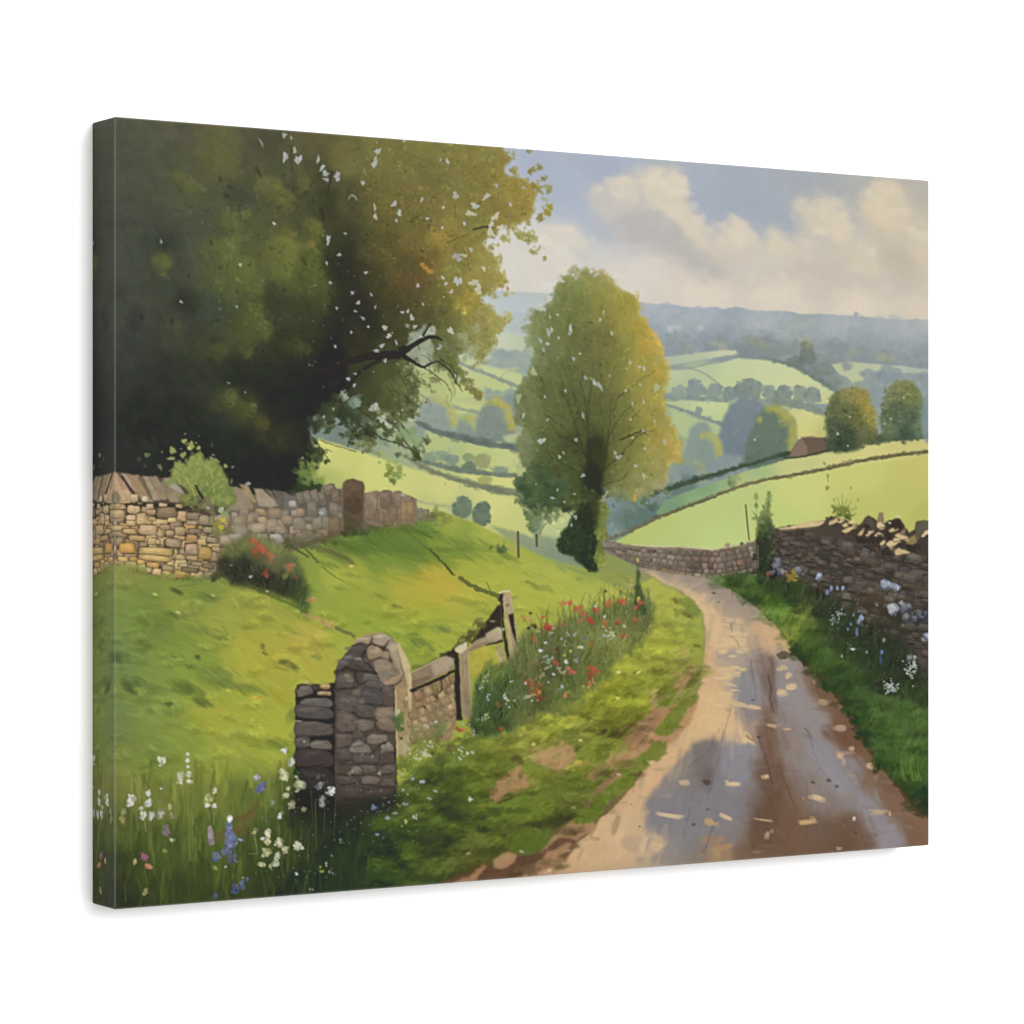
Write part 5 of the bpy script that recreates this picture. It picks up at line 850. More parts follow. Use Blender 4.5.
# ------------------------------------------------------------------ RIGHT-HAND WALLS
def rightwall():
    # far curving wall
    T = [(600,541),(608,541),(625,544),(640,546),(660,547),(680,547),(700,549),(712,550),(722,548),(735,546),(745,543),(755,541),(775,535)]
    Bt = [(775,568),(755,574),(735,578),(715,579),(690,578),(665,575),(640,568),(622,559),(606,553)]
    m = region(T + Bt, False, 0, .8, .4)
    lay(m, field([(610,547,(134,128,118)),(640,556,(122,110,96)),(680,562,(112,98,84)),(720,562,(104,90,78)),(750,555,(112,98,80)),(700,574,(96,84,72)),(740,572,(74,70,56)),(630,552,(130,120,106))], 3, 4))
    for x, y in points_in(m, 240):
        j, i = at(x, y); stroke(x, y, 3 + 3 * rng.random(), 1.6 + rng.random(), rng.normal(.06, .12), IMG[j, i] + rng.normal(0, 8) + rng.normal(0, 2, 3), .55, 0, .2, .8, m)
    for x in np.arange(610, 760, 5): line([(x, np.interp(x, [600,712,775], [543,553,540]) + 2 * rng.random()), (x + rng.normal(0, 1), np.interp(x, [600,640,715,775], [550,562,574,566]))], .6, .5, (88,78,68), .3)
    wall([(606,544),(640,549),(690,551),(720,552),(768,543)], [(606,552),(640,567),(690,577),(720,578),(768,569)], 5, 6.5, [(128,114,98),(112,98,84),(138,124,106),(104,92,80),(120,102,86)], None, 608, 756, .25, .84, 6)
    smudge(m, 160, 5, 1.6, .06, 2, .5, 4)
    for x in np.arange(606, 768, 2.6): blob(x, np.interp(x, [p[0] for p in T], [p[1] for p in T]) + 1.2 + rng.normal(0, .5), 1.8, 1.3, np.array((138,122,102)) + rng.normal(0, 14), .7)
    for x in np.arange(632, 745, 3.2): blob(x, np.interp(x, [p[0] for p in T], [p[1] for p in T]) - .3, 2.2, .7, (206,200,160), .6, 0, .4, .6)
    clump(726,545,4,1.6,((140,110,90),(176,150,120)), 8, 1.8, 0, .7); blob(741,543.5,1.8,1.4,(80,66,54),.8)
    line([(727,552),(731,556),(730,562)], 3, 4, (128,112,94), .4, jit=1.5)
    # field stick and ivy
    line([(745,505),(746.5,522),(748.5,540)], 1.5, 1.3, (96,84,52), .95); 
    # near wall, in shade
    T = [(755,541),(764,534),(772,528),(785,526),(800,524),(812,522),(824,520),(830,516),(838,517),(846,520),(852,526),(860,524),(864,517),(868,515),(874,519),(878,522),(888,521),(893,519),(899,519),(904,527),(908,533),(914,529),(915,522),(921,520),(940,522)]
    m = region(T + [(940,690),(925,680),(900,655),(880,640),(850,620),(815,600),(790,585),(770,580),(758,575)], False, 0, 1, .5)
    lay(m, field([(770,545,(80,72,60)),(800,540,(82,70,58)),(830,550,(76,66,56)),(860,560,(68,58,50)),(900,560,(70,62,54)),(925,600,(70,64,58)),(880,600,(72,58,46)),(830,590,(66,60,48)),(790,570,(74,72,62)),(780,580,(60,66,50)),(925,650,(74,66,52)),(900,640,(66,58,44))], 3, 5))
    cols = [(82,71,60),(76,67,58),(86,74,62),(70,62,54),(78,71,64),(84,69,57),(72,62,52)]
    wall([(762,535),(800,530),(850,540),(900,552),(940,560)], [(762,574),(800,592),(850,620),(900,655),(940,690)], 10, 13, cols, None, 764, 940, .3, .9, 4, sx=lambda x: .7 + (x - 760) / 180)
    # slanted dark joints of the rougher left stretch
    for _ in range(170):
        x = rng.uniform(775, 870); y = np.interp(x, [770,870], [530,548]) + rng.random() * np.interp(x, [770,870], [45,60])
        stroke(x, y, 5 + 7 * rng.random(), 1 + 1.4 * rng.random(), .28 + rng.normal(0, .2), np.array((64,56,48)) if rng.random() < .55 else np.array((98,86,72)) + rng.normal(0, 8), .5, 0, .3, .8)
    for x, y, w, h, c, a in [(885,548,13,9,(86,82,80),.1),(865,552,10,10,(96,102,112),.3),(872,555,6,9,(104,108,116),.5),(846,549,8,4.5,(126,124,122),.2),(880,562,10,8,(92,88,86),.1),(861,573,9,9,(112,90,70),.1),(850,566,8,6,(98,80,66),.1),(852,577,13,6,(104,84,68),.15),(848,583,9,8,(98,80,66),.1),(873,575,7,5,(106,90,70),.1),(890,568,10,8,(88,82,76),.1),(904,570,12,8,(92,86,80),.1),(918,575,20,12,(116,102,88),.08),(926,580,10,10,(92,92,98),.1),(924,565,9,4,(112,94,74),.1),(908,561,10,6,(96,82,66),.1),(897,560,8,6,(86,78,68),.1),(901,582,8,6,(98,100,104),.1),(910,586,8,7,(90,82,76),.1),(892,597,13,12,(92,88,80),.2),(902,594,8,8,(96,94,92),.1),(918,592,8,8,(158,124,92),.1),(925,598,8,8,(140,114,94),.1),(924,590,6,6,(88,90,96),.1),(918,605,14,6,(92,82,70),.15),(914,608,16,5,(82,72,60),.1),(878,588,12,8,(80,70,60),.1),(905,627,18,9,(108,92,74),.3),(922,630,12,10,(106,92,74),.2),(918,645,14,9,(96,84,66),.2),(922,615,10,8,(94,90,90),.1),(838,556,14,6,(94,78,64),.2),(833,561,8,4,(110,90,70),.2),(826,572,9,7,(90,78,66),.2),(840,573,7,4,(108,88,72),.1)]:
        c = np.array(c) * .84 + 8; stone(x, y, w, h, (46,40,35), a, 0, 0, .2, .6); stone(x, y, w * .9, h * .82, c, a, .14, .1, .24, .85)
    scum = region([(762,545),(800,532),(850,540),(900,556),(940,560),(940,690),(900,655),(850,620),(800,592),(764,576)], False, 0, 3, 3)
    brushwork(scum, 420, 9, 2.6, .22, 7, .5, .3, 0, 2, 1.2)
    glaze(scum, .72, (66,60,54), .18)
    for _ in range(210):
        x = rng.uniform(770, 928); y0 = np.interp(x, [770,850,930], [534,545,556]); y = y0 + rng.random() * np.interp(x, [770,850,930], [38,66,110])
        w = np.interp(x, [770,930], [5,13]) * (.6 + .8 * rng.random()); c = np.array((104,92,78)) + rng.normal(0, 12) + rng.normal(0, 3, 3)
        stone(x, y, w, w * (.38 + .25 * rng.random()), c, .18 + rng.normal(0, .08), .3, .16, .26, .5)
        line([(x - w * .5, y + w * .27), (x + w * .5, y + w * .3 + w * .1)], 1.1, .8, (42,36,32), .55, jit=.8)
    glaze(scum, .9, (92,84,74), .12, .96)
    # brown dead growth
    clump(873,598,14,9,((66,56,42),(88,74,52)), 40, 4, .2, .5, soft=2); clump(858,600,6,6,((64,56,42),(84,72,50)), 16, 3, 0, .5)
    # coping stones with the sun on top
    def put(pts, c, a=.97): lay(region(pts, False, 0, .7, .35), np.array(c, float)[None, None] * (1 + .07 * FB['xs'][..., None]), a)
    dark = [([(861,534),(862,524),(864,517),(868,515),(871,518),(875,524),(874,532)], (84,76,66)),([(876,526),(877,513),(879,512),(882.5,513),(882.5,522),(884,528),(878,530)], (136,116,88)),([(888,530),(889,524),(892,519),(897,518.5),(901,523),(904,530),(902,534),(894,530)], (66,54,48)),([(914,540),(915,525),(918,521),(926,520.5),(940,524),(940,530),(922,532),(918,540)], (94,90,72)),([(905,544),(908,538),(914,534),(916,540),(914,546)], (140,122,76)),([(850,530),(858,526),(866,524),(872,530),(866,536),(852,536)], (70,60,50)),([(897,534),(903,528),(904,526),(904,534)], (140,112,84))]
    for pts, c in dark: put(pts, c)
    lit = [[(796,524),(806,522),(816,521),(824,520),(823,523),(816,527),(806,528),(796,529)],[(776,528),(790,526),(797,524),(796,529),(780,530)],[(828,522),(834,518),(840,517),(844,520),(840,524),(836,522),(832,524),(828,526)],[(841,525),(845,522),(848,525),(846,528),(842,527)],[(840,531),(846,528),(852,526),(857,527),(850,530),(845,534)],[(847,523),(852,519),(857,524),(853,525)],[(864,535),(868,531),(873,530),(870,534),(866,537)],[(873,536),(877,532),(882,534),(882,537),(876,537)],[(878,544),(882,540),(885,541),(882,545),(880,546)],[(884,544),(890,540),(894,537),(898,538),(900,541),(894,545),(890,549),(887,546)],[(893,535),(897,533),(903,535),(908,538),(907,542),(902,540),(897,538)],[(888,530),(893,527),(898,529),(895,531),(888,533)],[(894,551),(898,547),(901,549),(904,550),(909,551),(908,554),(902,554),(898,556),(894,556)],[(920,536),(924,531),(929,529),(940,530),(940,533),(926,534),(922,538)],[(876,523),(879,521),(884,525),(881,529),(876,528)],[(857,534),(864,527),(862,533),(858,538)]]
    for p in lit: put(p, np.array((206,180,128)) + rng.normal(0, 7)); 
    for p in lit:
        q = np.array(p, float); c = q.mean(0)
        stroke(c[0], c[1] - .6, 5, 1.2, -.3, (220,196,146), .5, 0, .3, .6); line([(q[:,0].min(), q[:,1].max()), (q[:,0].max(), q[:,1].mean() + 1.5)], .9, .7, (52,44,38), .6)
    for x, y in [(826,518),(838,520),(788,526),(850,525),(866,533),(884,532)]: blob(x, y, 1.4, 1, (64,54,46), .8)
    for x, y, rx, ry in [(870,540,4,3),(878,538,3,4),(888,536,5,3),(886,552,5,4),(912,548,6,5),(860,540,5,4),(900,545,2,1.6),(866,526,3,2),(894,525,6,4)]: blob(x, y, rx, ry, (54,46,40), .75, rng.random(), .5)
    blob(897,516,2.4,1.2,(206,196,150),.8); blob(889,523,1.4,1.2,(206,200,180),.8); blob(884,522,1.6,1,(186,176,150),.8)
    # ivy between the walls
    iv = region([(756,584),(757,560),(755,546),(756,534),(758,522),(762,510),(766,500),(770,508),(772,520),(773,532),(772,546),(776,556),(774,572),(772,586)], True, 3, 2, 1.2)
    lay(iv, field([(766,505,(118,134,76)),(762,525,(88,104,58)),(768,530,(66,78,50)),(762,545,(46,54,38)),(770,550,(56,64,42)),(764,570,(46,56,36)),(770,580,(50,68,36))], 3, 4))
    for x, y in points_in(iv, 170):
        j, i = at(x, y); blob(x, y, 2, 1.4, IMG[j, i] + rng.normal(0, 12) + rng.normal(0, 3, 3), .65, rng.random() * 3, .4, .9)
    for x, y in [(768,500),(764,506),(766,512),(770,516),(760,520),(756,506),(754,516),(755,498),(769,494),(762,514)]: clump(x, y, 2.2, 3.4, ((104,120,64),(136,150,84)), 6, 1.8, 0, .7, soft=.8)
    line([(757,530),(756,510),(755,496)], .6, .4, (110,124,70), .7); line([(764,525),(767,505),(769,490)], .7, .4, (110,124,70), .7); line([(757,546),(757.5,568)], 1.4, 1.2, (116,112,72), .7)
    # sprig on the wall
    clump(842,511,7,5,((88,98,42),(128,134,56)), 40, 2.4, 0, .7, soft=.9); clump(848,516,4,3,((70,84,40),(104,118,50)), 16, 2, 0, .7)
    for a, L in [(-2.2,14),(-1.9,18),(-1.6,20),(-1.3,16),(-1.0,16),(-2.5,12)]: line([(842,514),(842 + math.cos(a) * L * .6, 514 + math.sin(a) * L * .6),(842 + math.cos(a) * L, 514 + math.sin(a) * L)], 1.1, .4, (120,130,62), .75)
    for x, y in [(833,500),(831,506),(857,500),(855,508),(854,514),(850,488),(826,488),(827,476)]: blob(x, y, 1.1, 1.7, (136,138,74), .6)
    line([(827,474),(827.5,482)], .8, .7, (110,98,64), .7); clump(827,488,2.4,2,((150,130,80),(176,150,100)), 7, 1.6, 0, .6)

# ------------------------------------------------------------------ ROAD
def road():
    L = [(628,567),(645,573),(662,582),(680,590),(692,600),(701,612),(705,628),(705,642),(702,660),(698,676),(690,696),(676,716),(662,738),(648,762),(634,784),(616,806),(598,820),(586,836),(570,846),(546,856),(520,866),(480,876),(440,890),(430,920)]
    R = [(945,930),(945,822),(929,814),(914,806),(898,790),(880,764),(862,740),(848,714),(838,698),(820,676),(802,660),(790,648),(782,636),(772,622),(760,610),(748,598),(734,590),(718,582),(704,577),(680,575),(650,570)]
    lay(region([(640,572),(700,578),(760,600),(800,640),(945,800),(945,930),(420,930),(440,880),(560,800),(640,720),(690,640),(690,610)], True, 0, 1, 2), field([(660,580,(150,140,90)),(700,640,(150,136,84)),(640,740,(140,116,72)),(560,820,(104,92,56)),(480,870,(86,68,46)),(800,650,(84,88,46)),(860,730,(78,70,42)),(920,800,(76,64,40))]))
    m = region(L + R, False, 2.5, 1.0, .7)
    F = field([(640,570,(140,130,124)),(660,575,(142,128,120)),(690,582,(140,128,120)),(715,590,(138,126,118)),(740,602,(140,128,118)),(755,615,(144,128,114)),(655,580,(200,172,126)),(680,593,(206,174,126)),(697,608,(206,172,124)),(708,600,(168,148,126)),
        (712,620,(212,172,120)),(712,650,(208,164,116)),(706,680,(208,164,116)),(730,615,(166,146,124)),(740,630,(196,170,128)),(735,650,(206,176,128)),(752,640,(172,146,116)),(765,630,(196,160,116)),(775,642,(192,154,108)),(755,660,(150,130,112)),
        (725,670,(196,164,120)),(720,700,(210,172,120)),(700,710,(206,162,112)),(740,680,(150,138,130)),(745,700,(128,126,134)),(760,690,(122,108,106)),(770,680,(112,96,90)),(785,665,(146,132,124)),(780,690,(124,124,130)),(800,680,(136,122,112)),(795,700,(132,128,130)),(815,690,(112,84,64)),(830,705,(110,80,60)),
        (690,730,(200,158,108)),(720,725,(212,172,120)),(735,735,(206,168,120)),(750,720,(150,132,122)),(765,720,(116,90,76)),(770,740,(112,84,68)),(790,720,(132,122,122)),(815,725,(130,122,122)),(835,730,(108,78,58)),(850,745,(106,74,54)),
        (670,760,(204,160,110)),(690,745,(180,150,112)),(700,760,(120,110,106)),(715,750,(112,108,112)),(735,755,(128,130,142)),(730,775,(122,124,136)),(705,775,(100,90,88)),(750,750,(128,118,116)),(760,770,(100,80,68)),(775,760,(104,78,64)),(790,755,(128,116,112)),(810,760,(130,128,136)),(840,775,(130,126,134)),(860,770,(112,86,68)),(875,790,(112,86,68)),
        (640,800,(208,164,112)),(660,790,(204,162,114)),(670,800,(126,116,112)),(690,800,(110,108,112)),(720,800,(116,118,126)),(740,800,(112,110,116)),(760,800,(96,76,64)),(780,795,(100,74,58)),(800,790,(112,94,84)),(820,795,(122,112,108)),(850,795,(124,118,120)),(870,810,(124,114,110)),(895,805,(120,92,72)),(920,820,(118,86,62)),
        (600,830,(206,166,116)),(620,840,(204,168,124)),(600,850,(186,150,108)),(640,830,(180,156,124)),(650,845,(196,164,118)),(660,825,(118,118,124)),(690,830,(116,116,122)),(670,850,(132,124,118)),(700,845,(120,104,92)),(730,830,(124,100,80)),(720,850,(160,128,90)),(740,850,(110,82,62)),(770,825,(92,66,50)),(790,830,(100,72,54)),(780,850,(96,70,54)),(820,830,(100,78,66)),(850,830,(100,74,58)),(880,830,(126,118,124)),(890,840,(128,124,136)),(870,822,(128,120,124)),(910,840,(108,80,60)),(840,850,(94,66,48)),
        (560,860,(190,150,104)),(520,872,(150,112,76)),(480,880,(128,88,60)),(580,845,(204,162,112)),(560,850,(196,154,106))], 3.2, 5)
    lay(m, F)
    an = lambda x, y: math.atan2(1, -1.1 + (x - 640) * .0085) if y > 640 else .7
    grain = lambda x, y: math.atan2(y - 560, x - 735 + (y - 560) * .0)
    brushwork(m, 900, 20, 4, grain, 6, .45, .22, .002, 2, 1.6, tint=None)
    brushwork(m, 1300, 8, 1.8, grain, 8, .4, .35, .0, 2, 1.0)
    brushwork(m, 700, 9, 2, .05, 7, .35, .25, .0, 2, 1.0)
    def patch(pts, c, a=.75, fe=1.2, w=2.5):
        q = region(pts, True, w, 1.4, fe) * m; lay(q, np.array(c, float)[None, None] * (1 + .06 * FB['s'][..., None]), a)
    def dapple(x, y, L, w, c=(216,182,132), an=0, a=.74):
        if L * w < 34 and rng.random() < .4: return
        for _ in range(3): stroke(x + rng.normal(0, L * .12), y + rng.normal(0, w * .2), L * (.7 + .4 * rng.random()), w * (.6 + .5 * rng.random()), an + rng.normal(0, .12), np.array(c) + rng.normal(0, 5), a * .7, 0, .15, .8)
    # shade of the trees across the lane
    patch([(714,650),(736,648),(752,652),(768,650),(784,648),(790,656),(776,664),(760,662),(738,662),(716,658)], (150,138,130), .55)
    patch([(716,655),(736,652),(756,656),(758,668),(744,676),(726,672),(714,664)], (142,136,134), .5)
    patch([(736,676),(752,668),(760,690),(758,706),(738,702),(734,690)], (124,126,136), .85)
    patch([(722,684),(736,680),(738,688),(724,690)], (150,138,128), .4)
    patch([(736,704),(752,706),(756,716),(748,722),(738,716)], (124,118,122), .75)
    patch([(690,738),(722,736),(752,742),(754,760),(748,800),(742,830),(724,848),(700,830),(694,812),(662,818),(644,812),(644,798),(660,780),(672,766),(688,752)], (114,112,118), .8, 1.6)
    patch([(692,742),(706,737),(722,737),(714,760),(706,784),(694,780),(688,764)], (102,94,94), .6, 3)
    patch([(718,742),(754,742),(750,770),(740,792),(728,792),(722,770)], (128,130,142), .7, 2)
    patch([(704,770),(714,766),(712,784),(702,786)], (84,72,66), .5, 3)
    patch([(640,798),(664,790),(700,792),(730,800),(724,836),(700,850),(676,850),(668,836),(648,832),(640,816)], (116,116,124), .75, 1.8)
    patch([(662,846),(684,834),(676,856),(640,862),(636,850)], (130,124,122), .7, 2)
    patch([(620,840),(634,836),(642,846),(630,852)], (128,118,112), .75, 1.4)
    # brown ruts
    patch([(756,654),(768,658),(772,676),(774,700),(776,712),(770,712),(764,690),(756,672)], (104,86,78), .7, 1.4)
    patch([(766,656),(774,664),(775,690),(776,712),(768,710),(770,690),(768,672)], (92,70,58), .75, 1)
    patch([(758,728),(772,722),(774,740),(778,764),(786,790),(796,812),(790,836),(768,846),(748,850),(752,816),(756,790),(764,764),(762,746)], (98,70,54), .75, 2.4)
    patch([(750,790),(768,772),(776,784),(780,812),(768,846),(748,850),(746,820)], (88,64,50), .6, 4)
    patch([(778,792),(800,800),(812,830),(806,852),(770,858),(776,830)], (108,78,56), .5, 4)
    patch([(802,668),(818,680),(838,702),(850,720),(866,744),(884,772),(900,792),(886,790),(868,768),(846,744),(836,728),(824,724),(836,716),(824,700),(806,686)], (106,72,52), .85, 1.4)
    patch([(820,728),(846,728),(862,744),(850,752),(834,748)], (98,64,46), .7, 1.6)
    patch([(816,838),(850,812),(868,830),(876,850),(820,858)], (96,68,50), .6, 4)
    patch([(880,786),(910,802),(930,818),(935,850),(904,850),(902,830),(886,812)], (114,82,60), .7, 3)
    # blue-grey sheen
    patch([(776,656),(794,660),(806,690),(828,716),(830,728),(808,730),(792,720),(780,712),(776,690)], (136,130,134), .7, 2.4)
    patch([(774,708),(794,716),(806,744),(816,768),(826,790),(810,796),(794,780),(784,760),(776,736)], (130,118,116), .6, 3)
    patch([(806,734),(828,740),(856,760),(862,776),(850,792),(836,794),(822,776),(812,756)], (132,130,140), .8, 3)
    patch([(856,790),(876,796),(880,812),(896,826),(906,842),(886,850),(872,830),(860,812)], (132,128,138), .8, 3)
    patch([(724,792),(754,778),(762,792),(752,814),(738,846),(720,840)], (118,114,122), .5, 4)
    # sunlit sand
    patch([(640,572),(660,580),(680,590),(692,600),(702,612),(706,632),(708,650),(722,646),(722,626),(716,610),(704,600),(690,592),(670,582),(652,574)], (214,180,126), .75, 1.6)
    patch([(700,690),(728,692),(734,712),(730,728),(748,742),(728,742),(704,738),(690,744),(672,756),(682,730),(692,706)], (214,174,120), .8, 1.8)
    patch([(728,722),(740,728),(752,738),(754,744),(730,740)], (214,176,122), .8, 1)
    patch([(662,756),(690,738),(676,762),(660,778),(646,800),(630,806),(640,784)], (214,170,118), .7, 1.8)
    patch([(590,836),(612,816),(640,802),(644,818),(640,830),(660,834),(664,842),(640,858),(590,864),(566,860)], (208,170,120), .6, 2)
    patch([(640,838),(656,836),(664,840),(656,852),(642,854)], (208,176,130), .8, .8)
    patch([(752,622),(766,620),(778,634),(786,646),(770,648),(752,640)], (206,162,112), .6, 2)
    smudge(m, 1500, 20, 4.2, grain, 5.5, .5, 3, 2.0, .3)
    smudge(m, 900, 11, 3.0, .05, 6, .45, 3, 1.6, .3)
    lay(m, blur(IMG, 1.1), .5)
    glaze(m, .96, (196,164,128), .13, 1.04)
    # bars of light between the leaf shadows
    for q in [(728,619,14,3),(738,621,10,3),(725,624,9,2),(730,632,14,6),(742,634,10,4),(726,642,18,8),(738,642,16,7),(722,652,12,5),(742,650,12,5,(206,180,136)),(731,656,8,3),(726,668,18,5),(734,667,10,3),(742,668.5,8,4),(728,675,20,5),(735,672,9,3),(728,684,16,3),(733,690,12,2.4),(728,694,18,4),(722,678,20,4),(741,704,18,4,None,.25),(752,707,16,3.4,None,.2),(729,702,14,3),(718,704,24,5),(714,716,26,5),(722,726,24,6),(742,734,14,5,None,.4),(748,741,14,3,None,.3),(732,748,9,2.4,(190,166,128)),(781.5,668,11,5),(787,676,6.5,6.5),(791,687,12,6.5,None,-.1),(780,694,13,6,None,-.1),(822,702,14,6,(168,138,110)),(772,725,14,3.4,(200,166,128),.1),(787,729,9,3,(196,160,122)),(840,727,14,7,(178,150,124)),(853,733,6,2,(190,160,120)),(851,749,8,5,(196,164,130),-.2),(845,753,22,3,(170,140,120)),(840,756,8,6,(206,166,122),.3),(843,762,5,6,(176,156,140)),(873,765,14,6.5,(206,166,126),.1),(875,778,6,8,(140,110,88)),(684,782,11,5,(200,172,130)),(735,784,17,4,(226,196,140),.08),(727,782,5,4,(206,176,130)),(765,777,9,4.5,(212,178,134)),(817,797,14,5.4,(222,186,138),.2),(803,798,3,2,(170,130,100)),(669,816,32,4,(214,188,140),.06),(725,817,15,3.4,(222,190,140),.35),(709,821,11,6,(204,158,104)),(712,824,16,3,(180,140,96)),(766,819,24,2.2,(200,160,112),.15),(777,822,6,3,(206,166,112)),(805,822,20,4.4,(218,172,116)),(812,820,8,5,(190,150,108)),(788,813.5,3,2,(226,196,140)),(853,818,3,5,(226,210,190)),(879,812,18,3.4,(206,170,134)),(889,813,3,4,(206,170,130)),(767,835,6,7,(176,146,116)),(771,831,5,4,(150,124,98)),(838,848,6,3,(190,166,140)),(721,847,26,6,(176,136,92),-.2),(712,840,20,8,(160,124,86),-.5),(757,852,12,3,(140,108,80)),(850,775,12,4,(160,140,124)),(846,794,16,3,(160,134,116)),(770,845,16,2,(130,98,74))]:
        dapple(q[0], q[1], q[2], q[3], q[4] if len(q) > 4 and q[4] else (216,184,134), q[5] if len(q) > 5 else 0)
    # ruts and cracks
    for pts, w, c, a in [([(730,706),(728,716),(722,736),(718,752)],1.3,(150,124,98),.8),([(722,736),(718,756),(712,780),(704,806)],1.2,(96,92,98),.6),([(806,730),(812,748),(820,768),(836,790)],1,(104,92,88),.6),([(731,636),(735,640),(739,648)],1.2,(150,124,100),.8),([(730,624),(731,632)],1.4,(120,108,98),.8),([(734,640),(740,647),(748,655)],1,(160,134,106),.7),([(768,676),(770,690),(769,700),(773,712)],3,(78,60,50),.7),([(780,710),(784,718),(786,724)],1,(96,80,72),.6),([(804,728),(808,732),(812,740)],1.6,(90,74,66),.7),([(746,736),(752,740),(756,742)],2,(110,76,56),.7),([(690,806),(686,822),(682,842)],1.2,(96,90,92),.6),([(712,826),(706,844),(702,852)],2,(92,84,80),.5),([(720,778),(708,800),(694,830),(682,846)],5,(128,132,144),.35),([(750,660),(752,676),(756,700)],2,(108,90,82),.5),([(714,738),(706,752),(688,766)],3,(104,92,84),.35),([(760,742),(766,762),(772,784)],4,(84,62,50),.4),([(777,764),(788,790),(796,812)],2,(82,60,48),.4),([(690,594),(704,604),(712,618)],2,(190,160,122),.5)]:
        line(pts, w, w * .6, c, a * .7, jit=1.4, soft=1.2)
    for x, y, r in [(707,809,1.6),(693,824,2),(639,826,1),(631,804,.8),(706,782,4),(713,593,1.8),(718,602,1),(640,595,1),(828,780,2.4),(836,786,2),(758,737,2),(752,700,1.5),(855,832,1.4),(812,782,2)]: blob(x, y, r, r * .7, (76,64,60), .7)
    smudge(m, 500, 9, 2.2, grain, 3, .45, 4, 1.3)
    # dark earth lip along the right edge
    line([(722,584),(740,594),(756,606),(770,620)], 2.2, 2.8, (92,80,56), .8, jit=1.6, soft=1.4)
    line([(790,650),(806,664),(824,682),(842,704),(854,726),(868,748),(884,768),(902,792),(916,806),(932,818)], 3.5, 5, (82,60,40), .8, jit=2.2, soft=1.8)
    blob(782,655,6,4,(92,70,50),.8); blob(757,617,6,2,(200,182,150),.7,.1)
    for x, y in [(814,682),(824,702),(856,730),(874,764)]: blob(x, y, 3, 1.4, (170,140,104), .5, .7)

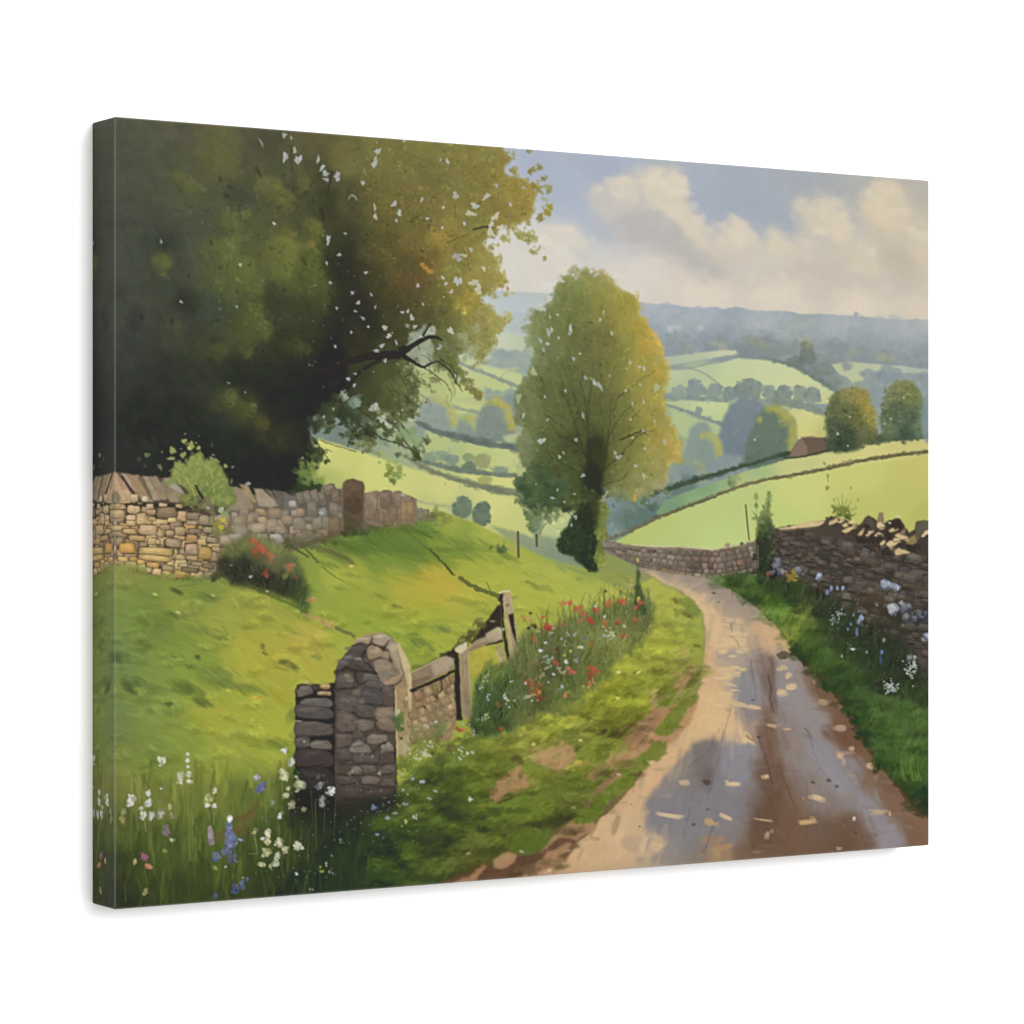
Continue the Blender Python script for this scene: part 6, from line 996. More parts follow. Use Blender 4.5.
# ------------------------------------------------------------------ VERGES
def verge():
    # left verge between wall and lane
    m = region([(560,640),(600,600),(640,585),(652,578),(672,588),(690,600),(700,612),(704,630),(702,650),(699,676),(686,698),(660,728),(640,760),(614,790),(600,812),(580,824),(560,840),(530,852),(500,862),(470,874),(436,886),(420,920),(250,920),(300,860),(380,800),(430,760),(480,730),(520,690)], False, 3, 1.5, 1)
    F = field([(640,600,(182,180,70)),(660,600,(170,172,66)),(680,615,(166,170,66)),(655,590,(172,174,72)),(690,625,(150,160,64)),(695,650,(150,158,58)),(690,680,(150,150,64)),(660,630,(168,170,58)),(640,640,(162,166,56)),(660,650,(178,176,54)),(630,660,(170,170,56)),(680,640,(160,166,56)),(670,680,(140,150,50)),(640,690,(150,158,46)),(600,680,(160,164,48)),(660,670,(164,166,54)),
        (560,720,(156,160,48)),(600,700,(172,170,44)),(540,740,(150,156,44)),(580,700,(152,158,50)),(620,710,(150,152,44)),(630,720,(112,118,36)),(610,725,(116,124,38)),(520,730,(146,150,52)),(500,740,(132,140,48)),(550,700,(120,128,56)),(480,760,(108,122,40)),(510,770,(112,128,42)),(460,770,(100,116,42)),(530,760,(124,136,42)),(560,740,(140,146,50)),(580,745,(150,150,64)),(540,755,(170,140,92)),
        (600,760,(120,132,42)),(570,780,(108,118,40)),(600,745,(138,136,52)),(640,740,(160,124,80)),(620,760,(166,128,86)),(560,800,(98,112,42)),(530,800,(104,118,40)),(600,790,(110,126,42)),(620,780,(116,132,44)),(590,810,(104,120,40)),(500,800,(104,116,40)),(470,800,(92,108,40)),(440,800,(84,100,40)),(510,820,(96,112,38)),(480,830,(98,112,42)),(540,830,(96,112,38)),(560,820,(76,74,34)),(520,845,(100,104,42)),(450,830,(92,108,38)),(430,850,(84,102,36)),(400,850,(74,94,34)),(380,870,(58,78,30)),(410,880,(80,98,36)),(440,870,(84,98,38)),(350,860,(46,62,30)),(350,890,(46,58,30)),(300,890,(44,54,30)),(460,860,(98,100,42)),(470,878,(90,66,40))], 3.2, 6)
    lay(m, F)
    gr = lambda x, y: -.45 + .5 * math.sin(x * .03) * .4
    brushwork(m, 1300, 16, 5, gr, 8, .5, .35, .006, 3, 2.0)
    brushwork(m, 1500, 8, 2.6, lambda x, y: -1.0 + rng.normal(0, .5), 9, .45, .3, .01, 3, 1.2)
    vg = region([(560,690),(640,660),(690,640),(700,660),(640,750),(580,810),(500,845),(430,880),(370,890),(380,800),(430,765),(500,735)], False, 0, 2, 6)
    tufts(vg, 190, 19, -.45, .70, 1.13, .45)
    smudge(vg, 500, 12, 3, -.5, 5, .4, 5)
    tufts(region([(600,640),(650,600),(690,606),(702,630),(698,650),(640,700),(560,720)], False, 0, 2, 4), 60, 14, -.3, .84, 1.07, .4)
    def soil(pts, c, a=.9, w=3):
        q = region(pts, True, w, 1.6, .8); lay(q, np.array(c, float)[None, None] * (1 + .1 * FB['s'][..., None] + .06 * FB['xs'][..., None]), a); return q
    # bare earth track beside the lane
    soil([(684,668),(692,664),(690,676),(682,690),(676,698),(666,708),(650,712),(656,702),(666,692),(676,680)], (176,136,94))
    soil([(670,704),(690,700),(698,692),(690,720),(676,738),(664,748),(640,762),(620,778),(606,782),(618,766),(636,748),(650,730)], (178,134,92))
    soil([(650,712),(664,706),(676,704),(664,718),(646,734),(624,754),(600,772),(590,780),(586,774),(604,756),(626,738)], (166,122,84))
    soil([(624,736),(646,720),(656,716),(640,736),(622,750),(610,752)], (150,110,78), .7)
    soil([(530,758),(548,748),(566,744),(576,752),(578,762),(564,766),(548,768),(538,764)], (180,140,94))
    soil([(500,778),(520,766),(530,770),(546,772),(544,780),(524,788),(506,794),(494,802),(490,796)], (176,132,88))
    soil([(606,776),(620,768),(612,782),(596,796),(584,806),(580,798),(594,786)], (150,112,78), .8)
    soil([(540,852),(552,834),(566,824),(580,816),(590,820),(594,828),(580,838),(562,852),(546,862)], (176,132,92), .85)
    soil([(440,886),(460,872),(500,862),(540,850),(560,836),(576,842),(560,862),(520,876),(470,886)], (98,70,48), .85, 4)
    soil([(446,886),(470,874),(482,864),(486,868),(476,878),(460,890)], (166,122,84), .9)
    for pts in [[(544,852),(556,848),(570,842),(568,850),(554,858),(542,862)],[(536,860),(550,858),(566,860),(552,870),(536,872)],[(492,858),(506,852),(516,856),(508,866),(494,868)],[(520,872),(536,868),(546,872),(530,880)]]: soil(pts, (182,138,96), .8)
    for x, y, L, w, an in [(566,830,30,6,-.3),(572,832,16,5,-.3),(548,862,20,6,-.5),(560,866,20,5,-.2),(530,870,24,6,-.3),(515,874,20,5,-.2),(575,846,14,4,-.6),(522,826,34,8,.1),(536,818,20,6,.2),(508,836,20,5,.3),(552,812,10,3,1),(480,884,16,3,-.3),(508,846,20,6,.2),(600,772,14,8,-.2),(590,762,16,5,-.4),(636,776,16,6,-.2),(602,760,16,6,-.3),(634,726,34,5,-.4),(616,734,20,5,-.3),(604,732,16,4,-.2),(650,720,14,3,-.5),(516,760,14,6,.3),(504,768,8,5,0),(520,775,8,5,.4),(494,790,8,4,0),(456,816,18,5,.4),(424,812,14,5,-.5),(430,842,20,5,-.6),(416,836,10,4,-.5),(660,672,20,3,-.1),(662,694,16,4,-.2),(654,702,14,4,-.3),(698,646,10,2,0),(690,668,10,2,.1),(684,612,16,5,.9),(688,616,10,2.6,.95),(676,600,10,4,.8),(652,742,12,4,-.4)]:
        c0 = IMG[at(x, y)] * .45 + np.array((66,58,32)) * .5
        for _ in range(9): stroke(x + rng.normal(0, L * .22), y + rng.normal(0, w * .3), L * (.35 + .4 * rng.random()), w * (.6 + .5 * rng.random()), an + rng.normal(0, .3), c0 + rng.normal(0, 6), .34, 0, .25, 2.0)
    smudge(vg, 420, 9, 2.4, -.5, 4, .5, 5)
    # tufts over the earth
    def tuft(pts, c, n=60):
        q = region(pts, True, 3, 1.6, 1); lay(q, c, .9)
        for x, y in points_in(q, n): stroke(x, y, 6 + 5 * rng.random(), 2 + 1.6 * rng.random(), -.5 + rng.normal(0, .6), np.array(c) + rng.normal(0, 11) + rng.normal(0, 3, 3), .55, 0, .3, 1)
    tuft([(666,700),(676,694),(690,690),(696,682),(700,684),(694,692),(678,700),(668,706)], (130,134,58), 24)
    tuft([(656,704),(668,690),(676,686),(674,692),(666,704),(658,708)], (116,124,44), 24)
    tuft([(654,732),(664,718),(676,704),(690,696),(698,694),(694,702),(684,712),(680,722),(676,730),(664,736)], (114,126,42), 44)
    tuft([(620,766),(640,754),(654,742),(666,744),(662,756),(644,768),(624,776)], (112,124,42), 40)
    tuft([(592,800),(610,784),(626,774),(634,778),(626,790),(608,800),(596,808)], (106,122,40), 50)
    tuft([(574,820),(588,808),(598,804),(604,808),(600,816),(586,822)], (100,116,40), 30)
    tuft([(576,752),(590,742),(610,738),(628,744),(618,754),(600,764),(584,768),(578,776),(570,770)], (126,136,44), 50)
    tuft([(522,766),(534,762),(548,772),(552,784),(536,790),(526,780)], (124,134,46), 30)
    tuft([(540,786),(556,774),(576,772),(592,784),(590,796),(570,806),(548,802)], (104,114,40), 50)
    tuft([(500,806),(520,794),(540,794),(556,804),(548,816),(520,822),(504,818)], (106,122,40), 50)
    tuft([(502,838),(520,828),(540,830),(548,838),(536,850),(518,852),(504,848)], (90,106,36), 40)
    tuft([(690,600),(698,612),(696,618),(686,610),(676,602),(680,598)], (126,138,56), 20)
    for x, y, c in [(572,765,(190,176,60)),(578,762,(196,176,66)),(569,768,(180,170,60))]: blob(x, y, 5, 2.4, c, .8)
    for x, y in [(684,650),(686,656),(680,662)]: clump(x, y, 4, 4, ((168,150,78),(196,170,100)), 10, 2.4, 0, .6)
    clump(654,700,4,4,((176,140,100),(200,166,120)), 12, 2.2, -.6, .7); clump(652,764,3,3,((190,156,110),(214,180,130)), 10, 2.2, 0, .7)
    for x, y, c in [(618,672,(226,216,150)),(638,672,(220,212,130)),(617,698,(210,210,110)),(533,744,(216,206,120)),(580,740,(206,200,110)),(618,774,(220,210,170)),(573,807,(180,150,100)),(568,850,(180,140,110)),(549,870,(220,190,150)),(545,872,(200,160,120)),(536,829,(140,110,80)),(470,799,(216,214,196)),(468,853,(180,160,80)),(521,851,(170,160,140))]: blob(x, y, 2.4, 1.3, c, .85, rng.normal(-.1, .3))
    smudge(vg, 650, 10, 3, -.5, 6, .6, 4)
    tufts(vg, 46, 15, -.45, .74, 1.12, .45)
    # foreground long grass, bottom left
    m2 = region([(80,770),(110,775),(150,780),(200,785),(250,780),(290,770),(330,790),(360,810),(370,840),(360,880),(340,920),(80,925)], True, 10, 4, 6)
    lay(m2, field([(120,785,(122,126,56)),(120,830,(82,94,42)),(120,870,(56,64,32)),(120,905,(42,48,26)),(170,800,(112,122,52)),(170,850,(74,90,42)),(170,890,(52,60,30)),(220,800,(112,120,50)),(210,830,(80,96,42)),(220,870,(62,74,32)),(220,900,(48,60,30)),(260,800,(92,106,48)),(270,840,(60,74,38)),(280,880,(44,54,30)),(300,790,(84,96,44)),(300,820,(44,50,34)),(330,830,(38,44,34)),(330,880,(44,56,30)),(280,900,(40,50,28)),(350,860,(48,62,34))], 3, 6), .9)
    for _ in range(560):
        x = rng.uniform(86, 370); y = rng.uniform(775, 910)
        j, i = at(x, y); c = IMG[j, i] * (1.0 + .1 * rng.normal()) + rng.normal(0, 3, 3)
        L = 14 + 26 * rng.random(); 
        stroke(x, y - L * .2, L, 1.6 + 3.2 * rng.random(), -1.57 + rng.normal(0, .16), c * (1.0 + .14 * rng.normal()) + (4, 4, 0), .45, rng.normal(0, .003), .3, 1.3)
    smudge(m2, 500, 16, 6, -1.5, 6, .5, 4, 2.2)
    for _ in range(130):
        x = rng.uniform(90, 330); y = rng.uniform(780, 900); k = rng.random()
        c = np.array((138,142,70)) * k + np.array((48,60,34)) * (1 - k)
        line([(x, y + 10), (x + rng.normal(0, 2), y - 5), (x + rng.normal(0, 4), y - 22 * rng.random() - 8)], 1.5, .5, c, .32, jit=.4, soft=1)
    lay(region([(205,840),(222,828),(240,822),(256,806),(262,802),(258,812),(248,824),(246,832),(230,832),(214,840)], True, 5, 3, 2), (112,86,52), .6)
    lay(region([(232,818),(246,812),(258,804),(252,812),(240,820)], True, 1, 1, 1), (104,70,44), .5)
    lay(region([(285,756),(298,750),(302,790),(300,812),(284,800)], True, 6, 3, 4), (66,84,40), .5)

def bankright():
    m = region([(704,577),(720,575),(740,574),(760,576),(790,578),(820,598),(850,618),(880,640),(905,655),(945,690),(945,826),(929,812),(914,804),(898,786),(882,762),(866,738),(852,712),(840,696),(822,674),(804,658),(790,644),(782,632),(768,616),(750,600),(734,590),(716,582)], False, 3, 2, 1)
    lay(m, field([(712,579,(84,116,50)),(740,585,(78,112,44)),(760,598,(76,108,42)),(770,612,(92,124,46)),(735,578,(56,76,36)),(765,585,(50,66,36)),(790,600,(54,82,34)),(790,625,(98,126,48)),(800,610,(140,148,58)),(785,640,(150,160,56)),(795,650,(76,106,40)),(815,630,(72,96,42)),(830,600,(48,56,38)),(850,620,(46,54,40)),(880,640,(46,54,38)),(825,650,(72,100,44)),(845,665,(62,88,40)),(800,655,(40,58,30)),(820,668,(56,82,34)),(840,690,(44,66,30)),(860,680,(64,92,44)),(880,680,(48,64,40)),(900,670,(44,54,38)),(920,690,(62,80,44)),(925,660,(52,56,38)),(880,710,(80,108,50)),(910,710,(78,108,48)),(925,730,(68,94,42)),(860,720,(52,78,34)),(880,740,(70,100,46)),(900,740,(84,114,52)),(880,760,(54,80,36)),(910,770,(72,102,44)),(925,770,(62,92,40)),(905,790,(48,70,32)),(925,800,(40,60,30))], 3, 5))
    brushwork(m, 1200, 13, 4, lambda x, y: -.9 + rng.normal(0, .35), 8, .5, .3, .008, 3, 1.6)
    brushwork(m, 1100, 9, 1.8, lambda x, y: -1.2 + rng.normal(0, .4), 9, .45, .3, .01, 3, 1.0)
    tufts(m, 110, 15, -.9, .74, 1.14, .42)
    # shrubby shadow at the foot of the wall
    sh = region([(764,578),(790,578),(820,590),(850,610),(880,628),(905,650),(930,675),(930,706),(900,700),(880,690),(860,668),(838,650),(820,630),(800,606),(780,596),(764,592)], True, 6, 4, 4)
    lay(sh, (50,58,38), .5)
    for x, y in points_in(sh, 420): stroke(x, y, 6 + 8 * rng.random(), 1.2 + rng.random(), -1.4 + rng.normal(0, .45), np.array((52,62,40)) + rng.normal(0, 14) + rng.normal(0, 3, 3), .55, rng.normal(0, .01), .2, .8)
    for x, y, r in [(803,654,8),(796,648,7),(806,660,6),(834,690,9),(825,684,7),(848,712,9),(858,722,8),(880,765,9),(866,742,7)]: clump(x, y, r, r * .7, ((36,52,26),(58,82,36)), 16, 4, .6, .6, soft=1.4)
    for pts, w, c in [([(788,640),(796,628),(804,614),(812,606)],5,(134,146,54)),([(790,646),(802,632),(812,618)],3,(120,138,50)),([(783,632),(788,640),(786,646)],5,(150,160,54)),([(776,628),(786,634)],4,(140,146,64))]: line(pts, w, w * .4, c, .45, jit=2.5, soft=2.6)
    for x in (912, 914, 905, 917, 903, 920): line([(x, 780), (x - 3, 770), (x - 3 + rng.normal(0, 2), 756)], 1.4, .4, (112,140,52), .75)
    for x in range(24): 
        px, py = rng.uniform(870, 925), rng.uniform(690, 790); line([(px, py), (px + rng.normal(0, 3), py - 14)], 1.1, .4, (98,128,56), .45)
    lay(region([(876,626),(884,610),(896,604),(906,626),(900,650),(886,648)], True, 5, 3, 3), (44,50,34), .4)
    smudge(m, 700, 11, 3, lambda x, y: -1.0 + rng.normal(0, .4), 5, .45, 5)
    # flowers: pale heads and blue bells
    def head(x, y, r, c=(176,186,206), n=12):
        r *= .74; c = np.array(c, float) * .7 + np.mean(c) * .3 - 6
        clump(x, y, r, r * .9, (np.array(c) - 84, np.array(c) - 30), int(n * .6), r * .9 + .4, 0, .7, soft=.9, spread=.5)
        clump(x - r * .1, y - r * .25, r * .8, r * .6, (np.array(c) - 40, np.array(c) + 14), int(n * .8), r * .5 + .5, 0, .75, soft=.6, spread=.42)
    for q in [(775,566,6,(124,124,132),26),(780,572,5,(140,140,148),18),(772,574,5,(112,110,114),16),(776,560,3,(150,152,160),8),(798,570,4.5,(150,158,176),16),(802,574,3,(120,120,126),8),(818,576,3.4,(176,190,214),12),(816,579,2,(150,160,190),5),(884,586,4.6,(158,172,194),18),(882,582,3,(180,194,214),8),(888,584,3.4,(170,184,206),9),(894,587,4.4,(164,176,198),14),(897,589,2,(190,200,216),5),(891.5,608.5,5,(196,202,214),24),(890,612,2.5,(206,212,220),6),(904,609,6,(134,136,148),22),(901,604,3,(176,180,190),8),(908,606,3,(160,164,176),8),(906,618,5.5,(126,128,128),18),(919,616,6,(112,112,124),22),(914,620,5,(116,114,126),14),(924,614,4,(108,110,120),10),(926,636,4,(178,186,206),12),(922,640,3,(150,154,166),6),(858,622,3.4,(140,150,170),8),(908,658,4,(150,156,160),8),(902,626,3,(120,120,112),6)]: head(*q)
    for x, y, rx, ry, c in [(830.5,588,1.6,2.4,(140,154,200)),(836.5,588,1.2,2.2,(150,164,206)),(842,588,1.6,2,(160,178,216)),(826.5,592.5,2,2.4,(120,128,180)),(860.5,617.5,2.4,3,(150,170,214)),(856,632,1.6,4,(104,118,178)),(847,629,1.2,1.6,(120,130,180)),(850,624,1.4,2,(96,116,140)),(881,652,1.8,2,(110,130,190)),(880,660,1.4,5,(70,86,120)),(853,615,1,1.2,(130,140,170)),(858,611,1,1.2,(120,130,160)),(852,649,2.6,1.2,(206,212,216)),(866,652,1,1.4,(150,160,150)),(841,656,1,1.6,(160,170,160)),(883,640,1.4,2.2,(140,150,140)),(902,661,1,.8,(180,184,170)),(838,613,2,3,(96,110,104)),(833,620,2.4,3,(86,104,96)),(876,605,1.4,1.4,(140,130,110)),(767,574,1.8,3,(150,80,46)),(786,574,2,2.4,(150,96,56)),(790,577,4,2.6,(150,124,42)),(794,580,2.4,1.6,(166,134,40)),(788,581,2,1.6,(140,110,40)),(787,562,1.2,1.2,(130,110,80)),(793,572,2.4,3.4,(146,138,54)),(796,576,1.6,1.4,(170,140,60)),(914,657,1.4,2,(180,184,176)),(912,686,1,1,(160,166,160))]: blob(x, y, rx, ry, c, .85)
    for x, y, s, n in [(910,668,6,22),(908,673,5,14),(913,664,3,8),(889,686,6,26),(893,688,4,10),(886,688,3,8),(835,617,7,14)]:
        for _ in range(n): blob(x + rng.normal(0, s * .5), y + rng.normal(0, s * .55), .7 + .5 * rng.random(), .7, np.array((190,194,190)) + rng.normal(0, 16), .8)
    for _ in range(60): blob(rng.uniform(825, 885), rng.uniform(595, 650), .7, .8, np.array((104,116,116)) + rng.normal(0, 20), .5)

# ------------------------------------------------------------------ GATE PIER AND FENCE
def gatepost():
    def put(pts, c, a=.97, sm=False, fe=.4, fine=.9, warp=0):
        lay(region(pts, sm, warp, fine, fe), np.array(c, float)[None, None] * (1 + .09 * FB['xs'][..., None] + .07 * FB['s'][..., None]), a)
    def stonepoly(p, c):
        q = np.array(p, float); c = np.array(c, float); c = c * .8 + c.mean() * .2 + (8 if c.mean() < 118 else 0)
        m0 = q.mean(0); put(list(map(tuple, q + (.4, .7))), c * .55, .8, True, .5); put(list(map(tuple, m0 + (q - m0) * .95)), c, .95, True, .5, 1.2)
        w = np.ptp(q[:, 0]); h = np.ptp(q[:, 1])
        for _ in range(3): stroke(m0[0] + rng.normal(-.08, .14) * w, m0[1] - h * .22 + rng.normal(0, .08) * h, w * (.4 + .3 * rng.random()), max(1, h * .2), rng.normal(-.05, .15), c * 1.16 + 4, .5, 0, .4, 1)
        stroke(m0[0], q[:, 1].max() - .5, w * .85, 1.3, rng.normal(0, .06), c * .5, .5, 0, .3, .9)
    # low wall stub on the left
    put([(295,808),(295,690),(297,684),(304,683),(320,684),(336,682),(338,812)], (38,32,30))
    put([(335,806),(334,690),(336,680),(342,680),(342,808)], (32,28,27))
    for p, c in [([(296,689),(304,684.5),(311,684.5),(313,691),(308,694),(298,697),(296,694)], (104,92,80)),([(311,685),(320,684),(320,690),(314,691)], (70,56,44)),([(317,691.5),(329,690.5),(330,694),(322,695),(317,694)], (176,144,98)),([(320,684.5),(328,683),(329,687),(322,688)], (196,156,92)),([(299,701),(310,697),(331,699),(331,706),(316,706.5),(300,704)], (96,88,80)),([(295,704),(308,705),(331,708),(332,717),(314,719),(300,717),(295,714)], (84,74,68)),([(295,721),(308,720),(331,724),(332,734),(310,736),(295,735)], (88,78,70)),([(295,737),(309,736.5),(308,746),(296,747)], (84,78,74)),([(310,742),(318,739),(329,741),(331,748),(318,749),(310,747)], (108,94,80)),([(295,750),(312,748),(331,752),(331,766),(296,766)], (66,54,50)),([(297,768),(330,768),(331,790),(298,790)], (52,46,42))]: stonepoly(p, c)
    for x, y, c in [(298,720,(190,178,152)),(307,682,(190,176,120)),(310,683,(150,140,80))]: blob(x, y, 3, 1.4, c, .85)
    line([(296,698),(312,696),(334,697)], 1.6, 1.4, (34,28,26), .8, jit=.8); line([(296,719),(315,720),(332,722)], 2, 2, (32,26,24), .85, jit=.8)
    for x, y, L in [(306,711,16),(318,728,18),(304,741,10),(315,702,20),(312,730,14),(320,713,16),(303,690,10)]: stroke(x, y, L, 1.4, .06, (112,100,88), .4, 0, .5, .8)
    # rounded pier: sunlit edge first
    put([(352,640),(366,634),(378,632),(390,636),(400,646),(407,660),(410,676),(411,692),(413,708),(415,724),(415,736),(411,748),(402,757),(396,756),(394,700),(384,664)], (166,142,104))
    put([(398,642),(404,652),(409,664),(411,680),(413,700),(415,716),(415.5,732),(411,742),(411,720),(408,700),(406,680),(401,664),(394,650)], (196,176,128))
    put([(387,640),(394,650),(401,664),(405,682),(406,690),(400,680),(396,668),(388,656),(384,648)], (150,128,96))
    put([(393,684),(400,678),(405,686),(406,704),(408,716),(402,714),(396,704)], (168,138,96)); put([(394,700),(402,714),(408,716),(404,740),(396,744)], (160,140,96)); put([(396,744),(404,736),(412,730),(412,748),(402,756),(396,752)], (172,158,112))
    # shaded face
    put([(334,814),(334,690),(335,674),(338,662),(346,652),(356,642),(366,637),(378,634),(388,640),(392,656),(394,680),(395,710),(396,742),(396,790),(390,812)], (74,64,58), fine=.6)
    for p, c in [([(353,645),(362,637.5),(370,635),(373,638),(368,644),(360,642)], (172,146,108)),([(372,636),(378,632.5),(388,635),(391,638),(384,646),(374,644),(371,640)], (172,152,120)),([(366,647),(372,644),(382,650),(388,652),(388,660),(380,656),(369,659),(366,653)], (166,136,96)),([(372,661),(382,657),(390,662),(398,674),(400,680),(390,686),(378,682),(374,672)], (142,122,96)),([(390,638),(396,646),(400,660),(403,676),(398,672),(390,656),(386,646)], (168,146,110)),
        ([(346,654),(352,645),(362,644),(366,648),(358,656),(350,658)], (76,66,60)),([(336,666),(342,658),(352,656),(350,662),(342,670),(338,676)], (80,72,68)),([(344,656),(352,655),(352,659),(345,660)], (104,96,96)),([(352,660),(360,657),(367,660),(370,668),(376,672),(368,672),(356,666)], (66,58,56)),([(353,658.5),(359,656.5),(367,660.5),(360,661)], (122,112,106)),([(336,676),(346,672),(354,678),(352,686),(342,688),(336,684)], (78,70,64)),([(343,673),(350,673),(354,680),(350,683),(345,680)], (112,98,80)),([(362,676),(368,672.5),(376,673),(378,680),(366,681)], (94,86,82)),([(364,681),(380,680),(384,688),(368,687)], (84,74,68)),([(352,692),(358,688.5),(363,692),(358,696),(350,695)], (102,90,78)),([(362,688),(380,688),(385,702),(374,704),(362,702),(360,694)], (72,66,66)),([(382,688),(392,684),(394,704),(384,706)], (84,68,58)),
        ([(336,692),(350,694),(360,700),(362,710),(350,712),(336,708)], (84,72,66)),([(337,710),(350,712),(358,720),(354,730),(342,732),(336,728)], (92,78,68)),([(356,704),(374,706),(376,716),(362,718),(355,712)], (78,68,62)),([(375,708),(388,706),(394,708),(395,728),(386,730),(378,722),(374,716)], (130,108,82)),([(376,720),(394,714),(395,731),(380,729)], (120,98,76)),([(357,721),(362,719),(372,720),(373,726),(366,731),(358,729)], (112,98,84)),([(356,729),(364,733),(362,737),(352,738)], (84,72,64)),([(365,740),(368,735),(380,732),(388,738),(384,742),(372,744)], (122,104,88)),([(349,748),(354,742),(360,739),(368,745),(370,751),(356,753),(350,751)], (116,104,94)),([(380,746),(387,742),(393,746),(392,750),(382,751)], (140,126,110)),([(336,734),(350,732),(352,742),(340,748),(336,744)], (88,74,66)),
        ([(337,748),(348,750),(352,757),(340,760)], (78,66,60)),([(352,755),(366,754),(378,754),(376,762),(356,762)], (82,70,62)),([(352,768),(356,765),(361,768),(358,773),(352,773)], (112,98,86)),([(362,766),(372,764),(376,770),(366,773)], (96,82,72)),([(378,768),(392,764),(395,770),(382,774)], (90,78,66)),([(338,776),(358,774),(360,780),(340,784)], (72,60,54)),([(360,778),(368,774),(379,778),(378,783),(364,784)], (106,92,78)),([(380,780),(394,777),(395,784),(382,786)], (84,72,62)),([(338,786),(362,786),(362,798),(340,798)], (70,54,48)),([(364,788),(392,788),(390,800),(366,800)], (74,58,52))]: stonepoly(p, c)
    K = (40,34,32)
    for pts, w in [([(372,638),(369,645),(366,648)],2.2),([(352,645),(362,643),(372,644)],1.8),([(374,645),(384,648),(390,652)],2),([(384,648),(388,640)],2),([(336,672),(346,668),(352,670),(366,672),(376,673)],5),([(354,670),(358,684),(366,680)],3),([(366,650),(362,658),(370,666),(376,674)],3),([(336,689),(352,688),(362,684)],2),([(353,712),(358,717),(374,718)],1.8),([(362,733),(366,738),(364,744),(352,746)],2),([(376,733),(388,733),(394,731)],2),([(388,742),(378,746),(370,754)],2.4),([(338,763),(352,764),(378,764),(396,762)],2),([(338,774),(360,775),(380,775)],2),([(360,784),(380,786),(396,787)],1.8),([(394,748),(396,770),(394,800)],2.2),([(376,720),(374,726),(378,731)],1.5),([(346,731),(354,733),(362,731)],1.2)]: line(pts, w * .9, w * .5, K, .55, jit=1.4, soft=1.1)
    smudge(region([(336,690),(340,664),(366,640),(390,642),(396,700),(396,790),(336,800)], False, 0, .5, 1), 40, 6, 2.0, .1, 2, .35, 5)
    glaze(region([(334,690),(338,662),(366,636),(392,642),(396,700),(396,800),(334,806)], False, 0, .5, 1), 1.0, (140,126,106), .10)
    leafage(region([(336,690),(340,664),(366,640),(390,642),(396,700),(396,790),(336,800)], False, 0, .5, 1), 200, 1.2, 3, .14, .4)
    put([(382,682),(390,678),(400,673),(401,676),(396,682),(386,685)], (160,134,104)); 
    for x, y, r, c in [(348,701,1.3,(120,110,102)),(361.5,701,2.6,(118,108,104)),(380,690,1.2,(60,40,36)),(352,771,2,(150,136,120)),(372,756,1.5,(140,126,120)),(362,754,1.3,(140,130,120)),(349,773,2,(126,112,96)),(379,773,1.8,(170,156,136)),(382,751,2,(120,106,92)),(388,744,2.6,(146,136,124)),(397,763,1,(200,196,190)),(406,694,1.2,(130,110,70)),(406,698,1.3,(206,190,140)),(371,711,1,(96,80,66)),(350,736,1.5,(120,92,70)),(401,738,1.4,(60,54,40)),(412,729,1.2,(120,96,70))]: blob(x, y, r, r, c, .8)
    blob(405,704,2.6,4,(130,116,62),.7)
    for _ in range(110):
        x, y = rng.uniform(337, 394), rng.uniform(660, 805); stroke(x, y, 5 + 6 * rng.random(), 1.2, rng.normal(.02, .4), np.array((92,80,70)) + rng.normal(0, 22), .3, 0, .5, .9)
    line([(395,690),(396,720),(397,756)], 1.6, 1.4, (206,184,136), .8, jit=.6); line([(410,676),(411,700),(413,720),(415,730)], 1.4, 1.2, (212,194,148), .7, jit=.5)
    clump(399,720,5,7,((60,84,40),(104,126,60)), 30, 3, 0, .8, soft=.9); clump(396,712,2.4,2.4,((150,150,110),(190,186,150)), 7, 1.8, 0, .8)
    # rails, posts and broken boards
    put([(411,664),(424,664),(436,656),(440,660),(436,668),(412,676)], (112,112,56), .8, fe=1)
    put([(470,642),(480,628),(488,618),(496,606),(500,604),(502,640),(486,644),(474,648)], (52,44,36), .95); 
    for q in [(464,640,8,5,(94,98,44)),(472,632,6,5,(88,86,42)),(480,624,4,4,(104,96,48)),(460,648,7,4,(80,84,40)),(448,655,8,4,(56,52,36)),(442,658,6,3,(64,60,36))]: clump(q[0], q[1], q[2], q[3], (np.array(q[4]) - 12, np.array(q[4]) + 14), 20, 2.6, -.6, .75)
    for x, y in [(479,620),(471,628),(462,640),(492,621),(466,634)]: blob(x, y, 2.4, 1.2, (150,130,86), .7)
    blob(492,621,3,1.2,(130,112,84),.8)
    # lower planking
    put([(411,692),(424,684),(438,678),(448,672),(454,676),(456,720),(450,740),(410,744)], (146,122,84), .97)
    put([(440,676),(453,674),(456,700),(454,722),(440,720)], (156,134,96)); put([(412,700),(440,690),(440,720),(414,730)], (142,114,80), .6)
    put([(431,694),(436,690),(440,694),(438,700),(434,702)], (96,64,44)); put([(444,684),(450,682),(453,690),(448,696),(443,692)], (120,104,70), .8)
    for x, y, rx, ry, c in [(419.5,700,2.6,2.6,(70,62,46)),(422,707,5,1.6,(52,44,36)),(417,705,2,1.4,(60,50,40)),(445,703,2.4,2.4,(90,76,54)),(434,720,3,3,(150,130,90)),(425,690,3,1.6,(60,50,40)),(414,691,4,1.6,(48,42,36)),(444,693,3.4,1,(90,76,56)),(426,724,6,5,(166,146,104)),(450,708,1.2,8,(190,170,124)),(452,690,1,10,(180,160,116))]: blob(x, y, rx, ry, c, .8, 0, .35)
    wall([(411,693),(438,680),(455,673)], [(411,744),(440,738),(456,722)], 6, 9, [(150,126,88),(160,136,96),(136,112,78),(168,146,106),(142,120,88)], None, 414, 452, .3, .82, 7)
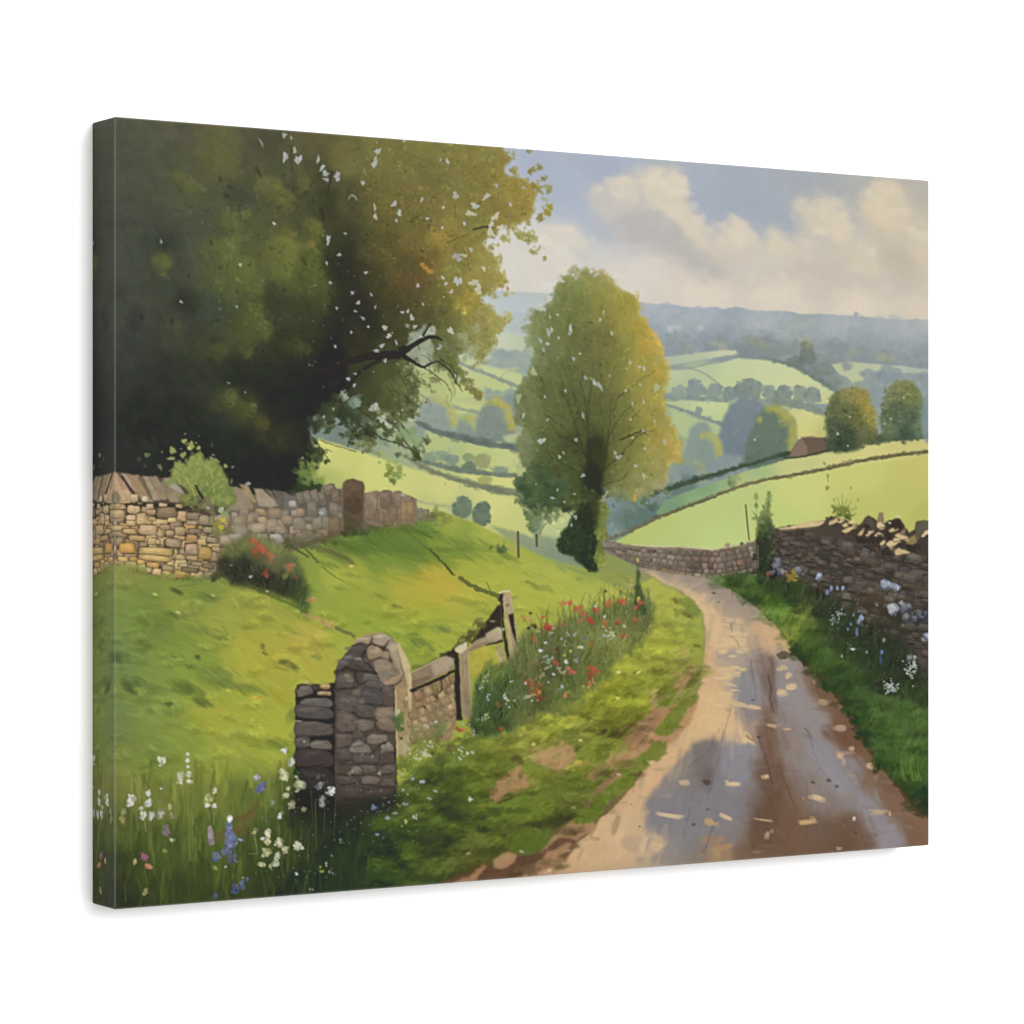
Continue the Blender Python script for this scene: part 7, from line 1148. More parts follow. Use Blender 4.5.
    smudge(region([(412,692),(453,675),(455,722),(412,742)], False, 0, .5, .6), 60, 6, 2, 1.4, 2, .45, 5)
    line([(441,680),(441.5,688),(440,692)], 1.4, 1, (60,48,38), .85, jit=.5); line([(438,700),(437,720)], .8, .6, (170,146,104), .6)
    line([(411,690),(424,685),(440,678),(453,671)], 3, 3.4, (48,40,34), .9, jit=.9); 
    # rail
    put([(411,672),(420,668),(432,662),(444,657),(452,654),(454,660),(453,668),(440,675),(424,682),(411,688)], (146,122,96)); put([(430,664),(442,657),(452,654),(454,662),(446,670),(434,676)], (170,152,124)); put([(411,680),(424,676),(432,676),(424,682),(411,688)], (120,98,76), .8)
    line([(411,672),(424,666),(440,658),(451,654.5)], 1.3, 1.1, (196,176,140), .7, jit=.5); line([(428,666),(432,676)], .8, .6, (120,104,84), .6)
    # middle post
    put([(453,650),(457,648),(459,664),(460,690),(461,712),(462,720),(456,720),(454,690),(454,668)], (44,36,32)); put([(447,652),(453,648),(454,658),(446,656)], (50,44,32), .9)
    put([(459,654),(464,646),(468,646),(469,660),(470,690),(472,716),(466,720),(461,712),(460,690)], (158,136,104)); put([(453.5,648),(460,644),(466,641),(467,648),(460,653),(455,652)], (206,192,152)); line([(468,650),(469,680),(471,706)], 1.2, 1, (196,176,136), .7, jit=.5); put([(462,690),(468,686),(470,712),(463,714)], (120,110,80), .5, fe=1.4)
    for x, y, L in [(463,670,20),(465,690,24),(462,680,16),(466,664,12)]: stroke(x, y, L, .9, 1.55, (130,110,80), .5, 0, .4, .7)
    # upper rail
    put([(466,648),(476,640),(488,634),(484,633),(496,627),(501,628),(501,640),(490,643),(480,647),(468,651)], (166,146,112)); put([(484,634),(496,627),(501,627),(501,638),(488,641)], (178,162,128)); put([(466,650),(478,641),(488,642),(478,650)], (138,114,84), .8); line([(486,645),(501,641)], 1.6, 2.4, (60,50,40), .85, jit=.8); blob(500,641,2,1,(40,34,30),.8)
    for x, y in [(478,643),(490,636),(496,631)]: stroke(x, y, 10, 1, -.4, (196,180,146), .5, 0, .4, .7)
    # yellow bank seen through the fence
    put([(468,654),(476,648),(488,645),(494,654),(498,666),(496,676),(484,676),(470,674)], (176,166,58), .9, fe=1.2)
    put([(494,646),(501,644),(506,660),(508,672),(500,664)], (166,148,106), .8); line([(496,652),(500,660),(504,668)], 2, 2.4, (196,176,124), .7, jit=.6)
    # tall leaning post
    put([(499,594),(503,592),(503,618),(506,640),(509,654),(509,662),(506,658),(503,640),(501,620)], (44,34,30)); put([(497,600),(500,594),(502,598),(501,603)], (40,32,28), .9)
    put([(502,592),(509,591),(511,596),(513,612),(516,630),(519,648),(521,664),(524,676),(514,678),(509,660),(508,640),(505,616),(502,604)], (176,154,116)); put([(508,614),(513,613),(514,628),(516,640),(517,646),(513,636),(510,626)], (36,30,28)); line([(499.5,592.5),(505,591),(509,591)], 1.8, 1.4, (216,202,164), .9); put([(509,656),(519,654),(522,666),(523,678),(513,680)], (150,136,88), .7, fe=1.6); blob(507,605,2,2,(122,106,78),.8)
    line([(510,596),(513,610)], .9, .8, (206,188,148), .6); line([(503,604),(506,620),(510,640),(512,654)], 1, .8, (196,176,136), .5)
    for x, y, L in [(506,612,16),(514,652,20),(512,640,14),(518,656,18),(507,600,10)]: stroke(x, y, L, .9, 1.4, (140,118,84), .5, 0, .4, .7)
    # shadow at the foot
    lay(region([(290,790),(335,800),(396,790),(402,806),(380,816),(330,824),(296,820)], True, 5, 3, 4), (40,44,34), .75)

# ------------------------------------------------------------------ FLOWERS
def flowers():
    # long flower bed below the fence
    m = region([(470,716),(474,690),(486,668),(506,664),(520,640),(530,632),(556,622),(580,612),(610,604),(636,598),(650,602),(654,612),(650,624),(640,640),(626,652),(612,664),(600,680),(590,690),(570,700),(554,706),(540,712),(524,722),(500,732),(476,732)], True, 6, 4, 2.4)
    lay(m, field([(480,700,(64,82,46)),(500,690,(74,92,50)),(490,720,(62,80,40)),(515,700,(84,92,56)),(530,680,(92,96,52)),(530,650,(98,108,58)),(550,660,(74,82,48)),(570,650,(84,94,54)),(560,640,(88,96,54)),(590,640,(112,122,60)),(580,625,(104,114,58)),(610,620,(104,114,58)),(630,610,(88,100,54)),(640,620,(92,100,52)),(600,660,(98,106,50)),(580,680,(90,100,50)),(560,690,(90,104,52)),(540,700,(72,80,42)),(525,715,(72,76,42)),(620,640,(122,128,60)),(645,610,(90,104,56)),(555,670,(70,78,46))], 3, 5), .92)
    for x, y in points_in(m, 900):
        j, i = at(x, y); k = rng.random(); c = IMG[j, i] + rng.normal(0, 15) + rng.normal(0, 4, 3)
        stroke(x, y, 6 + 9 * rng.random(), 1.1 + 1.3 * rng.random(), -1.45 + rng.normal(0, .4), c, .55, rng.normal(0, .012), .2, .8)
    for x, y in points_in(m, 110): blob(x, y, .8, .8, np.array((130,138,90)) + rng.normal(0, 24), .5)
    glaze(m, 1.0, (128,130,78), .14)
    for _ in range(150):
        x = rng.uniform(522, 650); y = np.interp(x, [522,560,600,650], [640,622,610,600]) + rng.normal(0, 5)
        h = 8 + 12 * rng.random(); c = np.array((104,114,60)) + rng.normal(0, 18) + rng.normal(0, 4, 3)
        line([(x, y + 8), (x + rng.normal(0, 1.5), y - h * .4), (x + rng.normal(0, 3.5), y - h)], 1.3, .4, c, .5, jit=.4)
    for _ in range(26):
        x = rng.uniform(490, 640); y = np.interp(x, [490,560,600,640], [735,708,682,640]) + rng.normal(0, 4)
        clump(x, y, 7, 5, ((84,98,46),(136,144,58)), 9, 3, .4, .45, soft=1.4)
    leafage(m, 500, .8, 1.8, .16, .6, .1)
    # shrub in front of the fence gap
    mm = region([(472,728),(474,700),(478,682),(484,668),(490,658),(496,672),(504,668),(510,660),(516,672),(522,680),(526,700),(524,716),(514,726),(498,732),(484,736)], True, 4, 3, 1.6)
    lay(mm, field([(480,700,(72,92,52)),(490,672,(104,122,52)),(500,690,(66,86,46)),(515,690,(84,102,54)),(500,715,(58,76,40)),(518,712,(98,110,58)),(485,720,(66,84,44))], 3, 4), .85)
    for x, y in points_in(mm, 260):
        j, i = at(x, y); stroke(x, y, 6 + 8 * rng.random(), 1.2 + 1.2 * rng.random(), -1.5 + rng.normal(0, .35), IMG[j, i] + rng.normal(0, 14) + rng.normal(0, 4, 3), .6, 0, .2, .8)
    # small cypress by the lane
    cy = region([(636,610),(634,598),(635,584),(636,570),(637,558),(638,570),(640,584),(643,598),(645,610),(642,616)], True, 3, 2, 1.2)
    clump(634,596,9,10,((96,108,62),(140,146,84)), 40, 2.6, 0, .55)
    lay(cy, (66,80,46), .85)
    for x, y in points_in(cy, 70): stroke(x, y, 4, 1.4, -1.4 + rng.normal(0, .5), np.array((70,84,48)) + rng.normal(0, 14) + rng.normal(0, 3, 3), .6, 0, .2, .8)
    line([(637,566),(636.5,552),(635,549)], 1.4, .8, (92,92,56), .8); blob(637,560,1.2,2.2,(206,186,110),.9); blob(637.5,600,1.2,2,(196,160,70),.8); clump(629,586,4,4,((170,150,96),(196,176,116)), 10, 2, 0, .5)
    # poppies
    red, org, pk = (186,74,54), (184,104,56), (206,82,80)
    for q in [(561,602.5,2,1.5,pk,5),(568.5,603,2.8,2,pk,9),(543,617,2,2,(200,80,64),6),(546,626,3,4,(186,66,54),14),(550,628,2.4,3,(190,62,56),9),(578,609,4,5,(186,92,60),18),(582,614,3,3.4,(182,94,66),10),(579,621,3,4,(172,104,62),10),(563,624,2.6,1.6,(178,96,72),6),(588.5,619.5,2.4,1.6,(196,60,50),7),(591,622,2,1.8,(186,56,56),6),(595,608.5,2.2,2,(206,84,84),7),(598.5,610,2.4,1.8,org,6),(606.5,603.5,3,3.4,(196,98,54),12),(612,601.5,1.6,2,(196,118,70),5),(621.5,602,3,4.6,(192,84,60),14),(616,622,3,5,(168,86,52),8),(619,624,2,3,(150,74,50),5),(604,623,2.6,2.2,(200,98,60),8),(639,603.5,2,2,(206,72,66),7),(635,607,2.6,2.4,(196,90,68),7),(635.5,620.5,3,2.6,(172,96,58),8),(622,635.5,1.8,2,(190,56,60),6),(534,639,2,4.6,(186,98,58),9),(591.5,644.5,2,2,(184,104,62),5),(555,662.5,4,2.6,(176,78,60),10),(558,648,2.4,2,(120,64,48),5),(571,672,4,3.4,(184,92,74),12),(568,669,1.8,1.6,(200,110,100),4),(592,669,4,4.6,(186,84,50),18),(596,671,2.6,3,(192,90,48),8),(590,675,3,3,(164,76,48),9),(590,683,3,2,(206,128,60),8),(565,694.5,2.4,3,(206,126,84),8),(530,683,4,4,(172,88,54),12),(536,690,5,6,(176,82,50),22),(540,698,4,4,(160,66,48),12),(532,694,4,4,(160,92,56),8),(532,662,3,3,(150,110,60),6),(497,705,2,2,(184,110,60),5),(500,729,3,1.8,(176,76,56),8),(461,730,4,2,(190,82,60),10),(457,728.5,2,1.4,(170,66,50),4),(450,750,4,2,(150,92,60),8),(453,745,2,2,(176,120,100),5),(525,618,5,3,(176,132,72),10),(534,626,2,2,(90,60,44),4)]: clump(q[0], q[1], q[2], q[3], (np.array(q[4]) - 16, np.array(q[4]) + 14), max(3, int(q[5] * .75)), 2.0, 0, .62, soft=1.0, spread=.5)
    for x, y, c in [(528,628,(50,60,50)),(535,627,(58,52,44)),(530,613,(66,70,50)),(538,631,(186,150,110)),(605,591,(80,84,50)),(614,585,(130,130,80)),(570,651,(176,176,60)),(564,645,(150,158,66)),(564,655,(170,164,60)),(578,647,(190,190,80)),(553,628,(186,140,130)),(638,598,(206,180,70)),(583,686,(170,150,70)),(588,687,(176,160,80)),(539,692,(206,140,70))]: blob(x, y, 1.6, 1.5, c, .85)
    def white(x, y, r, n=1, c=(204,208,204), s=.8):
        for _ in range(1 if n == 1 else max(1, int(n * .62))): blob(x + (rng.normal(0, r) if n > 1 else 0), y + (rng.normal(0, r) if n > 1 else 0), s * (1 if n == 1 else .6 + .6 * rng.random()), s * (1 if n == 1 else .6 + .6 * rng.random()), np.array(c) - 8 - 30 * rng.random() * (n > 1) + rng.normal(0, 8), .82, rng.random(), .3, .8)
    for q in [(540,650.5,0,1,(230,232,236),2),(545,642.5,0,1,(214,216,220),1.5),(547,661,2.6,16,(170,184,166),1.5),(565.5,661.5,0,1,(206,206,200),2.2),(553,674,0,1,(200,210,220),1.4),(561.5,686.5,0,1,(180,190,210),1.5),(581,647,0,1,(226,228,216),1.6),(576,660,1,5,(170,180,176),1.3),(603,635,1.4,8,(196,204,196),1.5),(610,632,3,20,(196,204,170),1.4),(606,640,3,12,(170,180,126),1.3),(625,626.5,1,5,(196,200,176),1.3),(604,616.5,0,1,(210,214,210),1.5),(595,606,0,1,(196,196,190),1.5),(567,634,1.8,6,(160,166,160),1.2),(574,635,1.2,5,(170,176,170),1.2),(584,638,1.8,7,(120,128,130),1.5),(561,641,1.6,5,(176,184,176),1.1),(562,672,2,12,(186,184,130),1.2),(559,668,1.4,5,(196,200,176),1.3),(542,671,2.2,10,(184,184,140),1.3),(540,676,1.4,6,(170,172,120),1.1),(551,632,1,4,(176,170,164),1.2),(557,690,2.4,6,(140,156,170),1.1),(530,696,2.6,14,(186,192,150),1.3),(533,701,1.6,5,(200,204,180),1.2),(525,683,0,1,(200,200,190),1.4),(548,682,0,1,(180,186,190),1),(503,629,0,1,(190,190,170),1.4),
              (485,679,1.2,6,(206,210,206),1.1),(486,676,.8,3,(210,212,206),1),(480,687,1,4,(200,206,200),1.1),(488,696,1.4,8,(206,212,214),1.1),(487,699,.8,3,(200,208,214),1),(505,697,1.4,7,(206,212,206),1.2),(507,702,1.6,8,(206,210,200),1.2),(511,681,1,4,(196,204,196),1.1),(504,692,.8,3,(190,196,186),1),(513,700,1,3,(176,180,140),1.1),(486,713,1.5,6,(184,200,140),1.5),(485,718,1.5,5,(170,190,120),1.4),(478,720,2,8,(200,206,200),1.1),(474,731,1.4,5,(206,212,214),1.5),(468,725,1.2,4,(200,208,210),1.1),(463,724,1,3,(196,206,206),1),(437,722,1.4,5,(210,206,190),1.2),(427,725,2,5,(190,196,170),1),(420,752,3,24,(206,210,150),1.5),(427,746,1.6,6,(220,224,206),1.4),(428,753,2,10,(214,218,170),1.4),(432,756,1.4,5,(200,206,140),1.3),(414,758,2.4,10,(170,184,100),1.3),(462,749,1.4,4,(214,218,214),1.4),(461,758,1.4,4,(214,218,214),1.3),(467,754,1,3,(210,214,206),1.3),(472,753,1.2,4,(206,212,204),1.3),(456,752,1,2,(200,206,200),1),(510,733,.8,3,(160,160,120),1.1),(533,744,1,3,(200,196,120),1.2),
              (402,773,.8,3,(206,212,216),1.3),(412,778,1.4,7,(170,184,196),1.3),(421,780.5,1.6,9,(180,196,206),1.5),(404,789,1,4,(206,212,214),1.3),(408,793,.6,2,(206,210,210),.9),(395,795,.7,3,(160,170,180),1),(372,808.5,1.5,8,(130,156,186),1.6),(400,804,1.4,6,(170,176,110),1.4),(406,803,1.2,5,(176,180,196),1.3),(387,817,1.4,7,(160,178,190),1.4),(415.5,816.5,1.6,8,(190,200,206),1.5),(436,790,1.6,6,(180,196,176),1.4),(430,797,1,4,(196,204,196),1.1),(470,799,1.2,5,(206,206,186),1.4),(405,821,1.4,5,(196,200,130),1.3),(402,826,.8,3,(190,194,130),1.1),(374,821,.8,3,(140,150,170),1),(394,813,1.2,5,(176,186,190),1),(380,812,1.6,5,(120,130,140),1),(384,806,2,8,(110,120,130),.9),(378,834,1.2,6,(150,156,190),1.2),(383,837,.8,3,(150,150,180),1),(361,822,.6,2,(190,196,196),.9),(389,800,3,10,(120,130,134),.9),(410,786,3,8,(130,144,150),.9),(408,828,2,4,(150,160,120),.8),(330,871,1.6,6,(190,196,196),1),(320,869,1.8,9,(170,180,90),1.4),(325,864,1.4,4,(206,210,176),1.1),(296.5,873,.8,4,(226,228,220),1.3),(309,889,1.6,5,(190,196,150),1),(331,855,.8,2,(190,194,190),1),(341,840,1.4,6,(150,164,140),1.3)]: white(*q)
    # leafy base right of the pier
    for q in [(418,745,9,12,(96,108,48),(128,136,60),40),(432,740,7,12,(104,112,54),(140,140,74),30),(440,756,10,8,(70,86,38),(104,116,46),40),(410,764,12,10,(84,98,44),(120,130,54),40),(440,728,6,9,(98,108,58),(130,136,76),24),(480,726,10,8,(52,68,36),(80,96,46),34),(470,738,10,7,(84,96,44),(112,122,50),30),(450,745,8,6,(84,92,46),(112,116,54),20)]:
        clump(q[0], q[1], q[2], q[3], (q[4], q[5]), q[6], 3, 0, .5, soft=1.2)
    for x, y, s in [(420,752,1),(428,750,1),(414,757,1),(427,745,1),(461,752,1),(469,754,1)]: white(x, y, 2.4, 7, (210,214,176), 1.2)
    for x0, a in [(437,-1.5),(434,-1.9),(440,-1.2),(431,-2.0),(438,-1.6),(443,-1.0)]: line([(436, 742), (x0, 728), (x0 + 8 * math.cos(a), 718)], 1.4, .5, (98,112,56), .7)
    # clumps of white and blue flowers, bottom left
    D = lambda: np.array((206,204,180)) + rng.normal(0, 10)
    def bloom(x, y, rx, ry, c=None, n=9):
        c = np.array((196,196,166)) if c is None else np.array(c)
        blob(x, y, rx, ry, c * .82, .85, rng.random(), .3, .9)
        for _ in range(n): blob(x + rng.normal(0, rx * .42), y + rng.normal(0, ry * .42), rx * .36 * (.6 + rng.random() * .7), ry * .3, c + 16 * rng.random() + rng.normal(0, 5), .85, rng.random() * 3, .3, .7)
    for q in [(131,800.5,3.8,6,(206,206,186)),(148.5,793,2.4,3.4,(206,206,190)),(148.5,802.5,3.2,4.6,(200,202,186)),(141,808,2,3,(190,190,160)),(143,815,3,4.4,(206,204,186)),(151.5,815,3.8,4.4,(186,188,170)),(160.5,813,4,5.4,(164,160,132)),(170,806,2.4,4,(176,160,116)),(172,815,3,3.4,(150,140,100)),(122.5,819,3.4,5,(140,130,70)),(124,811,2.4,3,(150,148,100)),(162,760,4.2,4.4,(206,204,176)),(187.5,754,1.6,2,(206,208,190)),(187.5,760,2.6,2.4,(210,212,196)),(188,766,2,1.8,(206,208,190)),(180.5,776,3.4,5,(190,192,150)),(180.5,782,2.4,1.6,(210,210,190)),(188.5,774,2.8,4,(196,200,160)),(189,781,3,2.2,(206,208,180)),(207.5,799,3,6,(186,182,120)),(214.5,790,2.4,3.6,(186,188,150)),(207,805,2.4,2.4,(220,220,206)),(214.5,805,2.4,2.2,(216,216,200)),(211,799,2,3,(170,170,110)),(171.5,839.5,2.6,1.6,(190,190,140)),(161,788,1.2,1.3,(200,200,190)),(229.5,818,2.6,3.4,(226,226,220)),(256.5,777,2.8,3.4,(176,170,186)),(254.5,831,1.4,4,(176,170,120)),
              (284,750,2.8,3.2,(214,216,210)),(291,762,3.4,4.6,(190,192,170)),(282,771,3.2,3.6,(196,196,150)),(284,776,3.8,5,(200,198,150)),(299.5,784.5,5.4,6,(176,186,140)),(288,788,2.4,2.4,(180,184,130)),(285.5,795,3.2,3.6,(176,180,130)),(291.5,804,4,4.2,(150,146,110)),(279.5,815,2,4,(196,206,196)),(303.5,809,2.4,3,(140,130,90)),(272.5,802,2,3,(130,136,110)),(319.5,785,2.6,5,(120,130,120)),(321.5,801,2.8,6,(136,142,136)),(331,791,4,4.2,(210,210,200)),(267.5,833,3.4,5,(206,204,166)),(262.5,838,2,2,(206,206,190)),(267,841,3,3.4,(196,194,140)),(279,842,4.2,4.8,(190,192,150)),(298,845.5,4.6,4.6,(190,194,160)),(285,849,3,4,(186,186,140)),(266.5,851.5,4.6,4.4,(180,178,120)),(277,855,2.6,5,(176,182,150)),(261.5,864,3.6,2.8,(180,178,130)),(275,863,3.6,4,(176,178,140)),(270,866,1.6,2,(160,166,120)),(304,741,1.4,1.4,(140,150,110)),(145.5,891,3,3.6,(140,140,80)),(135,861,1.8,3,(176,170,110)),(165,850,3,1.6,(130,140,60)),(215,867,3,2,(130,140,60)),(225.5,866,1,1.2,(170,190,210)),(243,877,1,1,(150,160,130)),(297,772,4,3,(40,64,36)),(318,776,2,3,(80,86,78)),(323,775,1.6,1.6,(70,74,70))]: bloom(*q)
    # lupins
    def lupin(x, y, w, h, c=(96,112,166)):
        c = np.array(c, float) * .72 + np.mean(c) * .28
        for _ in range(int(w * h * .8)):
            t = rng.random(); blob(x + rng.normal(0, w * .25) * (.4 + t * .7), y + h * t, 1.5, 1.1, np.array(c) + rng.normal(0, 14), .75, rng.random() * 3, .3, .8)
    lupin(229,822,8,24); lupin(232,832,9,14,(104,116,160)); lupin(262,782,9,8,(92,102,156)); lupin(258,785,5,6,(84,96,146)); lupin(216,852,10,8,(92,108,150)); lupin(235,884,8,8,(66,84,130)); lupin(242,880,4,8,(80,94,130)); lupin(211,830,5,14,(140,124,128)); blob(240,839,3,1.2,(150,164,206),.9,.3); lupin(232,848,9,14,(84,96,104)); lupin(226,846,8,8,(90,102,130)); lupin(166,825,8,10,(126,108,104)); lupin(247,877,2,3,(80,94,150))
    bloom(229.5,817.5,2.4,3.2,(232,232,228)); lupin(210,826,4,12,(160,140,140)); lupin(215,893,5,4,(80,90,120))
    for x, y, rx, ry, c in [(144,854,3,3.4,(170,104,130)),(145,857,2.4,2,(150,86,110)),(150,866.5,3,2.6,(206,134,104)),(147,865,1.6,1.4,(190,120,96)),(90,852,2,3,(160,100,130))]: clump(x, y, rx, ry, (np.array(c) - 14, np.array(c) + 16), 9, 2, 0, .8, soft=.8, spread=.45)
    # tall stems
    for pts, c in [([(135,778),(138,792),(142,808),(146,830)],(150,150,90)),([(187,784),(188,806),(189,830),(190,860)],(130,134,64)),([(194,786),(192,810),(193,850)],(120,126,60)),([(213,808),(214,824)],(146,146,86)),([(207,808),(210,822)],(130,130,70)),([(160,790),(162,810)],(120,120,70)),([(254,832),(256,844),(257,853)],(150,146,96)),([(249,853),(257,853.5)],(120,124,90)),([(274,762),(270,772),(268,790)],(150,146,86)),([(278,765),(274,780)],(130,126,76)),([(172,800),(174,830)],(110,116,56)),([(218,788),(217,800)],(120,124,60)),([(131,806),(131,850)],(110,116,60)),([(148,808),(150,850)],(110,116,60)),([(282,780),(282,800)],(120,124,70)),([(315,800),(316,850)],(92,98,56)),([(325,790),(324,830)],(80,86,54)),([(311,790),(313,830)],(76,82,50)),([(335,800),(334,840)],(70,78,50))]: line(pts, 1.1, .8, c, .75, jit=.4)
    for _ in range(50):
        x, y = rng.uniform(250, 345), rng.uniform(770, 880); blob(x, y, .8, .8, (150,156,126), .45)
    for _ in range(36):
        x, y = rng.uniform(345, 420), rng.uniform(770, 845); blob(x, y, .7, .7, (150,160,160), .5)

# ------------------------------------------------------------------ UNITY
def finish():
    global IMG
    g = IMG @ np.array([.3, .59, .11], np.float32)
    IMG[:] = g[..., None] + (IMG - g[..., None]) * SAT
    IMG[:] += (IMG - blur(IMG, 1.6)) * .42
    IMG[:] = blur(IMG, .35) * .4 + IMG * .6
    IMG += (FB['xs'] * 1.6)[..., None]
    np.clip(IMG, 4, 250, out=IMG)
SAT = .86
# ===========================================================================
# THE SCENE: a gallery-wrapped canvas print hung on a white wall
# ===========================================================================
import bpy
from mathutils import Vector

H = .4572                      # an 18 x 24 inch canvas, just over an inch deep
H0 = H
W, T, R = 1.3353 * H + .0008, .0672 * H, .0013
H += .0008
FOC = 2928.0                   # focal length in pixels of the 1024 px picture
ZL, ZR = FOC / 792, FOC / 664  # depth of the left and right edge, in canvas heights
XL, XR = -.5019, .6273
GAIN, LIFT = .518, .0196

def paint_all():
    for step in (sky, distance, meadow, bigtree, leftwall, midtree, rightwall, road, verge, bankright, gatepost, flowers, finish): step()

def print_colour(u, v):
    """linear colour of the print at canvas position u, v (0..1 from top left)"""
    z = ZL + (ZR - ZL) * u
    x = 512 + FOC * (XL + (XR - XL) * u) / z
    y = 513 + FOC * (v - .5) / z
    fx = np.clip((x - OX) * SC - .5, 0, NX - 1.001); fy = np.clip((y - OY) * SC - .5, 0, NY - 1.001)
    i, j = fx.astype(int), fy.astype(int); a = (fx - i)[..., None]; b = (fy - j)[..., None]
    c = (IMG[j, i] * (1 - a) + IMG[j, i + 1] * a) * (1 - b) + (IMG[j + 1, i] * (1 - a) + IMG[j + 1, i + 1] * a) * b
    c = np.clip(c / 255.0, 0, 1)
    lin = np.where(c <= .04045, c / 12.92, ((c + .055) / 1.055) ** 2.4)
    return np.clip((lin - LIFT) * GAIN, .0012, .9)

def rounded(p):
    """soften the sharp box into a stretched-cloth box with a small fold radius"""
    lo = np.array([-W / 2 + R, -T + R, -H / 2 + R]); hi = np.array([W / 2 - R, 9, H / 2 - R])
    q = np.clip(p, lo, hi); d = p - q
    n = np.linalg.norm(d, axis=-1, keepdims=True)
    return np.where(n > 1e-9, q + d / np.maximum(n, 1e-9) * R, p)

def axis(length, n):
    a = np.linspace(0, length, n)
    e = np.array([.15, .3, .45, .6, .75, .9, 1.05, 1.2]) * 1e-3
    return np.unique(np.round(np.r_[a, e, length - e], 7))

def sheet(name, patches, mat, parent):
    """one mesh out of grid patches; each is (points HxWx3, colours HxWx3)"""
    co, col, quads, base = [], [], [], 0
    for P, C, flip in patches:
        h, w = P.shape[:2]
        co.append(rounded(P).reshape(-1, 3)); col.append(C.reshape(-1, 3))
        k = base + np.arange(h * w).reshape(h, w)
        q = np.stack([k[:-1, :-1], k[1:, :-1], k[1:, 1:], k[:-1, 1:]], -1).reshape(-1, 4)
        quads.append(q[:, ::-1] if flip else q); base += h * w
    co = np.concatenate(co).astype(np.float32); col = np.concatenate(col); q = np.concatenate(quads).astype(np.int32)
    me = bpy.data.meshes.new(name)
    me.vertices.add(len(co)); me.vertices.foreach_set('co', co.ravel())
    me.loops.add(q.size); me.loops.foreach_set('vertex_index', q.ravel())
    me.polygons.add(len(q)); me.polygons.foreach_set('loop_start', np.arange(0, q.size, 4, dtype=np.int32)); me.polygons.foreach_set('loop_total', np.full(len(q), 4, np.int32))
    me.polygons.foreach_set('use_smooth', np.ones(len(q), bool))
    at_ = me.color_attributes.new('ink', 'FLOAT_COLOR', 'POINT')
    at_.data.foreach_set('color', np.c_[col, np.ones(len(col))].astype(np.float32).ravel())
    me.update(); me.validate()
    me.materials.append(mat)
    o = bpy.data.objects.new(name, me); bpy.context.scene.collection.objects.link(o); o.parent = parent
    return o

def canvas_material():
    m = bpy.data.materials.new('printed cotton canvas'); m.use_nodes = True
    nt = m.node_tree; N = nt.nodes; L = nt.links
    b = N['Principled BSDF']; b.inputs['Roughness'].default_value = .62; b.inputs['Specular IOR Level'].default_value = SPEC
    ink = N.new('ShaderNodeAttribute'); ink.attribute_name = 'ink'
    tc = N.new('ShaderNodeTexCoord')
    sep = N.new('ShaderNodeSeparateXYZ'); L.new(tc.outputs['Object'], sep.inputs[0])
    def math(op, a, bb=None, c=None):
        n = N.new('ShaderNodeMath'); n.operation = op
        for k, v in enumerate((a, bb, c)):
            if v is None: continue
            if isinstance(v, (int, float)): n.inputs[k].default_value = v
            else: L.new(v, n.inputs[k])
        return n.outputs[0]
    # plain weave: warp and weft threads passing over and under
    ns = N.new('ShaderNodeTexNoise'); ns.inputs['Scale'].default_value = 90; ns.inputs['Detail'].default_value = 2; L.new(tc.outputs['Object'], ns.inputs['Vector'])
    wob = math('MULTIPLY', math('SUBTRACT', ns.outputs['Fac'], .5), 1.6)
    k = 2 * 3.14159 / .0012
    along = math('ADD', sep.outputs['X'], sep.outputs['Y'])
    sx = math('SINE', math('ADD', math('MULTIPLY', along, k), wob)); sz = math('SINE', math('ADD', math('MULTIPLY', sep.outputs['Z'], k), wob))
    weave = math('ADD', math('MULTIPLY', math('MULTIPLY', sx, sz), .3), math('MULTIPLY', math('ADD', sx, sz), .35))
    slub = N.new('ShaderNodeTexNoise'); slub.inputs['Scale'].default_value = 700; slub.inputs['Detail'].default_value = 1; L.new(tc.outputs['Object'], slub.inputs['Vector'])
    hgt = math('ADD', weave, math('MULTIPLY', slub.outputs['Fac'], .6))
    bp = N.new('ShaderNodeBump'); bp.inputs['Strength'].default_value = .22; bp.inputs['Distance'].default_value = .00012
    L.new(hgt, bp.inputs['Height']); L.new(bp.outputs['Normal'], b.inputs['Normal'])
    # print colour a little darker in the hollows of the weave
    fac = math('MULTIPLY_ADD', weave, .042, 1.0)
    mul = N.new('ShaderNodeVectorMath'); mul.operation = 'SCALE'; L.new(ink.outputs['Color'], mul.inputs[0]); L.new(fac, mul.inputs['Scale'])
    L.new(mul.outputs[0], b.inputs['Base Color'])
    return m

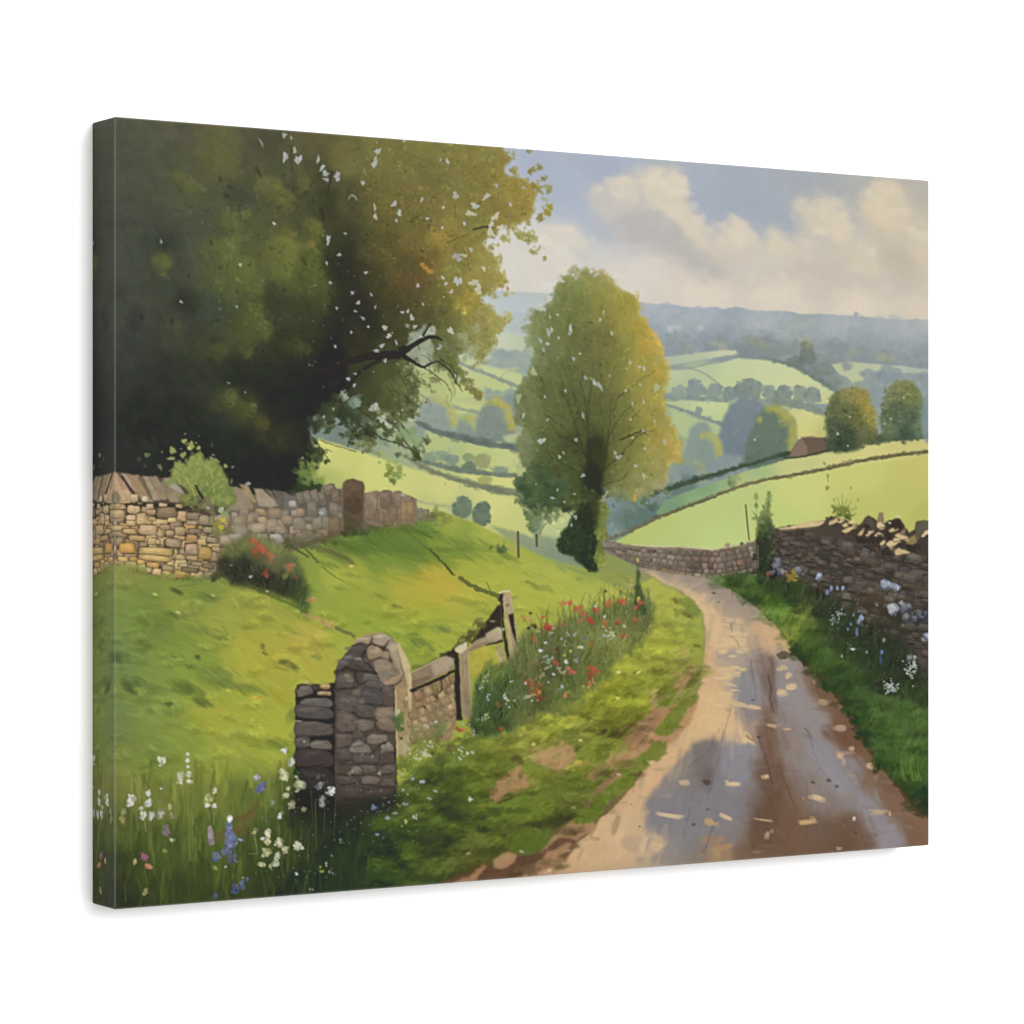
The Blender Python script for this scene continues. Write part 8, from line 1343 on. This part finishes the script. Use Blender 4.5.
SPEC = .12
def build():
    sc = bpy.context.scene
    paint_all()
    cz = 1.5
    root = bpy.data.objects.new('canvas_print', None); sc.collection.objects.link(root); root.location = (0, 0, cz); root.empty_display_size = .1
    root['label'] = 'gallery-wrapped canvas print of a country lane, stone walls and trees, hanging on the white wall'
    root['category'] = 'canvas print'
    mat = canvas_material()
    ax, az, ay = axis(W, 1180), axis(H, 940), axis(T, 64)
    fold_pale = lambda d: (np.exp(-(d / .00075) ** 2) * FOLD_PALE)[..., None]  # print colour blends towards off-white close to every fold
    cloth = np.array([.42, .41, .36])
    def mix(C, d): return C + (cloth - C) * fold_pale(d)
    X, Z = np.meshgrid(ax, az)
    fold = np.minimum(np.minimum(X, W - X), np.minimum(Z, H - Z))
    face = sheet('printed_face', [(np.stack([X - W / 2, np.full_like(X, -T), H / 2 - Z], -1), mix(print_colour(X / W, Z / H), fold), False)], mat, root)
    ps = []
    Y, Z = np.meshgrid(ay, az)
    for s in (-1, 1):
        u = Y / W if s < 0 else 1 - Y / W
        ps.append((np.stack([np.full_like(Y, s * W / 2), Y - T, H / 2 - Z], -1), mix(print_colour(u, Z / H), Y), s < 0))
    X, Y = np.meshgrid(ax, ay)
    for s in (1, -1):
        v = Y / H if s > 0 else 1 - Y / H
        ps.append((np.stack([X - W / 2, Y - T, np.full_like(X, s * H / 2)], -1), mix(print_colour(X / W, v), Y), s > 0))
    edge = sheet('wrapped_edge', ps, mat, root)

    # the wall
    me = bpy.data.meshes.new('wall'); s = 3.0
    me.from_pydata([(-s, 0, -1.5), (2 * s, 0, -1.5), (2 * s, 0, s + 1.5), (-s, 0, s + 1.5), (-s, .1, -1.5), (2 * s, .1, -1.5), (2 * s, .1, s + 1.5), (-s, .1, s + 1.5)], [], [(0, 1, 2, 3), (7, 6, 5, 4), (4, 5, 1, 0), (3, 2, 6, 7), (1, 5, 6, 2), (4, 0, 3, 7)])
    wl = bpy.data.objects.new('wall', me); sc.collection.objects.link(wl); wl['kind'] = 'structure'; wl['label'] = 'plain white wall behind the canvas'
    wm = bpy.data.materials.new('white wall paint'); wm.use_nodes = True; nt = wm.node_tree; b = nt.nodes['Principled BSDF']
    b.inputs['Roughness'].default_value = .85; b.inputs['Specular IOR Level'].default_value = .1
    n = nt.nodes.new('ShaderNodeTexNoise'); n.inputs['Scale'].default_value = 40
    r = nt.nodes.new('ShaderNodeMixRGB'); r.inputs[1].default_value = (.855, .855, .855, 1); r.inputs[2].default_value = (.875, .875, .872, 1)
    nt.links.new(n.outputs['Fac'], r.inputs[0]); nt.links.new(r.outputs[0], b.inputs['Base Color']); me.materials.append(wm)

    # studio light: even white surroundings and one broad soft lamp above and to the right
    w = bpy.data.worlds.new('World'); sc.world = w; w.use_nodes = True
    bg = w.node_tree.nodes['Background']; bg.inputs[0].default_value = (1, 1, 1, 1); bg.inputs[1].default_value = AMB
    def lamp(name, loc, size, power):
        l = bpy.data.lights.new(name, 'AREA'); l.shape = 'DISK'; l.size = size; l.energy = power
        o = bpy.data.objects.new(name, l); sc.collection.objects.link(o); o.location = loc
        o.rotation_euler = (Vector((0, 0, cz)) - Vector(loc)).to_track_quat('-Z', 'Y').to_euler()
    lamp('softbox_lamp', KPOS, KSIZE, KEY)

    # camera
    cam = bpy.data.cameras.new('camera'); co = bpy.data.objects.new('camera', cam); sc.collection.objects.link(co)
    cam.sensor_width = 36; cam.lens = 36 * FOC / 1024; cam.clip_start = .05; cam.clip_end = 60
    e = np.array([XR - XL, ZR - ZL]); e /= np.linalg.norm(e); n = np.array([-e[1], e[0]])
    c = -np.array([XL, ZL])
    co.location = (-W / 2 + c @ e * H0, -T + c @ n * H0, cz + .5 * (ZL + ZR) * H0 / FOC)
    co.rotation_euler = (math.pi / 2, 0, -math.atan2(e[1], e[0]))
    sc.camera = co
    sc.render.resolution_x = sc.render.resolution_y = 1024
    v = sc.view_settings; v.view_transform = 'Standard'; v.look = 'None'; v.exposure = 0; v.gamma = 1; v.use_curve_mapping = False

AMB, KEY, KPOS, KSIZE, FOLD_PALE = 1.08, 98, (.58, -3.0, 2.38), 1.9, .16
build()
